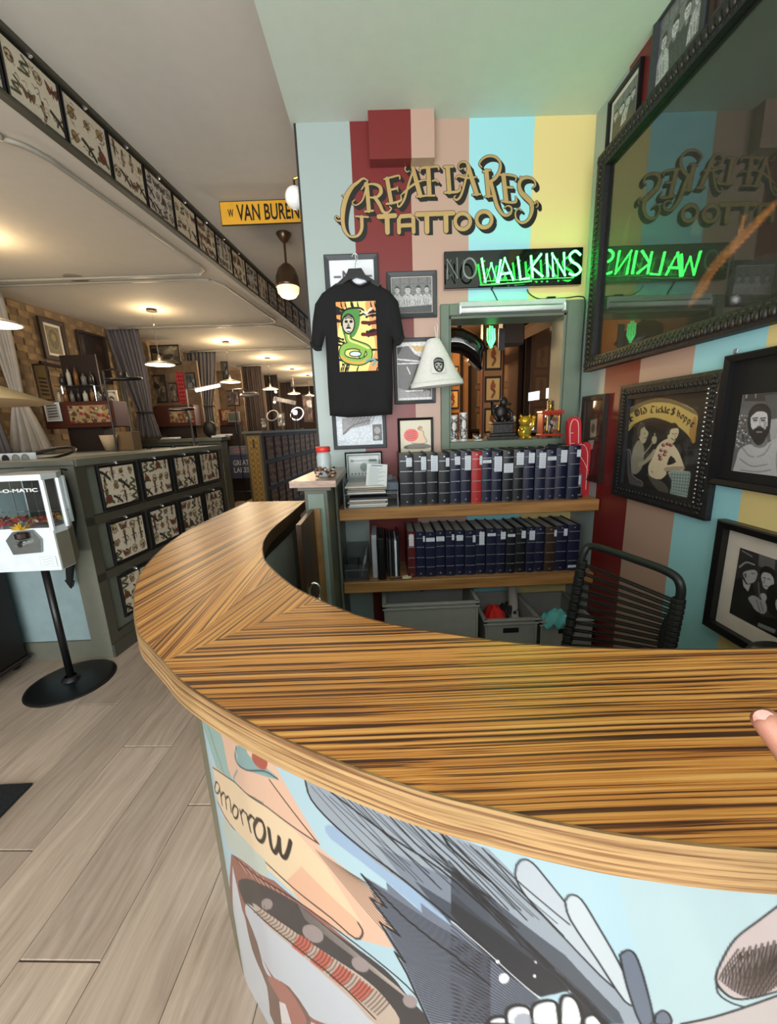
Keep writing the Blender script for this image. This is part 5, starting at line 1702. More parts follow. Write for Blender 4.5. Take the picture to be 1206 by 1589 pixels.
def letter(strokes, k=6):
    mb = MB()
    lay = [0]
    for st in strokes:
        pts, wd = st[0], st[1]
        kk = st[2] if len(st) > 2 else k
        lay[0] += 1
        e = lay[0] * .00012
        for (dx, dz, gr, y, mi) in [(0.0035 * q, -0.0035 * q, .0028, YB - .0005 - .00007 * q - e * .05, 1) for q in range(1, 6)] + [(0, 0, .0028, YB - .0011 - e * .2, 1), (0, 0, 0, YB - .0022 - e, 0)]:
            c, ws, _ = ribbon2(pts, wd, 0, '', None, None, dx, dz, gr, k=kk)
            stroke_geo(mb, c, ws, y, mi)
            if mi == 0 or dx == 0:
                disc(mb, c[0], ws[0], y - .00003, mi); disc(mb, c[-1], ws[-1], y - .00008, mi)
    return mb.build('letter', [GOLD, LBK], lt, world=True)


TK, TN = 22, 8
letter([([(215, 178), (190, 168), (160, 190), (130, 215), (100, 265), (82, 330), (78, 400), (90, 455), (120, 487), (160, 482), (182, 445), (182, 380)], [6, 10, 14, 20, 26, 26, 22, 18, 10, 14, 18, 20]),
        ([(150, 376), (218, 380)], [9, 9], 1), ([(215, 180), (205, 230), (185, 290), (150, 315), (130, 300), (145, 285)], [8, 10, 8, 6, 6, 5]), ([(78, 400), (50, 400), (36, 385), (44, 375), (56, 385)], [10, 8, 6, 5, 5]), ([(95, 265), (75, 262)], [8, 6], 1)])
letter([([(200, 205), (210, 205), (222, 345)], [14, 22, 22]), ([(195, 208), (240, 198), (280, 212), (288, 245), (262, 272), (225, 272)], [8, 10, 18, 20, 12, 8]),
        ([(255, 272), (280, 310), (300, 350), (325, 355), (345, 335), (335, 322)], [18, 20, 16, 10, 8, 6]), ([(200, 350), (245, 345)], [10, 10], 1), ([(190, 215), (180, 230)], [8, 5], 1)])
letter([([(322, 170), (345, 300)], [22, 22], 1), ([(305, 172), (350, 160), (388, 152), (392, 172)], [8, 10, 10, 6], 3), ([(335, 232), (378, 222)], [10, 12], 1), ([(318, 308), (360, 302), (398, 288), (398, 265)], [10, 12, 12, 6], 3), ([(378, 210), (382, 238)], [5, 5], 1)])
letter([([(468, 118), (440, 200), (418, 280), (395, 318), (382, 322), (380, 305)], [10, 12, 12, 10, 8, 6]), ([(465, 112), (482, 180), (505, 262)], [20, 24, 24]), ([(395, 262), (420, 240), (470, 200), (520, 178), (560, 182)], [4, 10, 12, 8, 4]),
        ([(470, 115), (450, 96), (428, 100), (420, 118), (432, 132), (444, 126)], [12, 10, 8, 7, 6, 5]), ([(485, 268), (528, 264)], [10, 10], 1)])
letter([([(548, 112), (555, 255)], [24, 24], 1), ([(503, 130), (508, 112), (550, 106), (600, 102), (606, 120)], [7, 12, 12, 12, 7], 3), ([(530, 262), (584, 262)], [10, 10], 1), ([(570, 182), (590, 178), (604, 190)], [8, 10, 5])])
letter([([(655, 108), (665, 242)], [24, 24], 1), ([(636, 104), (684, 102)], [12, 12], 1), ([(640, 246), (700, 242), (722, 232), (724, 206)], [12, 14, 12, 6], 3)])
letter([([(772, 105), (755, 170), (738, 235), (722, 272), (702, 286), (690, 272), (700, 262)], [10, 12, 12, 12, 10, 7, 5]), ([(768, 98), (790, 175), (815, 252)], [20, 24, 24]), ([(700, 168), (715, 155), (760, 165), (812, 160)], [6, 10, 10, 8]),
        ([(770, 98), (752, 78), (728, 80), (714, 98), (722, 118), (738, 112)], [12, 10, 8, 7, 6, 5]), ([(792, 258), (836, 254)], [10, 10], 1)])
letter([([(868, 128), (880, 262)], [24, 24], 1), ([(850, 130), (890, 122)], [10, 10], 1), ([(862, 268), (902, 264)], [10, 10], 1),
        ([(880, 190), (915, 168), (940, 130), (945, 85), (920, 52), (880, 45), (846, 62), (830, 88), (842, 106)], [14, 18, 16, 12, 12, 12, 10, 8, 6]),
        ([(892, 185), (908, 250), (930, 325), (965, 370), (1000, 362), (1006, 330), (985, 318), (968, 330)], [18, 22, 20, 14, 12, 10, 7, 5])])
letter([([(962, 150), (978, 292)], [24, 24], 1), ([(944, 148), (985, 148), (1030, 158), (1028, 182)], [10, 10, 10, 6], 3), ([(970, 216), (1012, 218)], [10, 12], 1), ([(952, 292), (1000, 300), (1032, 296), (1030, 268)], [10, 12, 12, 6], 3)])
letter([([(1122, 222), (1138, 205), (1128, 175), (1095, 163), (1062, 172), (1048, 205), (1060, 245), (1090, 275), (1115, 305), (1118, 350), (1098, 395), (1064, 412), (1034, 392), (1028, 355), (1045, 335), (1062, 345)],
         [6, 8, 10, 14, 18, 20, 24, 26, 24, 20, 14, 12, 10, 8, 6, 5]), ([(1108, 300), (1135, 305), (1148, 292), (1152, 318), (1142, 326)], [8, 8, 6, 6, 5]), ([(1056, 180), (1056, 158)], [7, 7], 1)])
W2 = 27
letter([([(276, 378), (366, 372)], [24, 24], 1), ([(322, 378), (324, 464)], [W2, W2], 1)])
letter([([(388, 464), (386, 395), (398, 376), (452, 372), (466, 385), (468, 462)], [W2 * .8] * 6, 1), ([(386, 428), (468, 424)], [20, 20], 1)])
letter([([(486, 366), (584, 362)], [24, 24], 1), ([(540, 366), (542, 460)], [W2, W2], 1)])
letter([([(592, 362), (686, 358)], [24, 24], 1), ([(645, 362), (647, 455)], [W2, W2], 1)])
letter([(arc(738, 404, 42, 44, 18), [20] * 3, 1)])
letter([(arc(856, 394, 42, 44, 18), [20] * 3, 1)])

# ================================================================== RIGHT WALL PICTURES
def pic_portrait(seed, w=140, h=130):
    cv = Cv(w, h, (0, 0, w, h), gray(.42))
    r = random.Random(seed)
    cv.poly([(0, 0), (w, 0), (w, h * .3), (0, h * .45)], gray(.25))
    cv.line([(w * .15, 0), (w * .2, h * .3)], 3, gray(.6)); cv.line([(w * .75, 0), (w, h * .2)], 9, gray(.72)); cv.line([(w * .45, 0), (w * .42, h * .2)], 2, gray(.5))
    for k in range(60): cv.ell(r.uniform(0, w * .28), r.uniform(h * .45, h * .8), 2.4, 2, gray(r.choice((.75, .2, .55))))
    cv.poly([(w * .68, h * .35), (w, h * .25), (w, h * .6), (w * .72, h * .55)], gray(.6))
    cv.T = lambda x, y: ((x - .5 * w) * 1.0 + .31 * w, (y - .42 * h) * 1.22 + .40 * h)
    cv.k = 1.1
    # shirt
    cv.poly([(0, h), (w * .02, h * .82), (w * .18, h * .70), (w * .38, h * .64), (w * .62, h * .64), (w * .86, h * .70), (w, h * .80), (w, h)], gray(.66), smooth=3)
    cv.line([(w * .3, h * .68), (w * .5, h * .78), (w * .68, h * .67)], 2, gray(.5), smooth=3); cv.line([(w * .22, h * .78), (w * .4, h * .86), (w * .6, h * .82)], 1.6, gray(.52), smooth=3)
    cv.line([(w * .75, h * .75), (w * .7, h * .95)], 1.6, gray(.5))
    # neck, hair, face, beard
    cv.poly([(w * .42, h * .55), (w * .60, h * .55), (w * .61, h * .68), (w * .41, h * .68)], gray(.5))
    cv.poly([(w * .32, h * .48), (w * .31, h * .32), (w * .38, h * .22), (w * .52, h * .19), (w * .66, h * .24), (w * .70, h * .38), (w * .67, h * .52)], gray(.16), smooth=4)
    cv.poly([(w * .37, h * .44), (w * .38, h * .32), (w * .48, h * .27), (w * .60, h * .31), (w * .63, h * .44), (w * .60, h * .54), (w * .50, h * .60), (w * .41, h * .55)], gray(.74), smooth=4)
    cv.poly([(w * .34, h * .30), (w * .44, h * .23), (w * .60, h * .28), (w * .55, h * .31), (w * .42, h * .33)], gray(.2), smooth=3)
    cv.poly([(w * .38, h * .48), (w * .44, h * .50), (w * .50, h * .485), (w * .57, h * .50), (w * .63, h * .48), (w * .60, h * .59), (w * .50, h * .65), (w * .41, h * .59)], gray(.17), smooth=3)
    cv.line([(w * .42, h * .475), (w * .5, h * .462), (w * .59, h * .475)], 3.4, gray(.2), smooth=3); cv.line([(w * .46, h * .505), (w * .545, h * .505)], 1.8, gray(.55))
    for x in (.435, .565):
        cv.line([(w * (x - .045), h * .363), (w * (x + .04), h * .36)], 2.2, gray(.22)); cv.ell(w * x, h * .385, 4, 2.0, gray(.9)); cv.ell(w * x, h * .385, 1.8, 2.0, gray(.1)); cv.line([(w * (x - .04), h * .398), (w * (x + .035), h * .398)], 1.2, gray(.5))
    cv.line([(w * .505, h * .38), (w * .515, h * .44)], 1.4, gray(.52)); cv.line([(w * .475, h * .452), (w * .535, h * .452)], 1.8, gray(.4))
    return cv.noise(.18, seed, 2).final()


def pic_pair(seed, w=130, h=104, wide=True):
    cv = Cv(w, h, (0, 0, w, h), gray(.18))
    if wide: cv.T = lambda x, y: (x * .477 + .0155 * w, y); cv.poly([(w, 0), (w * 1.6, 0), (w * 1.5, h * .6), (w * 1.1, h * .5)], gray(.34)); cv.ell(w * 1.5, h * .4, 12, 14, gray(.5))
    cv.poly([(w * .45, 0), (w * .62, 0), (w * .6, h * .5), (w * .42, h * .45)], gray(.42)); cv.poly([(w * .7, 0), (w, 0), (w, h * .2), (w * .72, h * .15)], gray(.3))
    cv.poly([(0, h), (0, h * .5), (w * .12, h * .40), (w * .34, h * .42), (w * .44, h * .62), (w * .5, h)], gray(.10), smooth=3)
    cv.ell(w * .24, h * .28, 12, 13, gray(.16)); cv.line([(w * .1, h * .24), (w * .26, h * .20), (w * .4, h * .24)], 3, gray(.6), smooth=3)
    cv.poly([(w * .2, h * .33), (w * .36, h * .27), (w * .40, h * .36), (w * .32, h * .44)], gray(.72), smooth=3); cv.poly([(w * .14, h * .40), (w * .24, h * .56), (w * .30, h * .42)], gray(.70))
    cv.poly([(w * .58, h), (w * .6, h * .55), (w * .75, h * .38), (w, h * .42), (w, h)], gray(.12), smooth=3)
    cv.ell(w * .68, h * .32, 13, 15, gray(.72), rot=.3); cv.poly([(w * .56, h * .27), (w * .66, h * .17), (w * .84, h * .22), (w * .84, h * .34), (w * .74, h * .26)], gray(.10), smooth=3)
    cv.line([(w * .58, h * .31), (w * .66, h * .31)], 1.6, gray(.15)); cv.line([(w * .59, h * .39), (w * .65, h * .40)], 1.6, gray(.25)); cv.line([(w * .61, h * .32), (w * .58, h * .36)], 1.2, gray(.4))
    cv.poly([(w * .44, h * .62), (w * .56, h * .56), (w * .62, h * .66), (w * .78, h * .70), (w * .74, h * .78), (w * .55, h * .74)], gray(.66), smooth=3)
    cv.poly([(w * .84, h * .56), (w, h * .52), (w, h * .68), (w * .86, h * .7)], gray(.7), smooth=2)
    cv.poly([(w * .3, h * .80), (w, h * .86), (w, h), (w * .28, h)], gray(.08)); cv.poly([(w * .5, h * .9), (w * .9, h * .93), (w * .88, h * .98), (w * .5, h * .96)], gray(.45))
    return cv.noise(.25, seed, 2).final()


# Old Tickle painting
W0 = [(957, 600), (1117, 572), (1090, 808), (945, 768)]
loc, w, h, rz = wall_spot('right', W0, .04)
loc = (XR, loc[1], loc[2])
Tt = lambda x, y: (-atx(x, y, XR - .02).y, atx(x, y, XR - .02).z)
def B9(*p): return [(940 + x * .1636, 560 + y * .1636) for x, y in p]
ya, yb = -loc[1] - w / 2 + .066, -loc[1] + w / 2 - .066
za, zb = loc[2] - h / 2 + .066, loc[2] + h / 2 - .066
cv = Cv(190, 240, (ya, zb, yb, za), (.10, .095, .09), Tt, .0022)
cv.poly(B9((160, 640), (155, 500), (260, 420), (400, 370), (540, 360), (680, 400), (830, 490), (830, 640), (800, 790), (740, 700), (640, 620), (500, 560), (400, 545), (270, 590), (180, 680)), (.72, .62, .34), smooth=3)
cv.poly(B9((160, 500), (260, 420), (400, 372), (540, 362), (680, 402), (830, 490), (830, 520), (660, 430), (500, 395), (340, 420), (165, 540)), (.42, .37, .25), smooth=2)
cv.line(B9((175, 660), (270, 590), (400, 545), (500, 558), (640, 618), (740, 700), (800, 790)), 1.6, (.2, .15, .08), smooth=3)
cv.poly(B9((790, 560), (830, 540), (815, 780), (760, 700)), (.62, .46, .24), smooth=2)
BL = (.09, .06, .04)
def nib(strokes, ox, oy, s, rot):
    ca, sa = math.cos(rot), math.sin(rot)
    for s_ in strokes:
        q = [(ox + (x * ca - y * sa) * s, oy + (x * sa + y * ca) * s) for x, y in s_]
        q = B9(*q)
        for a, b in zip(q, q[1:]):
            nx, ny = 1.05, -.85
            cv.poly([(a[0] - nx, a[1] - ny), (a[0] + nx, a[1] + ny), (b[0] + nx, b[1] + ny), (b[0] - nx, b[1] - ny)], BL)


G_ = {'Y': [[(0, -2), (.3, -.9), (.9, -.8)], [(1.2, -2), (1, 0), (.3, .6)], [(0, -2), (.4, -2.1)]], 'e': [[(.9, -1), (.4, -1.3), (.1, -.9), (.2, -.1), (.8, 0)], [(.15, -.65), (.9, -.95)]],
      'O': [[(.2, -1.8), (0, -1), (.3, 0), (1, -.1), (1.3, -1), (1.1, -1.9), (.4, -2)], [(.6, -1.9), (.6, -.1)]], 'l': [[(.2, -2), (.2, -.1), (.5, 0)]], 'd': [[(.5, -1.2), (.1, -.9), (.1, -.2), (.5, 0), (.9, -.3), (.9, -1.2), (.3, -2)]],
      'T': [[(0, -1.8), (.5, -2.1), (1.4, -1.9)], [(.8, -1.9), (.3, -1.2), (.2, -.3), (.7, 0), (1.2, -.4)]], 'i': [[(.2, -1.2), (.2, -.1), (.5, 0)], [(.2, -1.7), (.35, -1.6)]], 'c': [[(.8, -1.1), (.3, -1.2), (.1, -.8), (.2, -.1), (.8, -.1)]],
      'k': [[(.2, -2), (.2, 0)], [(.8, -1.3), (.3, -.8), (.8, 0)]], 'S': [[(1.1, -1.7), (.6, -2.1), (.1, -1.6), (.9, -.9), (.9, -.2), (.3, .1), (0, -.3)], [(.6, -2.2), (.5, .2)]], 'h': [[(.2, -2), (.2, 0)], [(.2, -1), (.6, -1.3), (.8, -.9), (.7, .2)]],
      'o': [[(.5, -1.2), (.1, -.9), (.1, -.2), (.5, 0), (.85, -.3), (.85, -.9), (.5, -1.2)]], 'p': [[(.2, -1.3), (.2, .7)], [(.2, -1), (.6, -1.2), (.85, -.8), (.8, -.1), (.3, 0)]]}
path = [(185, 590), (215, 578), None, (262, 530), (312, 512), (335, 505), None, (400, 498), (450, 492), (470, 492), (498, 494), (530, 496), (548, 498), None, (590, 510), (642, 528), (676, 546), (706, 568), (738, 592), (768, 620)]
txt = 'Ye Old Tickle Shoppe'
pi_ = 0
for ch, p in zip([c for c in txt], [p for p in path]):
    if p is None or ch == ' ': continue
    nib(G_[ch], p[0], p[1], 31, (p[0] - 470) * .0011)
SKN = (.78, .72, .60)
cv.poly(B9((230, 1060), (220, 960), (240, 830), (285, 755), (330, 790), (340, 880), (320, 1010), (270, 1070)), (.52, .50, .44), smooth=4)
cv.poly(B9((290, 960), (330, 950), (400, 880), (430, 840), (460, 850), (440, 900), (360, 970), (290, 1010)), (.60, .55, .46), smooth=3)
cv.poly(B9((285, 690), (300, 600), (335, 590), (350, 640), (380, 680), (370, 720), (345, 780), (310, 770)), (.66, .62, .52), smooth=3)
cv.poly(B9((275, 690), (285, 620), (330, 585), (350, 620), (310, 650), (300, 720)), (.25, .23, .2), smooth=3)
cv.line(B9((340, 735), (365, 728)), 1.2, BL); cv.ell(*B9((345, 690))[0], .8, .8, BL)
cv.line(B9((330, 890), (390, 820), (430, 750), (440, 690)), 3.4, (.60, .55, .46), smooth=3)
cv.poly(B9((410, 760), (420, 720), (455, 720), (455, 770), (430, 790)), (.66, .61, .52), smooth=3)
cv.poly(B9((390, 1100), (380, 1000), (430, 900), (470, 800), (560, 740), (610, 790), (660, 860), (700, 960), (715, 1020), (690, 1040), (560, 1035), (545, 1080), (490, 1125), (430, 1120)), SKN, smooth=4)
cv.poly(B9((560, 960), (590, 900), (640, 960), (560, 990)), (.12, .11, .10), smooth=2)
cv.poly(B9((540, 1010), (700, 1000), (710, 1030), (540, 1050)), (.62, .55, .45), smooth=2)
cv.poly(B9((560, 700), (590, 630), (640, 620), (665, 670), (640, 740), (610, 780), (565, 760)), (.76, .70, .58), smooth=4)
cv.poly(B9((555, 690), (570, 610), (630, 590), (665, 640), (640, 640), (590, 650), (575, 700)), (.16, .12, .10), smooth=3)
cv.line(B9((595, 735), (620, 755), (638, 735)), 1.5, BL, smooth=3); cv.line(B9((600, 690), (618, 696)), 1.2, BL); cv.line(B9((632, 690), (646, 694)), 1.2, BL); cv.line(B9((625, 695), (632, 722), (622, 724)), .9, (.4, .3, .25))
for q in ((520, 800), (560, 790), (590, 800), (500, 850), (540, 860), (485, 900), (530, 890), (490, 930)):
    cv.ell(*B9(q)[0], 3.0, 2.6, (.45, .12, .14)); cv.ell(*B9((q[0] + 6, q[1] - 4))[0], 1.1, 1.1, (.8, .7, .65))
cv.line(B9((390, 1090), (430, 1120), (490, 1125)), 1.4, BL, smooth=3); cv.line(B9((410, 1045), (420, 1060)), 1.4, BL)
cv.poly(B9((360, 1060), (400, 1100), (500, 1140), (560, 1200), (560, 1260), (470, 1230), (400, 1140)), (.30, .28, .25), smooth=2)
cv.line(B9((175, 850), (195, 840), (215, 880), (225, 1060), (260, 1110), (320, 1150), (320, 1200)), 2.6, (.52, .48, .46), smooth=4)
cv.poly(B9((180, 870), (205, 870), (215, 1060), (300, 1150), (320, 1195), (200, 1160)), (.30, .27, .28), smooth=3)
cv.poly(B9((560, 1060), (620, 1030), (770, 1050), (775, 1080), (740, 1300), (580, 1255), (600, 1140)), (.56, .62, .60), smooth=0)
for k in range(7): cv.line(B9((560 + k * 6, 1075 + k * 28), (775 - k * 4, 1085 + k * 32)), 1.4, (.25, .34, .36))
for k in range(7): cv.line(B9((600 + k * 27, 1060), (590 + k * 24, 1260)), 1.1, (.28, .36, .38))
cv.poly(B9((700, 800), (740, 740), (770, 770), (740, 850), (745, 960), (720, 1000), (735, 900)), (.17, .17, .18), smooth=3)
t = frame('framed_painting', 'painting of two figures under a yellow lettered banner in a carved black frame', 'painting', loc, w, h, rz, .066, BLACKM, cv.noise(.06, 9, 2).final(), 0.0, dep=.028)
mb = MB(); mbd = MB()
for i in range(26):
    z = -h / 2 + .06 + i * (h - .12) / 25
    mb.ball((w / 2 - .058, -.028, z), .0036, 6, 5)
    if i % 3 == 0: mb.ball((w / 2 - .020, -.029, z), .0028, 6, 5)
tag(mb.build('silver_beads', SILV, t), kind='stuff')
for i in range(30):
    z = -h / 2 + .02 + i * (h - .04) / 29
    for s in (-1, 1): mbd.ball((s * (w / 2 - .038), -.026, z), .010, 6, 4, (1, .5, .9))
for i in range(24):
    x = -w / 2 + .03 + i * (w - .06) / 23
    for s in (-1, 1): mbd.ball((x, -.026, s * (h / 2 - .038)), .010, 6, 4, (.9, .5, 1))
tag(mbd.build('carved_relief', BLACKM, t, smooth=True), kind='stuff')

# large dark painting under glass
loc, w, h, rz = wall_spot('right', [(936, 252), (1206, -60), (1206, 500), (922, 576)], .03)
y_left = 2.275; y_right = .80
zt_, zb_ = 2.735, 1.705
w, h = y_left - y_right, zt_ - zb_
loc = (XR, (y_left + y_right) / 2, (zt_ + zb_) / 2)
Tb = lambda x, y: (-atx(x, y, XR - .02).y, atx(x, y, XR - .02).z)
FWB = .07
cv = Cv(150, 110, (-y_left + FWB, zt_ - FWB, -y_right - FWB, zb_ + FWB), (.10, .09, .08), Tb, .002)
cv.poly([(1010, 600), (1206, 400), (1206, 560), (1060, 600)], (.075, .070, .065), smooth=3)
def C6(*p): return [(900 + x * .3776, y * .3776) for x, y in p]
cv.poly(C6((430, 1260), (480, 1150), (560, 1040), (700, 900), (790, 820), (770, 870), (640, 1010), (540, 1120), (500, 1200)), (.52, .32, .15), smooth=3)
cv.poly(C6((560, 1040), (620, 1000), (640, 930), (650, 860), (680, 820), (655, 930), (620, 1040)), (.60, .40, .22), smooth=3)
cv.line(C6((470, 1210), (560, 1090), (680, 960), (780, 840)), 3, (.70, .42, .2), smooth=3)
cv.poly(C6((180, 920), (200, 880), (180, 1000), (165, 1000)), (.20, .19, .12), smooth=2); cv.poly(C6((440, 960), (470, 880), (490, 960)), (.22, .20, .13), smooth=2)
cv.poly(C6((620, 1100), (810, 1040), (810, 1250), (600, 1230)), (.17, .17, .16), smooth=3); cv.poly(C6((340, 700), (520, 400), (810, 120), (810, 700), (600, 900)), (.13, .12, .11), smooth=3)
cv.poly(C6((610, 1215), (640, 1215), (635, 1240), (608, 1240)), (.7, .7, .75))
for k in range(4): cv.line(C6((700 + k * 26, 1210 - k * 4), (712 + k * 26, 1190), (722 + k * 26, 1205 - k * 4)), 3, (.22, .2, .18), smooth=3)
arr_big = cv.noise(.2, 3, 3).final()
t = frame('framed_painting', 'very large dark painting under reflective glass in a carved black frame, mirroring the neon sign', 'painting', loc, w, h, rz, FWB, BLACKM, arr_big, 0.0, dep=.045, pm=PAPER)
MB().box(-w / 2 + FWB - .005, w / 2 - FWB + .005, -.016, -.014, -h / 2 + FWB - .005, h / 2 - FWB + .005).build('glass_pane', glass_pane_mat('picture_glass', .9), t)
mbd = MB()
n_ = 54
for i in range(n_):
    x = -w / 2 + .02 + i * (w - .04) / (n_ - 1)
    for s in (-1, 1):
        mbd.ball((x, -.042, s * (h / 2 - .030)), .017, 7, 5, (.8, .7, 1.1)); mbd.ball((x + .008, -.036, s * (h / 2 - .056)), .009, 6, 4)
for i in range(38):
    z = -h / 2 + .02 + i * (h - .04) / 37
    for s in (-1, 1):
        mbd.ball((s * (w / 2 - .028), -.042, z), .016, 7, 5, (1.1, .7, .8)); mbd.ball((s * (w / 2 - .056), -.036, z), .008, 6, 4)
tag(mbd.build('carved_relief', mat('carved_dark_wood', hx(34, 30, 26), .45, bump=.4, scale=60), t, smooth=True), kind='stuff')

loc, w, h, rz = wall_spot('right', [(949, 160), (1001, 89), (994, 186), (945, 242)])
loc = (XR, loc[1], loc[2])
frame('picture_frame', 'small black framed photograph high by the corner, left of two others above the large painting', 'picture', loc, w, h, rz, .014, BLACK, pic_group(12, 60, 70), (.02, .02))
p = atx(1002, 172, XR - .02); p2 = atx(1088, 75, XR - .02); p3 = atx(1008, 78, XR - .02)
yl, yr_, zl = p.y, p2.y, (p.z + p2.z) / 2
frame('picture_frame', 'charcoal framed photograph of people above the middle of the large painting', 'picture', (XR, (yl + yr_) / 2, zl + .155), yl - yr_, .32, rz, .03, CHAR, pic_group(14, 80, 70), .0)
q = atx(1096, 48, XR - .02)
frame('picture_frame', 'dark red-brown framed picture cut off by the top edge, right of the charcoal one', 'picture', (XR, q.y - .15, q.z + .155), .30, .28, rz, .02, mat('dark_redbrown_frame', hx(46, 30, 26), .4), pic_group(15, 60, 50), .0)
# narrow frame behind foam hand
loc, w, h, rz = wall_spot('right', [(903, 617), (944, 610), (938, 745), (905, 748)])
loc = (XR, loc[1], loc[2])
cv = Cv(50, 110, (0, 0, 50, 110), (.20, .10, .09))
cv.poly([(16, 28), (34, 26), (34, 52), (18, 54)], (.55, .5, .45)); cv.poly([(14, 58), (30, 56), (28, 70), (16, 72)], (.62, .58, .54)); cv.poly([(14, 78), (24, 76), (24, 92), (14, 92)], (.36, .3, .27))
for k in range(8): cv.line([(8 + k * 4, 8), (10 + k * 4, 20)], 1.5, (.34, .14, .12))
cv.ell(25, 40, 5, 7, (.3, .26, .24))
frame('picture_frame', 'narrow dark wooden framed collage on the right wall behind the foam hand', 'picture', loc, w, h, rz, .03, mat('dark_wood_frame', hx(40, 34, 30), .4), cv.final(), 0.0)
# bearded man
loc, w, h, rz = wall_spot('right', [(1127, 553), (1206, 540), (1206, 778), (1100, 750)])
p_ = atx(1112, 650, XR - .02)
tl, bl, tr = atx(1127, 553, XR - .02), atx(1100, 750, XR - .02), atx(1206, 540, XR - .02)
yl = (tl.y + bl.y) / 2
W_ = .396
D5 = lambda *p: [(860 + x * .2869, 580 + y * .2869) for x, y in p]
TT = lambda x, y: (-atx(x, y, XR - .02).y, atx(x, y, XR - .02).z)
def art(u0, u1, v1, v0, bgc, nn=(170, 150)):
    return Cv(nn[0], nn[1], (u0, v1, u1, v0), bgc, TT, .0021)


PU0, PU1 = -1.296, -1.296 + .26
pv1, pv0 = 1.507, 1.258
PMZ = ((z1 - z0) - .044 - (pv1 - pv0)) / 2 if False else .045
cv = art(PU0, PU1, pv1, pv0, gray(.34))
cv.poly(D5((1000, 0), (1500, -120), (1500, 160), (1010, 150)), gray(.22)); cv.line(D5((1130, -30), (1330, 210)), 9, gray(.66)); cv.line(D5((1075, 20), (1070, 130)), 2, gray(.5)); cv.line(D5((1030, 30), (1020, 130)), 3, gray(.5))
cv.poly(D5((1140, 250), (1500, 200), (1500, 420), (1150, 360)), gray(.58)); cv.poly(D5((1120, 120), (1500, 60), (1500, 200), (1130, 250)), gray(.30))
q_ = random.Random(3)
for k in range(90):
    c_ = D5((q_.uniform(965, 1045), q_.uniform(225, 400)))[0]; cv.ell(c_[0], c_[1], 1.3, 1.1, gray(q_.choice((.75, .15, .5))))
cv.poly(D5((940, 560), (965, 470), (985, 410), (1040, 380), (1090, 400), (1140, 372), (1200, 350), (1330, 400), (1400, 600), (940, 640)), gray(.64), smooth=3)
for a in (((1000, 400), (1030, 440), (1060, 450)), ((1150, 380), (1120, 430), (1080, 450)), ((985, 460), (1050, 500), (1130, 490)), ((1190, 400), (1180, 470), (1190, 560)), ((990, 520), (1080, 530), (1150, 520))): cv.line(D5(*a), 2, gray(.50), smooth=3)
cv.poly(D5((1058, 340), (1125, 340), (1130, 385), (1092, 402), (1050, 385)), gray(.42), smooth=2)
cv.poly(D5((1030, 300), (1026, 240), (1042, 195), (1075, 165), (1118, 165), (1148, 195), (1152, 250), (1140, 320), (1100, 370), (1050, 350)), gray(.15), smooth=4)
cv.poly(D5((1046, 290), (1044, 235), (1062, 205), (1100, 195), (1130, 218), (1134, 270), (1126, 320), (1090, 350), (1056, 330)), gray(.72), smooth=4)
cv.poly(D5((1040, 240), (1050, 200), (1085, 178), (1125, 190), (1140, 225), (1118, 208), (1080, 206), (1055, 225)), gray(.18), smooth=3)
cv.poly(D5((1040, 285), (1058, 306), (1072, 300), (1092, 296), (1112, 300), (1134, 284), (1130, 330), (1112, 372), (1084, 388), (1058, 366), (1044, 330)), gray(.15), smooth=3)
cv.line(D5((1062, 304), (1088, 292), (1116, 303)), 2.6, gray(.17), smooth=3); cv.line(D5((1076, 316), (1102, 316)), 1.8, gray(.52))
for x in (1068, 1110):
    cv.line(D5((x - 14, 243), (x + 13, 240)), 1.6, gray(.2)); cv.line(D5((x - 9, 253), (x + 9, 253)), 1.8, gray(.12)); cv.line(D5((x - 8, 262), (x + 8, 262)), .8, gray(.5))
cv.line(D5((1090, 250), (1094, 280)), 1, gray(.48)); cv.line(D5((1080, 285), (1100, 285)), 1.4, gray(.35)); cv.poly(D5((1112, 262), (1130, 262), (1124, 300), (1112, 298)), gray(.58), smooth=2)
art_portrait = cv.noise(.12, 7, 2).final()
PU2, PU3 = -1.217, -1.217 + .30
pw1, pw0 = 1.008, .770
cv = art(PU2, PU3, pw1, pw0, gray(.17))
cv.poly(D5((1090, 950), (1180, 960), (1170, 1080), (1085, 1040)), gray(.36)); cv.poly(D5((1200, 900), (1600, 1000), (1600, 1200), (1210, 1100)), gray(.28)); cv.line(D5((1000, 960), (1050, 990)), 2.5, gray(.45))
cv.poly(D5((925, 1320), (945, 1150), (985, 1105), (1040, 1120), (1075, 1210), (1095, 1370), (1000, 1400)), gray(.08), smooth=3)
cv.poly(D5((985, 1095), (990, 1030), (1030, 1000), (1068, 1020), (1078, 1060), (1060, 1075), (1010, 1080)), gray(.14), smooth=3)
cv.line(D5((984, 1048), (1020, 1022), (1064, 1035)), 2.4, gray(.60), smooth=3)
cv.poly(D5((1005, 1075), (1062, 1062), (1080, 1080), (1078, 1095), (1066, 1125), (1030, 1138), (1012, 1110)), gray(.64), smooth=3); cv.line(D5((1048, 1082), (1066, 1082)), 1.2, gray(.2)); cv.poly(D5((1008, 1085), (1022, 1082), (1018, 1108)), gray(.30), smooth=2)
cv.poly(D5((1000, 1108), (1020, 1140), (1045, 1140), (1030, 1180), (1005, 1150)), gray(.68), smooth=0)
cv.poly(D5((1096, 1098), (1096, 1062), (1122, 1042), (1160, 1056), (1182, 1092), (1172, 1130), (1150, 1085), (1120, 1076)), gray(.08), smooth=3)
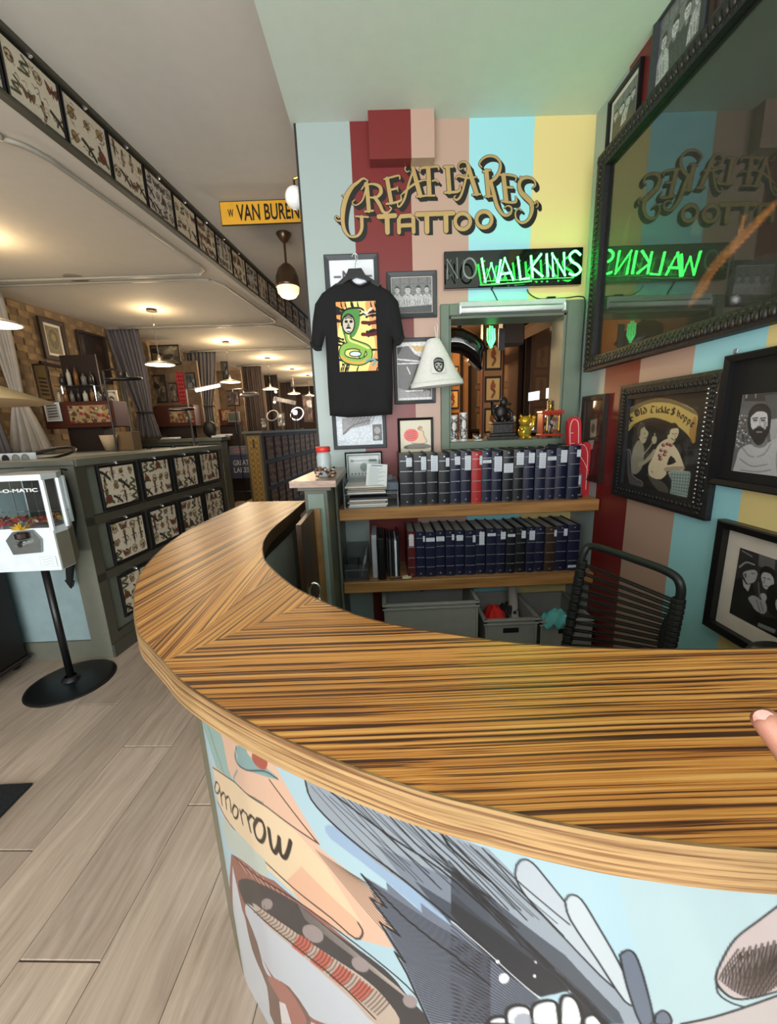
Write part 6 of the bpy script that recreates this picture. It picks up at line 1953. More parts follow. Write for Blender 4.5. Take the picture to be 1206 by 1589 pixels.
cv.poly(D5((1100, 1100), (1112, 1076), (1148, 1084), (1168, 1118), (1160, 1152), (1134, 1168), (1112, 1156), (1106, 1130)), gray(.68), smooth=3); cv.line(D5((1108, 1104), (1122, 1106)), 1.2, gray(.1)); cv.line(D5((1134, 1110), (1148, 1114)), 1.2, gray(.1)); cv.line(D5((1122, 1108), (1112, 1130), (1120, 1134)), 1, gray(.35)); cv.line(D5((1116, 1148), (1134, 1152)), 1.2, gray(.2))
cv.poly(D5((1130, 1175), (1170, 1140), (1240, 1160), (1400, 1260), (1400, 1420), (1150, 1300)), gray(.07), smooth=3)
cv.poly(D5((1030, 1215), (1060, 1200), (1100, 1225), (1125, 1240), (1130, 1280), (1110, 1300), (1070, 1280), (1050, 1250)), gray(.60), smooth=3); cv.line(D5((1075, 1225), (1095, 1290)), 1, gray(.25)); cv.line(D5((1095, 1235), (1112, 1285)), 1, gray(.25))
cv.poly(D5((1095, 1195), (1120, 1190), (1130, 1215), (1112, 1240)), gray(.66), smooth=3); cv.poly(D5((1178, 1225), (1240, 1220), (1250, 1280), (1190, 1290)), gray(.66), smooth=3); cv.line(D5((1085, 1130), (1092, 1220)), 2, gray(.4))
cv.poly(D5((1040, 1300), (1206, 1330), (1500, 1430), (1500, 1700), (1030, 1560)), gray(.06)); cv.poly(D5((1085, 1345), (1180, 1385), (1170, 1405), (1080, 1365)), gray(.5))
art_pair = cv.noise(.15, 8, 2).final()
z1, z0 = tl.z, bl.z
PMX, PMZ = (W_ - .044 - .26) / 2, (z1 - z0 - .044 - (pv1 - pv0)) / 2
frame('picture_frame', 'black and white portrait of a bearded man with black mat and black frame', 'picture', (XR, -PU0 + PMX + .022 - W_ / 2, (z0 + z1) / 2), W_, z1 - z0, rz, .022, BLACK, art_portrait, (PMX, PMZ), matm=mat('black_mat_board', hx(12, 12, 14), .7), dep=.03)
[o_ for o_ in bpy.data.objects if o_.name.startswith('picture_frame')]
PO = max((o_ for o_ in COL.objects if o_.name.startswith('artwork')), key=lambda o_: o_.name)
PO.location.z = (pv0 + pv1) / 2 - (z0 + z1) / 2
# tattooing pair
tl, bl = atx(1120, 803, XR - .02), atx(1095, 966, XR - .02)
yl = (tl.y + bl.y) / 2
PMX2, PMZ2 = (.45 - .052 - .30) / 2, (tl.z - bl.z - .052 - (pw1 - pw0)) / 2
frame('picture_frame', 'black framed photograph of two men with a wide cream mat, low on the right wall', 'picture', (XR, -PU2 + PMX2 + .026 - .225, (pw0 + pw1) / 2), .45, tl.z - bl.z, rz, .026, BLACK, art_pair, (PMX2, PMZ2), dep=.035)
# tiny hook plate above portrait
c = atx(1143, 545, XR)
tag(MB().bbox(c.x - .004, c.x, c.y - .008, c.y + .008, c.z - .008, c.z + .008, .002).build('wall_hook', SILV), 'tiny metal hook plate above the bearded portrait', 'hook')

# ================================================================== CHAIR WITH CORD BACK
t = thing('cord_chair', 'black tube chair with a back of stretched black cords, in front of the right wall', 'chair', (.85, 1.35, 0))
TB = mat('black_powder_coat', hx(30, 34, 32), .4)
YC = 1.42
def ch(x, y, yy): return aty(x, y, yy)
a1 = ch(878, 1002, 1.50); a2_ = ch(896, 900, 1.50); a3 = ch(906, 858, 1.50); a4 = ch(922, 848, 1.48); a5 = ch(985, 868, 1.33); a6 = ch(1038, 888, 1.22); a7 = ch(1056, 908, 1.18); a8 = ch(1052, 940, 1.18); a9 = ch(1030, 985, 1.20)
left_low = Vector((a1.x - .02, a1.y - .04, .50)); right_low = Vector((a9.x + .0, a9.y - .02, .50))
pts = [left_low, a1, a2_, a3, a4, a5, a6, a7, a8, a9, right_low]
back = catmull(pts, 5)
MB().tube(back, .0145, 10).build('back_frame', TB, t, world=True, smooth=True)
CORD = mat('black_elastic', hx(18, 20, 18), .7)
nc = 11
for i in range(nc):
    f = i / (nc - 1)
    L0 = a3.lerp(a1, .12 + f * .88) + Vector((0, -.004, 0))
    R0 = a8.lerp(right_low, -.02 + f * .62)
    mm = (L0 + R0) / 2 + Vector((.0, .012, 0))
    for dz in (0, .009):
        MB().tube(catmull([L0 + Vector((0, 0, dz)), mm + Vector((0, 0, dz)), R0 + Vector((0, 0, dz))], 4), .0036, 6).build('cord', CORD, t, world=True, smooth=True)
    mb = MB()
    for P_ in (L0, R0):
        for dz in (-.008, 0, .009, .016): mb.tube([(P_.x + .0175 * math.cos(a / 8 * 6.283), P_.y + .0175 * math.sin(a / 8 * 6.283), P_.z + dz) for a in range(8)], .0042, 5, closed=True)
    tag(mb.build('cord_loop', CORD, t, world=True), kind='stuff')
sc_ = (left_low + right_low) / 2
dirx = (right_low - left_low).normalized(); fwd = Vector((dirx.y, -dirx.x, 0)); fwd.normalize()
if fwd.x > 0 and fwd.y > 0: fwd = -fwd
hw = (right_low - left_low).length / 2
sp = [left_low, left_low + fwd * .42, right_low + fwd * .42, right_low]
MB().tube(sp, .014, 8, closed=True).build('seat_frame', TB, t, world=True, smooth=True)
for i in range(12):
    o_ = fwd * (.03 + i * .033)
    MB().tube([left_low + o_, right_low + o_], .004, 6).build('seat_cord', CORD, t, world=True)
zz = [sc_ + fwd * .2]
c0 = sc_ + fwd * .2
MB().tube([(c0.x, c0.y, .49), (c0.x, c0.y, .09)], .022, 10).build('gas_column', BLACK, t, world=True)
for k in range(5):
    a = k / 5 * 6.283 + .3
    e = Vector((c0.x + .24 * math.cos(a), c0.y + .24 * math.sin(a), .065))
    MB().tube([(c0.x, c0.y, .10), e], [.02, .013], 8).build('leg', BLACK, t, world=True)
    MB().ball((e.x, e.y, .025), .025, 10, 8, (.7, 1, 1)).build('castor', BLACK, t, world=True, smooth=True)
# dark round thing just above the counter at the right edge
c = atx(1200, 1006, 1.05)
t = thing('headset_stand', 'dark rounded top of an office object rising behind the counter at the right edge', 'lamp base', (1.06, c.y, 0))
MB().lathe([(.0001, c.z + .006), (.03, c.z + .004), (.055, c.z - .012), (.07, c.z - .05), (.05, c.z - .12), (.03, .3), (.10, .02), (.12, 0)], n=20).build('body', BLACK, t, smooth=True)
# ================================================================== FLASH SHEETS (tattoo designs)
def motif(cv, kind, cx, cy, s, r):
    D = (.16, .13, .11); RD = (.46, .22, .17); GN = (.30, .36, .20); YL = (.60, .50, .30); BR = (.46, .34, .22)
    if kind == 0:      # rose with leaves
        for a in (0.6, 2.5, 4.4): cv.ell(cx + s * .9 * math.cos(a), cy + s * .9 * math.sin(a), s * .5, s * .25, GN, rot=a, edge=D, ew=.7)
        cv.ell(cx, cy, s * .75, s * .7, RD, edge=D, ew=.9); cv.line([(cx + s * .5 * math.cos(a) * (1 - a / 14), cy + s * .5 * math.sin(a) * (1 - a / 14)) for a in np.arange(0, 12, .6)], .8, D)
    elif kind == 1:    # dagger / figure upright
        cv.poly([(cx - s * .25, cy - s * 1.1), (cx + s * .25, cy - s * 1.1), (cx + s * .2, cy + s * .4), (cx, cy + s * 1.5), (cx - s * .2, cy + s * .4)], D); cv.ell(cx, cy - s * 1.3, s * .3, s * .35, BR, edge=D, ew=.8); cv.line([(cx - s * .7, cy - s * .4), (cx + s * .7, cy - s * .5)], s * .16, BR)
    elif kind == 2:    # skull
        cv.ell(cx, cy - s * .2, s * .7, s * .75, (.74, .66, .52), edge=D, ew=1.1); cv.ell(cx - s * .28, cy - s * .1, s * .18, s * .2, D); cv.ell(cx + s * .28, cy - s * .1, s * .18, s * .2, D); cv.poly([(cx - s * .4, cy + s * .4), (cx + s * .4, cy + s * .4), (cx + s * .3, cy + s * .8), (cx - s * .3, cy + s * .8)], (.7, .62, .5)); cv.line([(cx - s * .35, cy + s * .58), (cx + s * .35, cy + s * .58)], .9, D)
    elif kind == 3:    # snake
        cv.line([(cx - s * .9, cy + s), (cx + s * .6, cy + s * .7), (cx - s * .5, cy), (cx + s * .7, cy - s * .5), (cx, cy - s * 1.1)], s * .34, D, smooth=5); cv.line([(cx - s * .9, cy + s), (cx + s * .6, cy + s * .7), (cx - s * .5, cy), (cx + s * .7, cy - s * .5), (cx, cy - s * 1.1)], s * .16, GN, smooth=5)
    elif kind == 4:    # butterfly / bird
        for sg in (-1, 1): cv.poly([(cx, cy), (cx + sg * s * 1.1, cy - s * .8), (cx + sg * s * .9, cy + s * .1), (cx + sg * s * .6, cy + s * .7)], RD if r.random() < .25 else BR, smooth=3); cv.line([(cx, cy), (cx + sg * s * 1.1, cy - s * .8), (cx + sg * s * .9, cy + s * .1), (cx + sg * s * .6, cy + s * .7)], .8, D, smooth=3)
        cv.line([(cx, cy - s * .6), (cx, cy + s * .8)], s * .2, D)
    elif kind == 5:    # panther stroke
        cv.line([(cx - s, cy - s * .6), (cx - s * .2, cy - s * .2), (cx + s * .4, cy + s * .3), (cx + s, cy + s * .9)], s * .5, D, smooth=4); cv.line([(cx, cy), (cx - s * .3, cy + s * .8)], s * .25, D); cv.line([(cx + s * .1, cy), (cx + s * .8, cy - s * .5)], s * .2, D)
    elif kind == 6:    # standing pin-up
        cv.line([(cx, cy - s * .7), (cx - s * .15, cy), (cx + s * .15, cy + s * .6), (cx - s * .05, cy + s * 1.3)], s * .45, D, smooth=4); cv.line([(cx, cy - s * .7), (cx - s * .1, cy), (cx + s * .12, cy + s * .6), (cx - s * .02, cy + s * 1.2)], s * .25, (.66, .52, .38), smooth=4); cv.ell(cx, cy - s * 1.1, s * .25, s * .3, D)
    elif kind == 7:
        cv.ell(cx, cy, s * .5, s * .5, YL, edge=D, ew=1); cv.line([(cx - s * .7, cy + s * .7), (cx + s * .7, cy - s * .7)], .9, D); cv.line([(cx - s * .3, cy), (cx + s * .3, cy)], .8, RD)


def _scrib(cv, cx, cy, s, r):
    for k in range(7):
        a = r.uniform(0, 6.28); q = r.uniform(.1, .8) * s; b = a + r.uniform(.3, 1.2)
        cv.line([(cx + q * math.cos(a), cy + q * math.sin(a)), (cx + q * 1.1 * math.cos((a + b) / 2), cy + q * 1.1 * math.sin((a + b) / 2)), (cx + q * math.cos(b), cy + q * math.sin(b))], r.choice((.8, 1.3, 2.0)), r.choice(((.16, .13, .11), (.16, .13, .11), (.42, .26, .2), (.3, .28, .2))), smooth=3)


def flash(seed, w, h, dim=1.0, grid=None, mono=False):
    r = random.Random(seed)
    base = (.80 * dim, .76 * dim, .68 * dim)
    cv = Cv(w, h, (0, 0, 100, 100.0 * h / w), base)
    H_ = 100.0 * h / w
    gr = grid
    cols = r.choice((3, 4)) if w >= h else 3; rows = r.choice((2, 3)) if w >= h else 3
    if gr: cols, rows = gr
    for i in range(cols):
        for j in range(rows):
            s = min(100 / cols, H_ / rows) * r.uniform(.40, .52)
            mx, my = (i + .5) * 100 / cols + r.uniform(-3, 3), (j + .5) * H_ / rows + r.uniform(-3, 3)
            motif(cv, r.randrange(8), mx, my, s, r); _scrib(cv, mx, my, s, r)
    for k in range(16):
        x, y = r.uniform(5, 90), r.uniform(5, H_ - 8)
        cv.line([(x, y), (x + r.uniform(2, 6), y + r.uniform(-3, 4)), (x + r.uniform(3, 8), y + r.uniform(0, 6))], r.choice((.8, 1.2)), (.25, .18, .14), smooth=3)
    if mono: cv.a[:] = cv.a.mean(2, keepdims=True) * np.array([1, .96, .9], np.float32)
    return cv.noise(.10, seed, 2).final()


THS = math.atan2(1, AS)         # local X runs away from the viewer along the station fronts


def station_loc(x0, y, z, d=0.0):
    return (x0 + AS * y + d, y, z)


def clip(parent, x, z):
    MB().bbox(x - .006, x + .006, -.022, -.001, z - .004, z + .016, .002).ball((x, -.024, z + .002), .006, 8, 6).build('mirror_clip', mat('clip_chrome', (.85, .85, .85), .15, .9), parent)


# ---- near station
PALE = mat('station_panel_paint', hx(112, 116, 104), .5)
X0N = -1.851 - AS * 2.372
def nst(y, d=0.0): return X0N + AS * y + d
st = thing('station_cabinet', 'near sage green tattoo station with framed flash sheets on its front', 'cabinet', (nst(3.2), 3.2, 0))
yA, yE = 2.372, 4.12
mb = MB()
mb.prism([(nst(yA, -.03), yA + .02, 0), (nst(yE, -.03), yE, 0), (nst(yE, -.25), yE, 0), (nst(yA, -.25), yA + .02, 0)], (0, 0, 1.29))
mb.prism([(nst(yA, -.03), yA + .03, 0), (-4.1, yA + .03, 0), (-4.1, yA + .2, 0), (nst(yA, -.03), yA + .2, 0)], (0, 0, 1.27))
mb.build('carcass', PALE, st, world=True)
def rail(y0, y1, z0, z1, d0=-.03, d1=0.0, nm='rail', m=GREEN_D):
    MB().prism([(nst(y0, d0), y0, z0), (nst(y1, d0), y1, z0), (nst(y1, d1), y1, z0), (nst(y0, d1), y0, z0)], (0, 0, z1 - z0)).build(nm, m, st, world=True)
rail(yA, yE, 1.285, 1.325, -.30, .018, 'top_rail', GREEN); rail(yA, yE, 1.27, 1.285)
for z0 in (.905, .53): rail(yA, yE, z0, z0 + .055, nm='cross_rail')
rail(yA, yE, .0, .15, nm='base_rail')
rail(yA, yE, .0, .09, -.03, .012, nm='plinth')
for y0 in (yA, 4.06): rail(y0, y0 + .07, .15, 1.27, nm='stile')
for k in (1, 2, 3): rail(2.515 + .39 * k - .03, 2.515 + .39 * k - .012, .15, 1.27, -.03, -.006, nm='stile')
# end face towards the viewer
BLUEP = mat('pale_blue_panel_paint', hx(132, 152, 156), .45)
ex = nst(yA)
MB().box(-4.1, ex - .13, yA + .018, yA + .03, .13, 1.16).build('end_field', BLUEP, st, world=True)
mb = MB().box(-4.1, ex - .0305, yA, yA + .03, 0, .13).box(-4.1, ex - .0305, yA, yA + .03, 1.16, 1.285).box(ex - .13, ex - .0305, yA, yA + .03, .13, 1.16).box(ex - .0305, ex - .0005, yA - .004, yA + .002, 0, 1.285)
mb.build('end_frame', GREEN, st, world=True)
MB().bbox(-4.1, ex + .01, yA - .018, yA + .30, 1.29, 1.325, .005).build('end_cap_rail', GREEN, st, world=True)
MB().prism([(nst(yA + .3, -.29), yA + .29, 1.285), (nst(yE, -.29), yE, 1.285), (-3.95, yE, 1.285), (-4.0, yA + .29, 1.285)], (0, 0, .012)).build('worktop', mat('worktop_pale', hx(150, 156, 156), .3), st, world=True)
FW, FH = .345, .30
fi = 0
for r_ in range(3):
    for k in range(4):
        if r_ == 2 and k > 1: continue
        y = 2.515 + .39 * k + FW / 2 - .005
        z = (1.125, .748, .37)[r_]
        rw = ('top', 'middle', 'bottom')[r_]
        t = frame('flash_sheet', 'black framed flash sheet on the near station, %s row, %s from the left' % (rw, ordn[k]), 'framed print',
                  station_loc(X0N, y, z, .003), FW, FH, THS, .020, BLACK, flash(100 + fi, 130, 108, grid=(4, 3)), 0.0, dep=.018, pm=PAPER, group='flash sheets on the near station')
        clip(t, -.01, FH / 2 - .003)
        fi += 1
for k in (1, 2, 3):
    pass

# ---- soffit frames
lowres = [flash(300 + q, 46, 38, .95, mono=(q % 2 == 0)) for q in range(6)]
hires = [flash(320 + q, 110, 92, 1.0, mono=(q == 1)) for q in range(4)]
PIT = .312
for k in range(27):
    y = 2.47 - PIT * .5 + (k - 2) * PIT
    arr = hires[k % 4] if k < 7 else lowres[k % 6]
    t = frame('flash_sheet', 'black framed flash sheet on the ceiling bulkhead, number %d counting away from the viewer' % (k + 1) if k > 99 else
              'black framed flash sheet on the ceiling bulkhead, %s counting away from the viewer' % ordn[k], 'framed print',
              station_loc(-1.85, y, (LC + HC) / 2, .001), PIT - .008, .262, THS, .013, BLACK, arr, 0.0, dep=.014, pm=PAPER, group='flash sheets along the bulkhead')
    if k < 10:
        clip(t, 0, .128); clip(t, 0, -.144)

# ---- far station with gold end
X0G = -2.3
def gst(y, d=0.0): return X0G + AS * y + d
gs = thing('station_cabinet', 'far station half wall with a gold patterned end and rows of small framed sheets', 'cabinet', (gst(7), 7, 0))
y0, y1 = 5.72, 12.4
MB().prism([(gst(y0), y0 + .02, 0), (gst(y1), y1, 0), (gst(y1) - .22, y1, 0), (gst(y0) - .22, y0 + .02, 0)], (0, 0, 1.42)).build('carcass', mat('dark_brown_paint', hx(52, 42, 34), .6), gs, world=True)
MB().prism([(gst(y0, .03), y0 - .02, 1.42), (gst(y1, .03), y1, 1.42), (gst(y1) - .28, y1, 1.42), (gst(y0) - .26, y0 - .02, 1.42)], (0, 0, .035)).build('top_rail', GREEN, gs, world=True)
MB().prism([(gst(y0, .02), y0, 0), (gst(y1, .02), y1, 0), (gst(y1), y1, 0), (gst(y0), y0, 0)], (0, 0, .14)).build('plinth', GREEN_D, gs, world=True)
cvg = Cv(26, 130, (0, 0, 26, 130), (.60, .46, .20))
for j in range(16):
    for i in range(2):
        cvg.ell(7 + i * 12, 5 + j * 8, 3.6, 3.0, (.70, .56, .28), edge=(.36, .29, .13), ew=1.3); cvg.ell(7 + i * 12, 5 + j * 8, 1.2, 1.0, (.42, .34, .16))
cvg.line([(13, 6), (13, 16)], 3, (.1, .09, .07))
gp = thing('end_board', '', 'panel') if False else None
e_ = bpy.data.objects.new('end_board', None); e_.location = (gst(y0) - .11 - gs.location.x, y0 - .002 - gs.location.y, .70); COL.objects.link(e_); e_.parent = gs
MB().box(-.11, .11, 0, .02, -.70, .70).build('board', mat('end_frame_olive', hx(84, 78, 56), .5), e_)
flat_print('gold_panel', cvg.final(), .165, 1.36, e_, -.004, PAPER)
small = [flash(400 + q, 22, 28, .80) * np.array([.60, .38, .25]) for q in range(6)]
for r_ in range(3):
    for k in range(12):
        y = 5.86 + k * .335 + .16
        z = (1.20, .80, .40)[r_]
        frame('flash_sheet', 'small dark framed flash sheet on the far station, %s row, %s from its gold end' % (('top', 'middle', 'bottom')[r_], ordn[k]), 'framed print',
              station_loc(X0G, y, z, .001), .305, .345, THS, .022, mat('dark_brown_frame', hx(44, 30, 24), .5), small[(k + r_) % 6], 0.0, dep=.014, pm=PAPER, group='flash sheets on the far station')

# ---- cross wall at the back with frames, folding chair
xw = thing('cross_wall', 'sage half wall across the far bay behind the folding chair', 'half wall', (-3.5, 8.7, 0))
MB().box(-5.0, gst(8.7) - .2, 8.70, 8.86, 0, 1.36).build('wall_body', mat('sage_mid', hx(120, 122, 110), .6), xw, world=True)
MB().bbox(-5.0, gst(8.7) - .18, 8.66, 8.90, 1.36, 1.42).build('top_rail', GREEN, xw, world=True)
MB().box(-5.0, gst(8.7) - .2, 8.68, 8.70, 0, .12).build('plinth', GREEN_D, xw, world=True)
for r_ in range(2):
    for k in range(5):
        x = -2.92 - k * .43 + .0
        frame('flash_sheet', 'framed flash sheet on the far cross wall, %s row, %s from the right' % (('upper', 'lower')[r_], ordn[k]), 'framed print',
              (x, 8.70, (1.13, .70)[r_]), .36, .38, 0, .02, BLACK, flash(500 + k + r_ * 5, 34, 36, 1.0), 0.0, dep=.014, pm=PAPER, group='flash sheets on the cross wall')
c = aty(375, 760, 8.1)
t = thing('folding_chair', 'dark blue folding chair with GREAT LAKES lettering, folded upright by the gold end', 'folding chair', (-2.90, 8.1, 0))
NV = mat('chair_navy', hx(52, 60, 88), .5)
MB().bbox(-.235, .235, -.015, .015, .50, .98, .02).build('seat', NV, t)
MB().bbox(-.21, .21, -.03, -.005, .98, 1.17, .03).build('backrest', mat('chair_slate', hx(92, 94, 108), .4), t)
mb = MB()
for s in (-1, 1): mb.tube([(s * .235, -.01, 0), (s * .23, -.01, .9), (s * .19, -.01, 1.17)], .013, 8)
mb.tube([(-.235, .02, .22), (.235, .02, .22)], .01, 6)
mb.build('tube_frame', NV, t, smooth=True)
WL = mat('chair_lettering', hx(170, 178, 190), .6)
add_mesh('lettering', text_mesh('GREAT', .32, .11, .004, WL), t, (0, -.016, .83))
add_mesh('lettering', text_mesh('LAKES', .32, .11, .004, WL), t, (0, -.016, .68))
add_mesh('crest', text_mesh('GLT', .24, .10, .004, mat('chair_crest', hx(150, 110, 120), .6)), t, (0, -.031, 1.075))
for s in (-1, 1): MB().tube([(s * .235, -.01, 0), (s * .235, -.01, .03)], .017, 8).build('foot', BLACK, t)

# ---- things on the near worktop
WT = 1.297
t = thing('magnifier_lamp', 'black ring magnifier lamp lying on the near station worktop', 'lamp', (-2.55, 3.1, WT))
rg = [(.145 * math.cos(a / 32 * 6.283), .145 * math.sin(a / 32 * 6.283), .05 + .035 * math.sin(a / 32 * 6.283)) for a in range(32)]
c = atz(163, 689, 1.35); t.location = (c.x * .0 + -1.851 - .62, 2.98, WT)
MB().tube(rg, .012, 8, closed=True).build('ring', BLACK, t, smooth=True)
MB().tube([(-.05, .12, .08), (-.06, .0, .06), (-.30, -.1, .02), (-.35, -.12, .012)], .009, 6).build('arm', BLACK, t)
MB().bbox(-.40, -.30, -.17, -.07, 0, .022).build('switch_box', BLACK, t)
c = atz(235, 640, 1.40)
SV_ = mat('white_sheet', hx(200, 206, 212), .5)
tag(MB().bbox(-3.1, -2.72, 2.72, 2.9, 1.326, 1.331, .001).build('black_strip', BLACK), 'long black strip lying on the near worktop', 'strip').location.z = -.028
tag(MB().prism([(-3.9, 2.75, WT), (-3.25, 2.72, WT), (-3.2, 2.85, WT), (-3.85, 2.9, WT)], (0, 0, .05)).build('paper_pile', SV_), 'pile of white paper at the left of the near worktop', 'papers')
cvs = Cv(90, 22, (0, 0, 90, 22), (.78, .80, .80))
for k, x in enumerate((12, 30, 50, 68)): cvs.ell(x, 11, 7, 8, (.12, .12, .12) if k < 2 else (.55, .55, .52), edge=(.2, .2, .2), ew=1)
t = thing('sticker_card', 'white card with a row of dark round motifs behind the vending machine', 'card', (-2.60, 2.50, WT))
c = aty(20, 706, 2.60)
t.location = (c.x, 2.60, WT + .015)
flat_print('card_face', cvs.final(), .30, .075, t, -.003, PAPER, 0, .02)
MB().box(-.15, .15, -.0025, 0, -.018, .058).build('card', SV_, t)

# ---- gumball / button vending machine on pole
gm = thing('vending_stand', 'white hexagonal vending case of buttons on a black pole with a round base', 'vending machine', (-1.95, 2.10, 0))
base_c = (-1.945, 2.125)
MB().lathe([(.0001, .018), (.05, .020), (.20, .012), (.225, .006), (.228, 0)], (base_c[0], base_c[1], 0), 40).lathe([(.05, .02), (.042, .034), (.03, .044)], (base_c[0], base_c[1], 0), 20).build('round_base', BLACK, gm, world=True, smooth=True)
MB().tube([(base_c[0], base_c[1], .01), (base_c[0], base_c[1], .74)], .019, 14).build('pole', BLACK, gm, world=True, smooth=True)
# case: front face towards viewer, two chamfered sides
hx0, hx1 = -2.13, -1.766
yF, yBk = 2.03, 2.25
def ring_pts(z): return [(hx0, yF, z), (hx1, yF, z), (hx1 - .002, yF + .10, z), (hx1 - .07, yBk, z), (hx0 + .07, yBk, z), (hx0 + .002, yF + .10, z)]
def seg_panel(mb, a, b, z0, z1, th=.006, ins=0.0):
    a, b = Vector(a[:2]), Vector(b[:2]); d = (b - a).normalized(); n = Vector((d.y, -d.x))
    p = [a + d * ins, b - d * ins, b - d * ins - n * th, a + d * ins - n * th]
    mb.prism([(q.x, q.y, z0) for q in p], (0, 0, z1 - z0))
zb0, zb1, zt1 = .752, .975, 1.245
mb = MB(); mb.prism(ring_pts(zb0), (0, 0, zb1 - zb0)); 
mb.build('lower_body', mat('machine_white', hx(214, 222, 228), .3, coat=.3), gm, world=True)
mb = MB(); q = ring_pts(0); seg_panel(mb, (q[1][0] + .0026, q[1][1] + .008), (q[2][0] + .0026, q[2][1]), zb0 + .004, zb1 - .02, .002, .0); seg_panel(mb, (q[2][0] + .0026, q[2][1]), (q[3][0] + .0026, q[3][1]), zb0 + .004, zb1 - .02, .002, .0)
mb.build('side_plate', mat('machine_tan', hx(122, 118, 104), .4), gm, world=True)
mb = MB(); mb.prism(ring_pts(zt1), (0, 0, .018)); mb.prism([(x * .0 + x, y, zt1 + .018) for x, y, z in ring_pts(0)], (0, 0, .012)); mb.build('lid', mat('machine_white', (0, 0, 0)), gm, world=True)
mb = MB()
pts = ring_pts(0)
for x, y, _ in pts: mb.tube([(x, y, zb1), (x, y, zt1)], .012, 6)
mb.prism([(x, y, zb1) for x, y, _ in pts], (0, 0, .016))
mb.build('corner_posts', mat('machine_white', (0, 0, 0)), gm, world=True)
MGL = glass_pane_mat('case_glass', 1.1, (.86, .88, .88))
for i in range(6):
    mb = MB(); seg_panel(mb, pts[i], pts[(i + 1) % 6], zb1 + .016, zt1, .003, .010); mb.build('glass_pane', MGL, gm, world=True)
MB().box(hx0 + .09, hx1 - .09, yBk - .03, yBk - .024, zb1 + .016, zt1).build('back_board', mat('case_back_dark', hx(58, 56, 54), .5), gm, world=True)
mb = [MB(), MB(), MB(), MB()]
for k in range(150):
    x = lp.uniform(hx0 + .03, hx1 - .03); y = lp.uniform(yF + .03, yF + .12)
    z = zb1 + .02 + abs(math.sin(x * 23)) * .028 + lp.uniform(0, .018)
    mb[k % 4].lathe([(.0001, .003), (.012, .002), (.014, 0)], (x, y, z), 8, mtx=(Matrix.Rotation(lp.uniform(-1.2, 1.2), 3, 'X') @ Matrix.Rotation(lp.uniform(-1, 1), 3, 'Y')))
for q_, cc, nm_ in zip(mb, (hx(176, 60, 70), hx(196, 190, 176), hx(150, 80, 90), hx(206, 160, 60)), 'abcd'):
    tag(q_.build('badges', mat('badge_' + nm_, cc, .3), gm, world=True), kind='stuff')
# inner shelf tracks and yellow burst, coin plate with mechanism
MB().box(hx0, hx1, yF + .12, yF + .13, 1.06, 1.064).box(hx0 + .10, hx0 + .104, yF + .1, yF + .104, zb1, zt1).box(hx0 + .22, hx0 + .224, yF + .1, yF + .104, zb1, zt1).build('inner_divider', CHROME, gm, world=True)
c = aty(32, 822, yF - .02)
mb = MB()
for k in range(46):
    a = lp.uniform(0, 6.28); L_ = lp.uniform(.012, .05)
    mb.tube([(c.x, c.y, c.z), (c.x + L_ * math.cos(a), c.y - lp.uniform(0, .02), c.z + abs(L_ * math.sin(a)) * .8)], [.004, .0015], 4)
tag(mb.build('tinsel', mat('tinsel_yellow', hx(214, 176, 50), .35, .3), gm, world=True), kind='stuff')
hexp = [aty(x, y, yF - .003) for x, y in ((22, 825), (52, 822), (66, 836), (67, 856), (24, 860), (12, 838))]
MB().prism(hexp, (0, -.012, 0)).build('coin_plate', mat('zinc', hx(140, 144, 142), .3, .7), gm, world=True)
c = aty(38, 840, yF - .02)
MB().bbox(c.x - .035, c.x + .03, yF - .035, yF - .014, c.z - .004, c.z + .006).bbox(c.x - .05, c.x + .01, yF - .03, yF - .014, c.z - .022, c.z - .012).tube([(c.x, yF - .05, c.z - .012), (c.x, yF - .014, c.z - .012)], .014, 10).build('coin_mechanism', CHROME, gm, world=True)
MB().lathe([(.0001, 0), (.03, 0), (.034, .006), (.034, .03), (.02, .034)], (c.x, yF - .022, c.z + .016), 12).build('coin_cup', mat('dark_steel', (0, 0, 0)), gm, world=True)
cvp = Cv(50, 34, (0, 0, 50, 34), (.84, .88, .90))
cvp.line([(2, 2), (48, 2), (48, 32), (2, 32), (2, 2)], .8, (.6, .66, .7))
for k in range(3): cvp.line([(8, 9 + k * 8), (20, 11 + k * 8), (30, 7 + k * 8), (42, 10 + k * 8)], .8, (.45, .5, .55), smooth=2)
c = aty(78, 871, yF)
e2 = bpy.data.objects.new('price_plate', None); e2.location = (c.x - gm.location.x - .008, yF - .001 - gm.location.y, c.z); COL.objects.link(e2); e2.parent = gm
flat_print('label_print', cvp.final(), .09, .06, e2, -.002, PAPER)
tm = text_mesh('ON-O-MATIC', .26, .019, .003, mat('white_lettering', hx(230, 232, 230), .5))
c = aty(60, 758, yF)
c0_, c1_ = aty(0, 764, yF), aty(61, 758, yF)
sc1 = c1_.x - .135
add_mesh('lettering', tm, gm, (sc1 - gm.location.x - .0, yF - .006 - gm.location.y, (c0_.z + c1_.z) / 2 + .0))

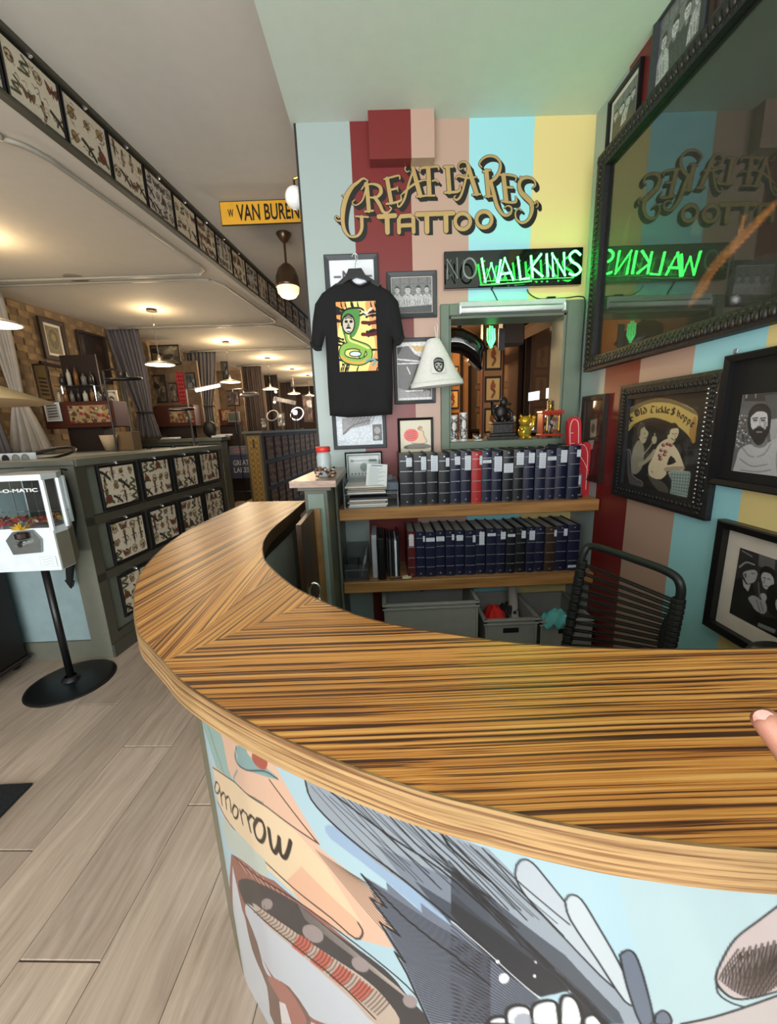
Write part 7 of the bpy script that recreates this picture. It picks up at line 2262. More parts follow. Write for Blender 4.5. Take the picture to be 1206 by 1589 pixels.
# folded black umbrella hanging on the end face
c0 = aty(96, 738, yA - .05); c1 = aty(107, 800, yA - .05); c2 = aty(111, 913, yA - .05)
t = thing('folded_umbrella', 'folded black umbrella hanging point down on the station end behind the vending case', 'umbrella', (c1.x, yA - .05, c1.z))
MB().tube([c0, c0 + Vector((0, 0, -.03)), c0.lerp(c1, .5), c1, c1.lerp(c2, .5), c2 + Vector((0, 0, .05)), c2], [.012, .022, .034, .038, .03, .018, .003], 10).build('canopy', mat('umbrella_black', hx(18, 18, 20), .8), t, world=True, smooth=True)
MB().tube([c0 + Vector((0, .04, .03)), c0 + Vector((0, .0, .04)), c0], .006, 8).build('handle', BLACK, t, world=True)
MB().tube([c2 + Vector((-.018, 0, .06)), c2 + Vector((-.004, -.002, -.0))], [.012, .001], 6).tube([c2 + Vector((.02, 0, .05)), c2 + Vector((.012, 0, .006))], [.010, .001], 6).build('canopy_tips', mat('umbrella_black', (0, 0, 0)), t, world=True)

# dark upholstered bench / chest at left
t = thing('dark_chest', 'very dark low chest on small feet against the station end, left edge', 'chest', (-2.7, 2.2, 0))
DC = mat('chest_black_brown', hx(20, 14, 14), .45)
MB().bbox(-3.5, -2.375, 2.02, 2.33, .07, .80, .012).build('body', DC, t, world=True)
MB().bbox(-3.5, -2.36, 2.00, 2.34, .05, .075, .006).build('moulding', mat('chest_edge', hx(34, 24, 22), .4), t, world=True)
MB().bbox(-3.5, -2.36, 2.00, 2.34, .80, .825, .006).build('moulding', mat('chest_edge', (0, 0, 0)), t, world=True)
mb = MB()
for x in (-2.42, -3.4):
    for y in (2.06, 2.28): mb.ball((x, y, .028), .027, 8, 6)
mb.build('foot', DC, t, world=True)
# floor mat at the left edge
mp = [atz(-60, 1218, 0), atz(52, 1218, 0), atz(0, 1270, 0), atz(-110, 1330, 0)]
tag(MB().bbox(-2.6, -1.556, .75, 1.408, .001, .012, .004).build('door_mat', mat('mat_black', hx(18, 20, 22), .95, bump=.8, scale=200)), 'black floor mat cut off by the left edge', 'mat')

# beige floor lamp shade at left edge
t = thing('floor_lamp', 'beige conical lamp shade cut off by the left edge', 'lamp', (-2.02, 1.9, 0))
SHD = mat('shade_beige', hx(196, 164, 120), .8)
MB().lathe([(.10, 1.76), (.40, 1.635), (.397, 1.633), (.098, 1.757)], (0, 0, 0), 32).build('lamp_shade', SHD, t, smooth=True)
MB().tube([(-.95, 0, .02), (-.95, 0, 1.70), (-.85, 0, 1.85), (-.2, 0, 1.86), (0, 0, 1.80), (0, 0, 1.70)], .012, 8).build('pole', BLACK, t)
MB().lathe([(.0001, .02), (.12, .015), (.13, 0)], (-.95, 0, 0), n=24).build('base', BLACK, t)
t.location = (-2.02, 1.90, 0)

# ---- pendants
def pendant(c, zs, r, label, y=None, power=10):
    """c = canopy point on the station ceiling"""
    t = thing('pendant_lamp', label, 'pendant lamp', (c[0], c[1], LC), 0, 'disc pendant lamps over the stations')
    MB().lathe([(.0001, -.006), (.05, -.008), (.062, -.02), (.060, -.024), (.0001, -.026)], n=20).build('canopy', mat('canopy_dark', hx(60, 52, 44), .4), t)
    d = zs - LC
    MB().tube([(0, 0, -.02), (0, 0, d + .10)], .004, 6).build('cord', CHROME, t)
    MB().lathe([(.008, d + .12), (.016, d + .10), (.024, d + .05), (.05, d + .045), (r * .8, d + .02), (r, d), (r - .004, d - .004), (.03, d + .02)], n=28).build('shade', mat('shade_steel', hx(176, 172, 160), .3, .5), t, smooth=True)
    MB().lathe([(.0001, d - .010), (r * .6, d - .010), (r * .93, d - .003), (r * .93, d)], n=28).build('glowing_disc', mat('lamp_glow', (1, .95, .8), .5, emit=(1.0, .93, .74), es=1.6), t)
    light('pendant_glow', 'POINT', (c[0], c[1], LC - .16), power * 1.1, (1.0, .74, .42), .12)
    light('pendant_light', 'POINT', (c[0], c[1], zs - .09), power * 1.2, (1.0, .82, .58), .14)
    return t


q_ = atz(-8, 503, 2.33)
DISC = [((q_.x, q_.y), 2.33, .17, 'metal pendant lamp with a bright underside at the left edge of the view')]
for (cx0, cy0, sx0_, sy0_, r_, lb_) in ((235, 480, 249, 563, .175, 'bright disc pendant lamp in front of the grey curtain, nearest whole one'), (350, 530, 357, 590, .175, 'bright disc pendant lamp in the second bay, above the ring lamps'),
                                        (415, 555, 418, 601, .17, 'bright disc pendant lamp in the third bay'), (453, 572, 457, 608, .17, 'small far disc pendant lamp, second from the back'), (478, 582, 481, 611, .17, 'farthest small disc pendant lamp by the pillar')):
    q_ = atz(cx0, cy0, LC)
    DISC.append(((q_.x, q_.y), aty(sx0_, sy0_ + 3, q_.y).z, r_, lb_))
for (x, y), zs, r, lb in DISC:
    pendant((x, y), zs, r, lb, power=10 if y < 6 else 20)
c = atz(440, 362, HC)
t = thing('dome_pendant', 'bronze capsule pendant lamp with a glowing white dome, hanging from the hall ceiling', 'pendant lamp', (c.x, c.y, HC))
BZ = mat('bronze', hx(112, 92, 72), .3, .8)
zb_ = aty(448, 446, c.y).z - HC
MB().lathe([(.0001, -.003), (.07, -.003), (.072, -.012), (.03, -.07), (.010, -.085)], n=24).build('canopy', BZ, t, smooth=True)
MB().tube([(0, 0, -.08), (0, 0, zb_ + .19)], .011, 10).build('stem', BZ, t)
MB().lathe([(.012, .21), (.04, .20), (.085, .155), (.108, .09), (.112, .03), (.116, .02), (.116, .0), (.108, -.002)], (0, 0, zb_), 28).build('shade', BZ, t, smooth=True)
MB().lathe([(.108, 0), (.100, -.05), (.07, -.085), (.03, -.10), (.0001, -.104)], (0, 0, zb_), 28).build('glowing_dome', mat('dome_glow', (1, .9, .7), .5, emit=(1.0, .70, .36), es=1.0), t, smooth=True)
light('dome_light', 'POINT', (c.x, c.y, HC + zb_ - .2), 5, (1.0, .78, .5), .08)

# street sign, white globe
q = [aty(x, y, 3.6) for x, y in ((340, 313), (345, 350))]
w_ = .86
t = thing('street_sign', 'yellow street sign reading W VAN BUREN ST, partly behind the pillar', 'street sign', (q[0].x + w_ / 2, 3.6, (q[0].z + q[1].z) / 2))
SG = mat('sign_yellow', hx(232, 172, 50), .4)
SK = mat('sign_black', hx(20, 18, 14), .5)
MB().bbox(-w_ / 2, w_ / 2, -.004, .004, -.088, .088, .003).build('plate', SK, t)
MB().box(-w_ / 2 + .006, w_ / 2 - .006, -.006, -.003, -.080, .080).build('face', SG, t)
add_mesh('lettering', text_mesh('W', .045, .055, .003, SK), t, (-.345, -.007, .0))
add_mesh('lettering', text_mesh('VAN BUREN', .50, .115, .003, SK), t, (-.045, -.007, .0))
add_mesh('lettering', text_mesh('ST', .07, .055, .003, SK), t, (.29, -.007, .02))
mb = MB()
mb.tube([(.36, .006, .08), (.36, .006, HC - t.location.z)], .006, 6).tube([(-.05, .006, .08), (-.05, .006, .083)], .004, 5)
mb.build('hanger_rod', SK, t)
t.rotation_euler = (0, R(-.4), 0)
c = aty(459, 302, 2.47)
t = thing('globe_lamp', 'small white glass globe lamp on the hall side of the pillar', 'wall lamp', (c.x - .01, 2.5, c.z))
MB().ball((0, 0, 0), .055, 20, 14).build('globe', mat('opal_glass', hx(226, 228, 224), .2, emit=(1, .98, .94), es=.15), t, smooth=True)
MB().tube([(0, 0, .05), (.0, 0, .09), (.04, 0, .10)], .008, 8).tube([(.04, 0, .10), (.055, 0, .10)], .03, 14).build('bracket', BRASS, t)

# ---- curtains (gathered, tied)
def curtain(name, label, x0, x1, y, z0, z1, m, seed, tie=None, flare=1.0, tx=None, dy=0.0):
    """cloth with vertical folds; tie=(z, width) pulls it in"""
    r = random.Random(seed)
    nu, nv = 46, 26
    ph = [r.uniform(0, 6.28) for _ in range(4)]
    vs = []
    xm = (x0 + x1) / 2 if tx is None else tx
    W_ = (x1 - x0)
    for j in range(nv + 1):
        v = j / nv; z = z1 + (z0 - z1) * v
        if tie:
            k = (z - tie[0])
            if k > 0: s = 1 - (1 - tie[1]) * (1 - min(1, k / (z1 - tie[0]))) ** 1.8
            else: s = tie[1] + (flare - tie[1]) * min(1, (-k / (tie[0] - z0)) ** .8)
            cx = (x0 + x1) / 2 + (xm - (x0 + x1) / 2) * (1 - min(1, abs(k) / (z1 - tie[0])) if k > 0 else 1)
        else: s, cx = 1, (x0 + x1) / 2
        for i in range(nu + 1):
            u = i / nu
            fold = .032 * math.sin(u * 52 + ph[0]) + .016 * math.sin(u * 23 + ph[1] + v * 1.2)
            vs.append((cx + (u - .5) * W_ * s, y + dy * u + fold * (.5 + .5 * s), z))
    fs = [(j * (nu + 1) + i, j * (nu + 1) + i + 1, (j + 1) * (nu + 1) + i + 1, (j + 1) * (nu + 1) + i) for j in range(nv) for i in range(nu)]
    t = thing(name, label, 'curtain', (x0, y, z1), 0, 'curtains of the station bays')
    o = MB().add(vs, fs).build('cloth', m, t, world=True, smooth=True)
    md = o.modifiers.new('thick', 'SOLIDIFY'); md.thickness = .004
    if tie:
        n = 14
        MB().tube([(cx_ := (xm) + .56 * W_ * tie[1] * math.cos(a / n * 6.283), y + .06 * math.sin(a / n * 6.283), tie[0]) for a in range(n)], .012, 6, closed=True).build('tie_band', mat('tie_dark', hx(40, 36, 36), .8), t, world=True)
    MB().box(x0, x1, y - .012, y + .012, z1, z1 + .03).build('heading', mat('curtain_heading', hx(120, 114, 100), .8), t, world=True)
    return t


CG = mat('curtain_grey', hx(84, 80, 84), .9, bump=.2, scale=120)
CLt = mat('curtain_light', hx(140, 134, 128), .9)
def cx_(px, y): return aty(px, 600, y).x
ZT_ = LC - .03
curtain('curtain', 'grey curtain at the far left edge, outer of a pair', cx_(-66, 3.98), cx_(0, 3.98), 3.98, 1.31, ZT_, CG, 1, (1.78, .4), .8)
curtain('curtain', 'pale tied curtain at the left edge behind the beige lamp shade', cx_(2, 4.16), cx_(34, 4.16), 4.16, 1.31, ZT_ - .1, CLt, 2, (1.85, .45), 2.2, cx_(24, 4.16))
curtain('curtain', 'dark grey tied curtain behind the nearest whole disc lamp', cx_(180, 5.95), cx_(228, 5.95), 5.95, 1.40, ZT_, CG, 3, (1.78, .45), .8, cx_(218, 5.95))
curtain('curtain', 'pale curtain hanging left of the dark grey one, behind the black disc lamp', cx_(163, 6.05), cx_(196, 6.05), 6.05, 1.40, ZT_, CLt, 4, None)
curtain('curtain', 'grey curtain in the second bay, behind the lit tube lamp', cx_(294, 7.72), cx_(342, 7.72), 7.72, 1.40, ZT_, CG, 5, (1.95, .6), .6, cx_(312, 7.72))
curtain('curtain', 'brown-grey curtain in the third bay, right of the second disc lamp', cx_(379, 9.5), cx_(408, 9.5), 9.5, 1.42, ZT_, mat('curtain_brown', hx(70, 58, 54), .9), 6, None)
curtain('curtain', 'short dark curtain in the far bay beside the small disc lamp', cx_(411, 11.1), cx_(432, 11.1), 11.1, 1.42, ZT_, mat('curtain_dark', hx(50, 40, 38), .9), 7, None)
curtain('curtain', 'farthest brown curtain left of the pale banner', cx_(433, 12.9), cx_(452, 12.9), 12.9, 1.42, ZT_, mat('curtain_brown', (0, 0, 0)), 8, None)

# ---- brick wall pictures
def brick_frame(pts, label, m, arr, bw=.04, matb=0.0):
    q = [atp(x, y, -4.37) for x, y in pts]
    y0_, y1_ = (q[0].y + q[3].y) / 2, (q[1].y + q[2].y) / 2
    zt2, zb2 = (q[0].z + q[1].z) / 2, (q[2].z + q[3].z) / 2
    ym = (y0_ + y1_) / 2
    return frame('picture_frame', label, 'picture', (-4.372 + AS * ym, ym, (zt2 + zb2) / 2), (y1_ - y0_) * 1.005, zt2 - zb2, THS, bw, m, arr, matb, dep=.03)


cv = Cv(46, 60, (0, 0, 46, 60), (.42, .38, .26)); cv.ell(23, 28, 18, 24, (.34, .31, .21), edge=(.5, .46, .34), ew=2); cv.ell(23, 24, 7, 9, (.5, .44, .30))
brick_frame([(55, 490), (97, 501), (108, 563), (70, 557)], 'dark framed oval certificate on the brick wall, upper left', mat('dark_brown_frame', (0, 0, 0)), cv.noise(.3, 2).final(), .05, .03)
cv = Cv(46, 66, (0, 0, 46, 66), (.12, .085, .075)); cv.poly([(12, 66), (14, 40), (22, 30), (34, 40), (36, 66)], (.2, .15, .12), smooth=3); cv.poly([(28, 8), (42, 14), (40, 24), (28, 20)], (.2, .13, .11))
brick_frame([(117, 513), (162, 522), (173, 598), (131, 590)], 'nearly black framed painting on the brick wall, right of the certificate', mat('dark_brown_frame', (0, 0, 0)), cv.noise(.3, 5).final(), .03)
cv = Cv(30, 60, (0, 0, 30, 60), (.40, .32, .20))
for k in range(5): cv.line([(7, 22 + k * 7), (24, 24 + k * 7)], 3, (.14, .10, .08))
q = aty(69, 596, 4.2)
def card(name, label, cat, pts, y, arr, m=None, th=.02, dark=False, rzz=0.0):
    P_ = [aty(a, b, y) for a, b in pts]
    x0_, x1_ = (P_[0].x + P_[3].x) / 2, (P_[1].x + P_[2].x) / 2
    z1_, z0_ = (P_[0].z + P_[1].z) / 2, (P_[2].z + P_[3].z) / 2
    return frame(name, label, cat, ((x0_ + x1_) / 2, y, (z0_ + z1_) / 2), x1_ - x0_, z1_ - z0_, rzz, min(.02, (x1_ - x0_) * .1), m or BLACK, arr, 0.0, dep=th)


card('poster', 'tan poster with dark lettering lines leaning left of the shelf', 'poster', [(53, 563), (76, 566), (82, 622), (60, 622)], 4.6, cv.final(), mat('dark_brown_frame', (0, 0, 0)))
# red-brown wall cabinets with collaged doors, shelves with bottles
def collage(seed, w, h, pal):
    r = random.Random(seed)
    cv = Cv(w, h, (0, 0, w, h), pal[0])
    for k in range(60):
        x, y = r.uniform(0, w), r.uniform(0, h)
        if k % 3: cv.ell(x, y, r.uniform(2, 5), r.uniform(2, 4), r.choice(pal), rot=r.random() * 3, edge=(.15, .1, .08) if k % 2 else None, ew=.8)
        else: cv.poly([(x, y), (x + r.uniform(4, 9), y + r.uniform(-2, 2)), (x + 7, y + 6), (x, y + 5)], r.choice(pal))
    return cv.final()


PAL = [(.62, .52, .38), (.70, .62, .48), (.52, .16, .12), (.30, .22, .16), (.60, .44, .24), (.36, .34, .22)]
def wall_cabinet(pts, doorpts, y, label, seed, depth=.25):
    P_ = [aty(a, b, y) for a, b in pts]
    x0_, x1_ = (P_[0].x + P_[3].x) / 2, (P_[1].x + P_[2].x) / 2
    z1_, z0_ = (P_[0].z + P_[1].z) / 2, (P_[2].z + P_[3].z) / 2
    t = thing('tool_cabinet', label, 'cabinet', ((x0_ + x1_) / 2, y, z0_), 0, 'red-brown cabinets in the stations')
    MB().bbox(x0_, x1_, y, y + depth, z0_, z1_, .006).build('carcass', REDB, t, world=True)
    D_ = [aty(a, b, y) for a, b in doorpts]
    dx0, dx1 = (D_[0].x + D_[3].x) / 2, (D_[1].x + D_[2].x) / 2
    dz1, dz0 = (D_[0].z + D_[1].z) / 2, (D_[2].z + D_[3].z) / 2
    arr = collage(seed, 70, 34, PAL)
    flat_print('collaged_door', arr, dx1 - dx0, dz1 - dz0, t, -.006, GLOSSY, (dx0 + dx1) / 2 - t.location.x, (dz0 + dz1) / 2 - t.location.z)
    mb = MB(); 
    for a in ((dx0 - .012, dx0, dz0, dz1), (dx1, dx1 + .012, dz0, dz1)): mb.box(a[0], a[1], y - .012, y, a[2], a[3])
    mb.box(dx0 - .012, dx1 + .012, y - .012, y, dz1, dz1 + .012).box(dx0 - .012, dx1 + .012, y - .012, y, dz0 - .012, dz0)
    mb.build('door_frame', mat('red_frame', hx(96, 42, 28), .4), t, world=True)
    # stand below
    MB().box((x0_ + x1_) / 2 - .2, (x0_ + x1_) / 2 + .2, y + .05, y + depth, 0, z0_).build('stand', mat('back_room_dark', (0, 0, 0)), t, world=True)
    return t, x0_, x1_, z0_, z1_, y


CB1 = wall_cabinet([(64, 622), (178, 624), (178, 664), (70, 664)], [(105, 628), (172, 630), (174, 655), (111, 656)], 4.62, 'red-brown cabinet with a collaged door, nearest of the cabinets, bottles above it', 11)
CB2 = wall_cabinet([(238, 628), (302, 630), (302, 662), (242, 662)], [(262, 632), (300, 634), (300, 655), (265, 656)], 6.55, 'red-brown cabinet with pale collage in the second bay', 12)
CB3 = wall_cabinet([(339, 634), (366, 636), (366, 660), (341, 660)], [(344, 636), (358, 637), (358, 652), (345, 652)], 8.2, 'small red-brown cabinet in the third bay beside a grey screen', 13)
cv = Cv(26, 30, (0, 0, 26, 30), (.66, .66, .66))
for k in range(5): cv.line([(4, 4 + k * 5), (22, 3 + k * 5)], 2.4, (.22, .22, .22))
card('notice', 'white notice with handwriting on the left of the nearest red-brown cabinet', 'notice', [(67, 625), (92, 624), (97, 653), (74, 655)], 4.60, cv.final(), SV_, .006)
t = thing('bottle_shelf', 'thin glass shelf on top of the nearest red-brown cabinet', 'shelf', (CB1[1], 4.7, CB1[4]))
sh0, sh1 = aty(84, 599, 4.62), aty(142, 604, 4.62)
MB().box(sh0.x, sh1.x, 4.62, 4.80, sh0.z - .006, sh0.z + .004).build('shelf', ACR, t, world=True)
MB().tube([(sh0.x + .02, 4.7, CB1[4]), (sh0.x + .02, 4.7, sh0.z)], .008, 6).tube([(sh1.x - .02, 4.7, CB1[4]), (sh1.x - .02, 4.7, sh0.z)], .008, 6).build('post', CHROME, t, world=True)
MB().box(sh0.x, sh1.x, 4.78, 4.8, CB1[4], sh0.z + .35).build('dark_back', mat('back_room_dark', (0, 0, 0)), t, world=True)
BT = [mat('bottle_white', hx(170, 164, 150), .4), mat('bottle_dark', hx(46, 40, 36), .3), mat('bottle_grey', hx(100, 98, 92), .3), mat('bottle_amber', hx(110, 72, 40), .3)]
bi = 0
def bottle(x, y, z, h, r, m, label, group):
    t = thing('bottle', label, 'bottle', (x, y, z), 0, group)
    MB().lathe([(.0001, 0), (r, 0), (r, h * .62), (r * .8, h * .72), (r * .35, h * .8), (r * .35, h * .93)], n=12).build('bottle_body', m, t, smooth=True)
    MB().lathe([(r * .42, h * .9), (r * .42, h), (.0001, h)], n=10).build('cap', BLACK, t)
for zz, nm2, nb in ((sh0.z + .004, 'upper', 5), (CB1[4] + .001, 'lower', 8)):
    for k in range(nb):
        fx = (k + .5) / nb
        x = (sh0.x + (sh1.x - sh0.x) * fx) if nm2 == 'upper' else CB1[1] + .12 + (CB1[2] - CB1[1] - .2) * fx
        bottle(x, 4.70, zz, rb.uniform(.11, .15) if nm2 == 'lower' else rb.uniform(.12, .2), rb.uniform(.018, .03), BT[(k * 3 + nb) % 4], '%s bottle %s from the left on the %s' % (('pale', 'dark', 'grey', 'amber')[(k * 3 + nb) % 4], ordn[k], 'glass shelf over the cabinet' if nm2 == 'upper' else 'top of the nearest red-brown cabinet'), 'bottles above the nearest cabinet')
card('poster', 'cream framed drawing of a dark figure right of the nearest red-brown cabinet', 'picture', [(149, 605), (181, 607), (190, 648), (160, 650)], 4.9, pic_pair(3, 40, 50, False) * np.array([1.6, 1.35, .95]) + .08, OFFW)
# boxes, pot, towel on the stations' tops
tag(MB().bbox(-3.42, -3.22, 4.35, 4.5, 1.3, 1.50).build('carton', mat('carton_brown', hx(120, 96, 70), .8)), 'small brown carton with dark bands behind the ring lamp', 'carton')
c = aty(192, 660, 4.4)
bpy.data.objects['carton'].location = (c.x + 3.32, 0, 0.0)
c = aty(168, 675, 4.3)
t = thing('plaster_pot', 'pale conical pot standing beside the brown carton', 'pot', (c.x, 4.3, 1.3))
MB().lathe([(.0001, 0), (.05, 0), (.085, .17), (.075, .17), (.05, .02)], n=20).build('pot', mat('pot_cream', hx(176, 156, 130), .7), t, smooth=True)
# second station block (green half wall behind the near one) 
sb_ = thing('station_cabinet', 'olive green half wall closing the near station at its far side', 'half wall', (-2.8, 4.3, 0))
MB().box(-4.0, -2.55, 4.24, 4.5, 0, 1.26).build('carcass', PALE, sb_, world=True)
MB().bbox(-4.0, -2.5, 4.20, 4.56, 1.26, 1.298).build('top_rail', GREEN, sb_, world=True)
# second bay worktop
sb2 = thing('station_cabinet', 'station half wall of the second bay with a green top', 'half wall', (-3.0, 6.4, 0))
MB().box(-4.4, -2.50, 6.20, 6.45, 0, 1.33).build('carcass', PALE, sb2, world=True)
MB().bbox(-4.4, -2.46, 6.15, 6.51, 1.33, 1.38).build('top_rail', GREEN, sb2, world=True)
for k in range(4):
    frame('flash_sheet', 'framed flash sheet under the green top of the second bay, %s from its right end' % ordn[k], 'framed print', (-2.68 - k * .375, 6.20, 1.13), .345, .30, 0, .02, BLACK, flash(600 + k, 40, 36), 0.0, dep=.016, pm=PAPER, group='flash sheets of the second bay')

# ---- ring and disc lamps on arms
def ring_lamp(px, py, y, r, label, filled=False, pole=None, lit=False, tilt=.25, th=.014, m=BLACK):
    c = aty(px, py, y)
    t = thing('magnifier_lamp', label, 'lamp', (c.x, y, c.z), 0, 'magnifier lamps of the stations')
    ring = [(r * math.cos(a / 28 * 6.283), r * math.sin(a / 28 * 6.283) * .9, r * tilt * math.sin(a / 28 * 6.283)) for a in range(28)]
    MB().tube(ring, th, 8, closed=True).build('ring', m, t, smooth=True)
    if filled:
        MB().add([(0, 0, .0)] + [(x * .93, y2 * .93, z) for x, y2, z in ring], [(0, i + 1, (i + 1) % 28 + 1) for i in range(28)]).build('lens_cover', mat('lens_grey', hx(96, 88, 92), .4), t)
        MB().lathe([(.0001, .06), (.03, .06), (.035, .03), (.07, .0)], n=14).build('hub', BLACK, t)
    if pole:
        dz = pole - c.z
        MB().tube([(r * .2, .05, 0), (r * .5, .05, dz * .5), (r * .55, .05, dz)], .012, 8).build('arm', BLACK, t)
        MB().lathe([(.0001, dz + .02), (.05, dz + .015), (.055, dz)], (r * .55, .05, 0), 14).build('foot', BLACK, t)
    else:
        MB().tube([(0, .0, .05), (-.12, .05, .10), (-.35, .25, .12), (-.36, .26, .06 - c.z)], .010, 8).build('arm', BLACK, t)
    return t


ring_lamp(192, 588, 3.9, .145, 'large black disc lamp on an arm before the pale curtain', True, tilt=.10)
ring_lamp(282, 635, 5.0, .14, 'thin dark ring lamp on a bent stand in front of the second cabinet', pole=1.33, tilt=.12)
ring_lamp(387, 612, 6.8, .13, 'grey ring lamp floating above the far station, right of the second disc pendant', m=mat('lamp_grey', hx(120, 112, 110), .4), tilt=.25, th=.020)
ring_lamp(423, 645, 8.6, .12, 'small round ring lamp low on the far station', pole=1.46, tilt=.9, m=mat('lamp_grey', (0, 0, 0)))
ring_lamp(461, 642, 9.6, .15, 'small glowing ring lamp at the back beside the pillar', pole=1.46, tilt=1.0, m=mat('ring_glow', (1, 1, 1), .5, emit=(.9, .93, 1), es=.7))
a_, b_ = aty(304, 606, 5.6), aty(341, 598, 5.6)
t = thing('tube_lamp', 'bright white tube lamp on an arm before the second bay curtain', 'lamp', (a_.x, 5.6, a_.z))
MB().tube([a_, b_], .022, 10).build('lit_tube', mat('tube_glow', (1, 1, 1), .5, emit=(.95, .97, 1.0), es=2.2), t, world=True)
MB().tube([a_ + Vector((-.02, .03, .02)), b_ + Vector((.02, .03, .02))], .02, 8).tube([a_ + Vector((0, .03, .02)), a_ + Vector((-.25, .25, .05)), Vector((a_.x - .25, a_.y + .26, .01))], .01, 6).build('reflector', mat('lamp_grey', (0, 0, 0)), t, world=True)
light('tube_light', 'POINT', (a_.x + .1, 5.55, a_.z - .05), 2.0, (.95, .97, 1), .05)
# bright spot lamp near back
c = aty(458, 640, 9.4)
t = thing('spot_lamp', 'small very bright round work lamp near the back of the room', 'lamp', (c.x, 9.4, c.z))
MB().ball((0, 0, 0), .055, 14, 10).build('bulb', mat('bulb_glow', (1, 1, 1), .5, emit=(1, 1, 1), es=6), t, smooth=True)
MB().tube([(0, .03, 0), (.0, .05, 1.46 - c.z)], .012, 6).build('stand', BLACK, t)
c = aty(442, 622, 9.3)
t = thing('light_panel', 'grey tilted lamp head with a row of square cells near the back', 'lamp', (c.x, 9.3, c.z))
MB().bbox(-.26, .26, -.02, .02, -.05, .05, .01, mtx=Matrix.Rotation(R(14), 4, 'Y')).build('head', mat('lamp_grey', (0, 0, 0)), t)
for k in range(5):
    MB().bbox(-.23 + k * .095, -.16 + k * .095, -.026, -.019, -.035, .035, .004, mtx=Matrix.Rotation(R(14), 4, 'Y')).build('cell', mat('cell_dark', hx(60, 60, 72), .3), t)
MB().tube([(.1, .03, -.03), (.12, .05, 1.46 - c.z)], .012, 6).build('stand', BLACK, t)

# ---- clutter of the far bays: framed pictures, red towel, lamps of the mirror, monitor, papers
def murky(seed):
    r = random.Random(seed)
    cv = Cv(26, 30, (0, 0, 26, 30), gray(.30))
    for k in range(14):
        x, y = r.uniform(0, 26), r.uniform(0, 30)
        cv.poly([(x, y), (x + r.uniform(3, 9), y + r.uniform(-3, 3)), (x + r.uniform(2, 8), y + r.uniform(3, 10)), (x - 2, y + 6)], gray(r.choice((.12, .2, .42, .5, .16))), smooth=3)
    return cv.noise(.3, seed).final()


def mini(pts, y, seed, label, m=None, tint=(1, 1, 1)):
    arr = np.clip(murky(seed) * np.array(tint), 0, 1)
    return card('picture_frame', label, 'picture', pts, y, arr, m or mat('dark_brown_frame', (0, 0, 0)))


for a_x, b_x, y_, z_, lb_ in ((228, 310, 6.802, 2.62, 'brown partition panel carrying the pictures of the second bay'), (338, 376, 8.502, 2.7, 'brown partition panel behind the third cabinet')):
    tag(MB().bbox(aty(a_x, 600, y_).x, aty(b_x, 600, y_).x, y_, y_ + .04, 0, z_).build('partition_panel', mat('partition_brown', hx(104, 84, 62), .8, var=.3, scale=8)), lb_, 'partition')
mini([(233, 533), (280, 538), (280, 568), (236, 566)], 6.8, 31, 'long dark frame of old photographs high in the second bay', tint=(1.6, 1.3, .8))
mini([(236, 582), (258, 582), (260, 624), (240, 626)], 6.8, 32, 'tall dark picture behind the ring lamp in the second bay', tint=(1.3, 1.0, .7))
mini([(262, 594), (276, 594), (278, 624), (264, 624)], 6.8, 33, 'dark picture left of the red towel', tint=(1.2, .9, .6))
mini([(288, 578), (302, 578), (306, 604), (290, 604)], 6.8, 34, 'dark framed picture right of the red towel', tint=(1, 1, .9))
mini([(343, 560), (355, 562), (355, 590), (344, 588)], 8.5, 35, 'small dark picture left of the second disc lamp cord')
mini([(352, 605), (372, 606), (372, 630), (352, 630)], 8.5, 36, 'brown picture below the second disc lamp', tint=(1.4, .9, .7))
mini([(430, 640), (442, 640), (444, 662), (430, 662)], 9.0, 38, 'pale picture standing on the far station', tint=(2.4, 2.3, 2.2))
mini([(404, 648), (414, 648), (414, 664), (404, 664)], 8.4, 39, 'small white framed card on the far cross wall', tint=(2.4, 2.3, 2.2))
mini([(470, 612), (485, 612), (486, 655), (470, 655)], 11.5, 40, 'dark red picture far back beside the pillar', tint=(1, .5, .4))
cv = Cv(12, 30, (0, 0, 12, 30), (.50, .06, .08))
for j in range(8):
    for i in range(3): cv.ell(2 + i * 4, 2 + j * 4, 1.1, 1.1, (.75, .3, .3))
card('patterned_towel', 'narrow red patterned towel hanging in the second bay', 'towel', [(275, 577), (287, 578), (288, 625), (277, 625)], 6.8, cv.final(), mat('red_foam', (0, 0, 0)), .02)
c = aty(363, 647, 8.1)
t = thing('monitor', 'small grey-green screen beside the third cabinet', 'screen', (c.x, 8.1, 1.40))
MB().bbox(-.12, .12, -.02, .02, c.z - 1.40 - .10, c.z - 1.40 + .10).build('casing', mat('lamp_grey', (0, 0, 0)), t)
MB().box(-.10, .10, -.024, -.019, c.z - 1.40 - .08, c.z - 1.40 + .08).build('screen', mat('screen_green', hx(70, 76, 66), .3), t)
MB().tube([(0, .03, 0), (0, .03, c.z - 1.40)], .02, 8).build('stand', BLACK, t)
c = aty(346, 664, 8.0)
tag(MB().bbox(c.x - .14, c.x + .14, 7.9, 8.1, 1.38, 1.42).build('paper_pile', SV_), 'small stack of blue-white papers before the third cabinet', 'papers')
for k in range(9):    # vertical row of bulbs at a make-up mirror
    c = aty(374 + (k % 2) * 3, 603 + k * 6.5, 9.6)
    t = thing('mirror_bulb', 'small glowing bulb, %s from the top of the vertical row in the third bay' % ordn[k], 'bulb', (c.x, 9.6, c.z), 0, 'bulbs of the mirror in the third bay')
    MB().ball((0, 0, 0), .035 + .02 * (k > 3), 8, 6).build('bulb', mat('mirror_bulb_glow', (1, .95, .85), .5, emit=(1, .94, .84), es=1.4), t)
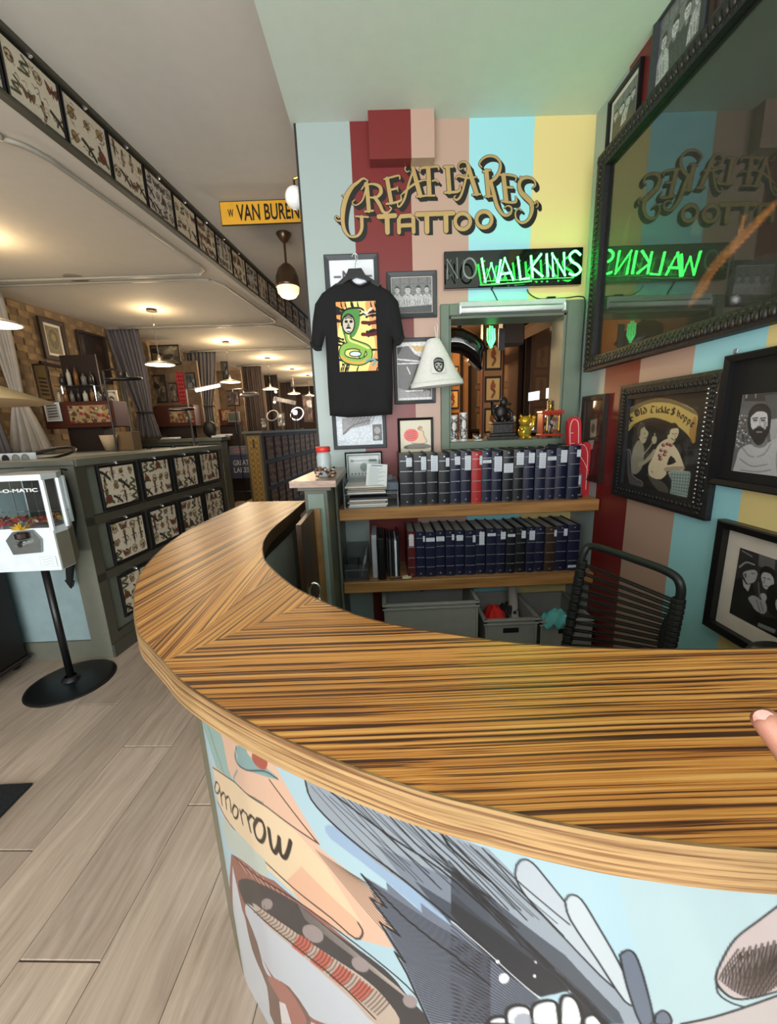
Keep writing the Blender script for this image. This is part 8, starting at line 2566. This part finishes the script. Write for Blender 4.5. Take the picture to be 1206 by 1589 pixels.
for k, (px, py) in enumerate(((428, 608), (427, 618), (426, 624))):
    c = aty(px, py, 9.8)
    t = thing('mirror_bulb', 'tiny glowing bulb, %s from the top of three above the low ring lamp' % ordn[k], 'bulb', (c.x, 9.8, c.z), 0, 'three far bulbs')
    MB().ball((0, 0, 0), .035, 8, 6).build('bulb', mat('mirror_bulb_glow', (0, 0, 0)), t)
# stand-up bulb boards need a support: dark mirror boards behind them
for px0, px1, y, z0, z1, lb in ((368, 384, 9.66, 1.3, 2.1, 'dark mirror board carrying the vertical row of bulbs'), (422, 433, 9.86, 1.3, 2.2, 'dark board carrying the three tiny bulbs')):
    tag(MB().bbox(aty(px0, 620, y).x, aty(px1, 620, y).x, y, y + .04, 0, z1).build('mirror_board', DKB), lb, 'mirror')
# white banner at back
cv = Cv(60, 20, (0, 0, 60, 20), (.42, .38, .34))
for k in range(6): cv.line([(12 + k * 6, 4), (14 + k * 6, 14), (10 + k * 6, 10)], 1.4, (.25, .22, .2), smooth=2)
card('banner', 'pale fabric banner with faint lettering hanging at the back of the room', 'banner', [(451, 589), (488, 589), (488, 599), (452, 600)], 12.6, cv.final(), mat('banner_cloth', hx(120, 112, 104), .8), .01)
c = aty(336, 648, 6.3)
t = thing('headrest', 'round dark padded headrest standing on the second bay top', 'headrest', (aty(324, 655, 6.3).x, 6.3, 1.381))
MB().ball((0, 0, .13), .12, 14, 10, (.9, .5, 1.1)).tube([(0, 0, 0), (0, 0, .05)], .02, 8).build('pad', mat('pad_black', hx(26, 20, 20), .5), t, smooth=True)
for k, (px, py, yy) in enumerate(((262, 670, 6.25), (340, 662, 6.25))):
    c = aty(px, py, yy)
    tag(MB().bbox(c.x - .12, c.x + .10, yy - .05, yy + .15, 1.381, 1.41).build('paper_pile', SV_), ('white papers on the second bay top, left of the ring lamp stand', 'short pile of paper rolls beside the round headrest')[k], 'papers')

# second picture rail: dark horizontal pipe under the certificate
q0, q1 = atp(62, 562, -4.30), atp(130, 577, -4.30)
tag(MB().tube([q0, q1], .02, 8).build('wall_rail', mat('chest_edge', (0, 0, 0))), 'dark horizontal rail on the brick wall below the framed certificate', 'rail')

# ================================================================== THE VISITOR'S HAND over the counter
SKM = mat('skin', hx(150, 102, 84), .5, var=.08, scale=60)
SKM.node_tree.nodes['Principled BSDF'].inputs['Subsurface Weight'].default_value = .15
SKM.node_tree.nodes['Principled BSDF'].inputs['Subsurface Radius'].default_value = (.02, .008, .004)
pers = thing('person', 'hand of a person pointing over the counter, one fingertip in view at the right edge', 'person', (.22, .1, .7))
D0 = .215
def hp_(px, py, d): v = ray(px, py) * d + Vector((0, 0, H)); return v
tip = hp_(1176, 1102, D0)
j1 = hp_(1222, 1160, D0 * .97); j2 = hp_(1275, 1215, D0 * .98); kn = hp_(1340, 1275, D0 * 1.0)
side = (j1 - tip).normalized()
rightv = _R; downv = -_U
wr = kn + (rightv * .35 + downv * .55 - _fw * .15).normalized() * .085
elb = wr + (rightv * .55 + downv * .75 - _fw * .3).normalized() * .24
acr_ = (rightv * .85 + downv * .35 + _fw * .35).normalized()
K = [kn, kn + acr_ * .021, kn + acr_ * .041, kn + acr_ * .058]
V_, E_, RD = [], [], []
def av(p, r, par=None):
    V_.append(tuple(p)); RD.append(r)
    if par is not None: E_.append((par, len(V_) - 1))
    return len(V_) - 1
w0 = av(wr, .026)
e0 = av(elb, .038, av(wr.lerp(elb, .4), .029, w0))
pm_ = av(wr.lerp(K[1], .5) , .026, w0)
i0 = av(K[0], .0125, pm_); i1 = av(j2, .0098, i0); i2 = av(j1, .0086, i1); i3 = av(tip + side * .006, .0078, i2); i4 = av(tip, .0062, i3)
curl = (downv * .25 - rightv * .3 + _fw * .9).normalized()
for q, L_ in ((1, .034), (2, .031), (3, .025)):
    a = av(K[q], .0115, pm_)
    b = av(K[q] + (side * -1) * L_ * .8 + _fw * .012, .0095, a)
    c2_ = av(K[q] + (side * -1) * L_ * .7 + _fw * .036, .0085, b)
    av(K[q] + (side * -1) * L_ * .1 + _fw * .046, .0075, c2_)
th = av(wr.lerp(K[0], .35) + (-downv) * .018, .0155, w0)
t1 = av(wr.lerp(K[0], .8) + (-downv) * .032 + _fw * .012, .012, th)
av(wr.lerp(K[0], 1.15) + (-downv) * .030 + _fw * .02, .0095, t1)
me = bpy.data.meshes.new('hand')
me.from_pydata([tuple(Vector(v) - pers.location) for v in V_], E_, [])
ho = bpy.data.objects.new('hand', me); COL.objects.link(ho); ho.parent = pers
me.materials.append(SKM)
md = ho.modifiers.new('skin', 'SKIN')
for i, r_ in enumerate(RD): me.skin_vertices[0].data[i].radius = (r_, r_)
me.skin_vertices[0].data[0].use_root = True
ho.modifiers.new('sub', 'SUBSURF').render_levels = 3
ho.modifiers['sub'].levels = 2
# finger nail on the side turned to the viewer
nv = (Vector((0, 0, H)) - tip).normalized()
nup = (nv - side * nv.dot(side)).normalized()
cr_ = nup.cross(side)
nc_ = tip + side * .004 + nup * .0052 - cr_ * .0
mb = MB()
pts2 = []
for a in range(16):
    q = a / 16 * 6.283
    u, v = math.cos(q) * .0052, math.sin(q) * .0066
    pts2.append(nc_ + cr_ * u + side * (v + .0005) - nup * (abs(u) ** 2 * 62))
mb.add([nc_ + nup * .0009] + pts2, [(0, i + 1, (i + 1) % 16 + 1) for i in range(16)])
mb.build('finger_nail', mat('nail', hx(158, 112, 98), .4, coat=.1), pers, world=True, smooth=True)
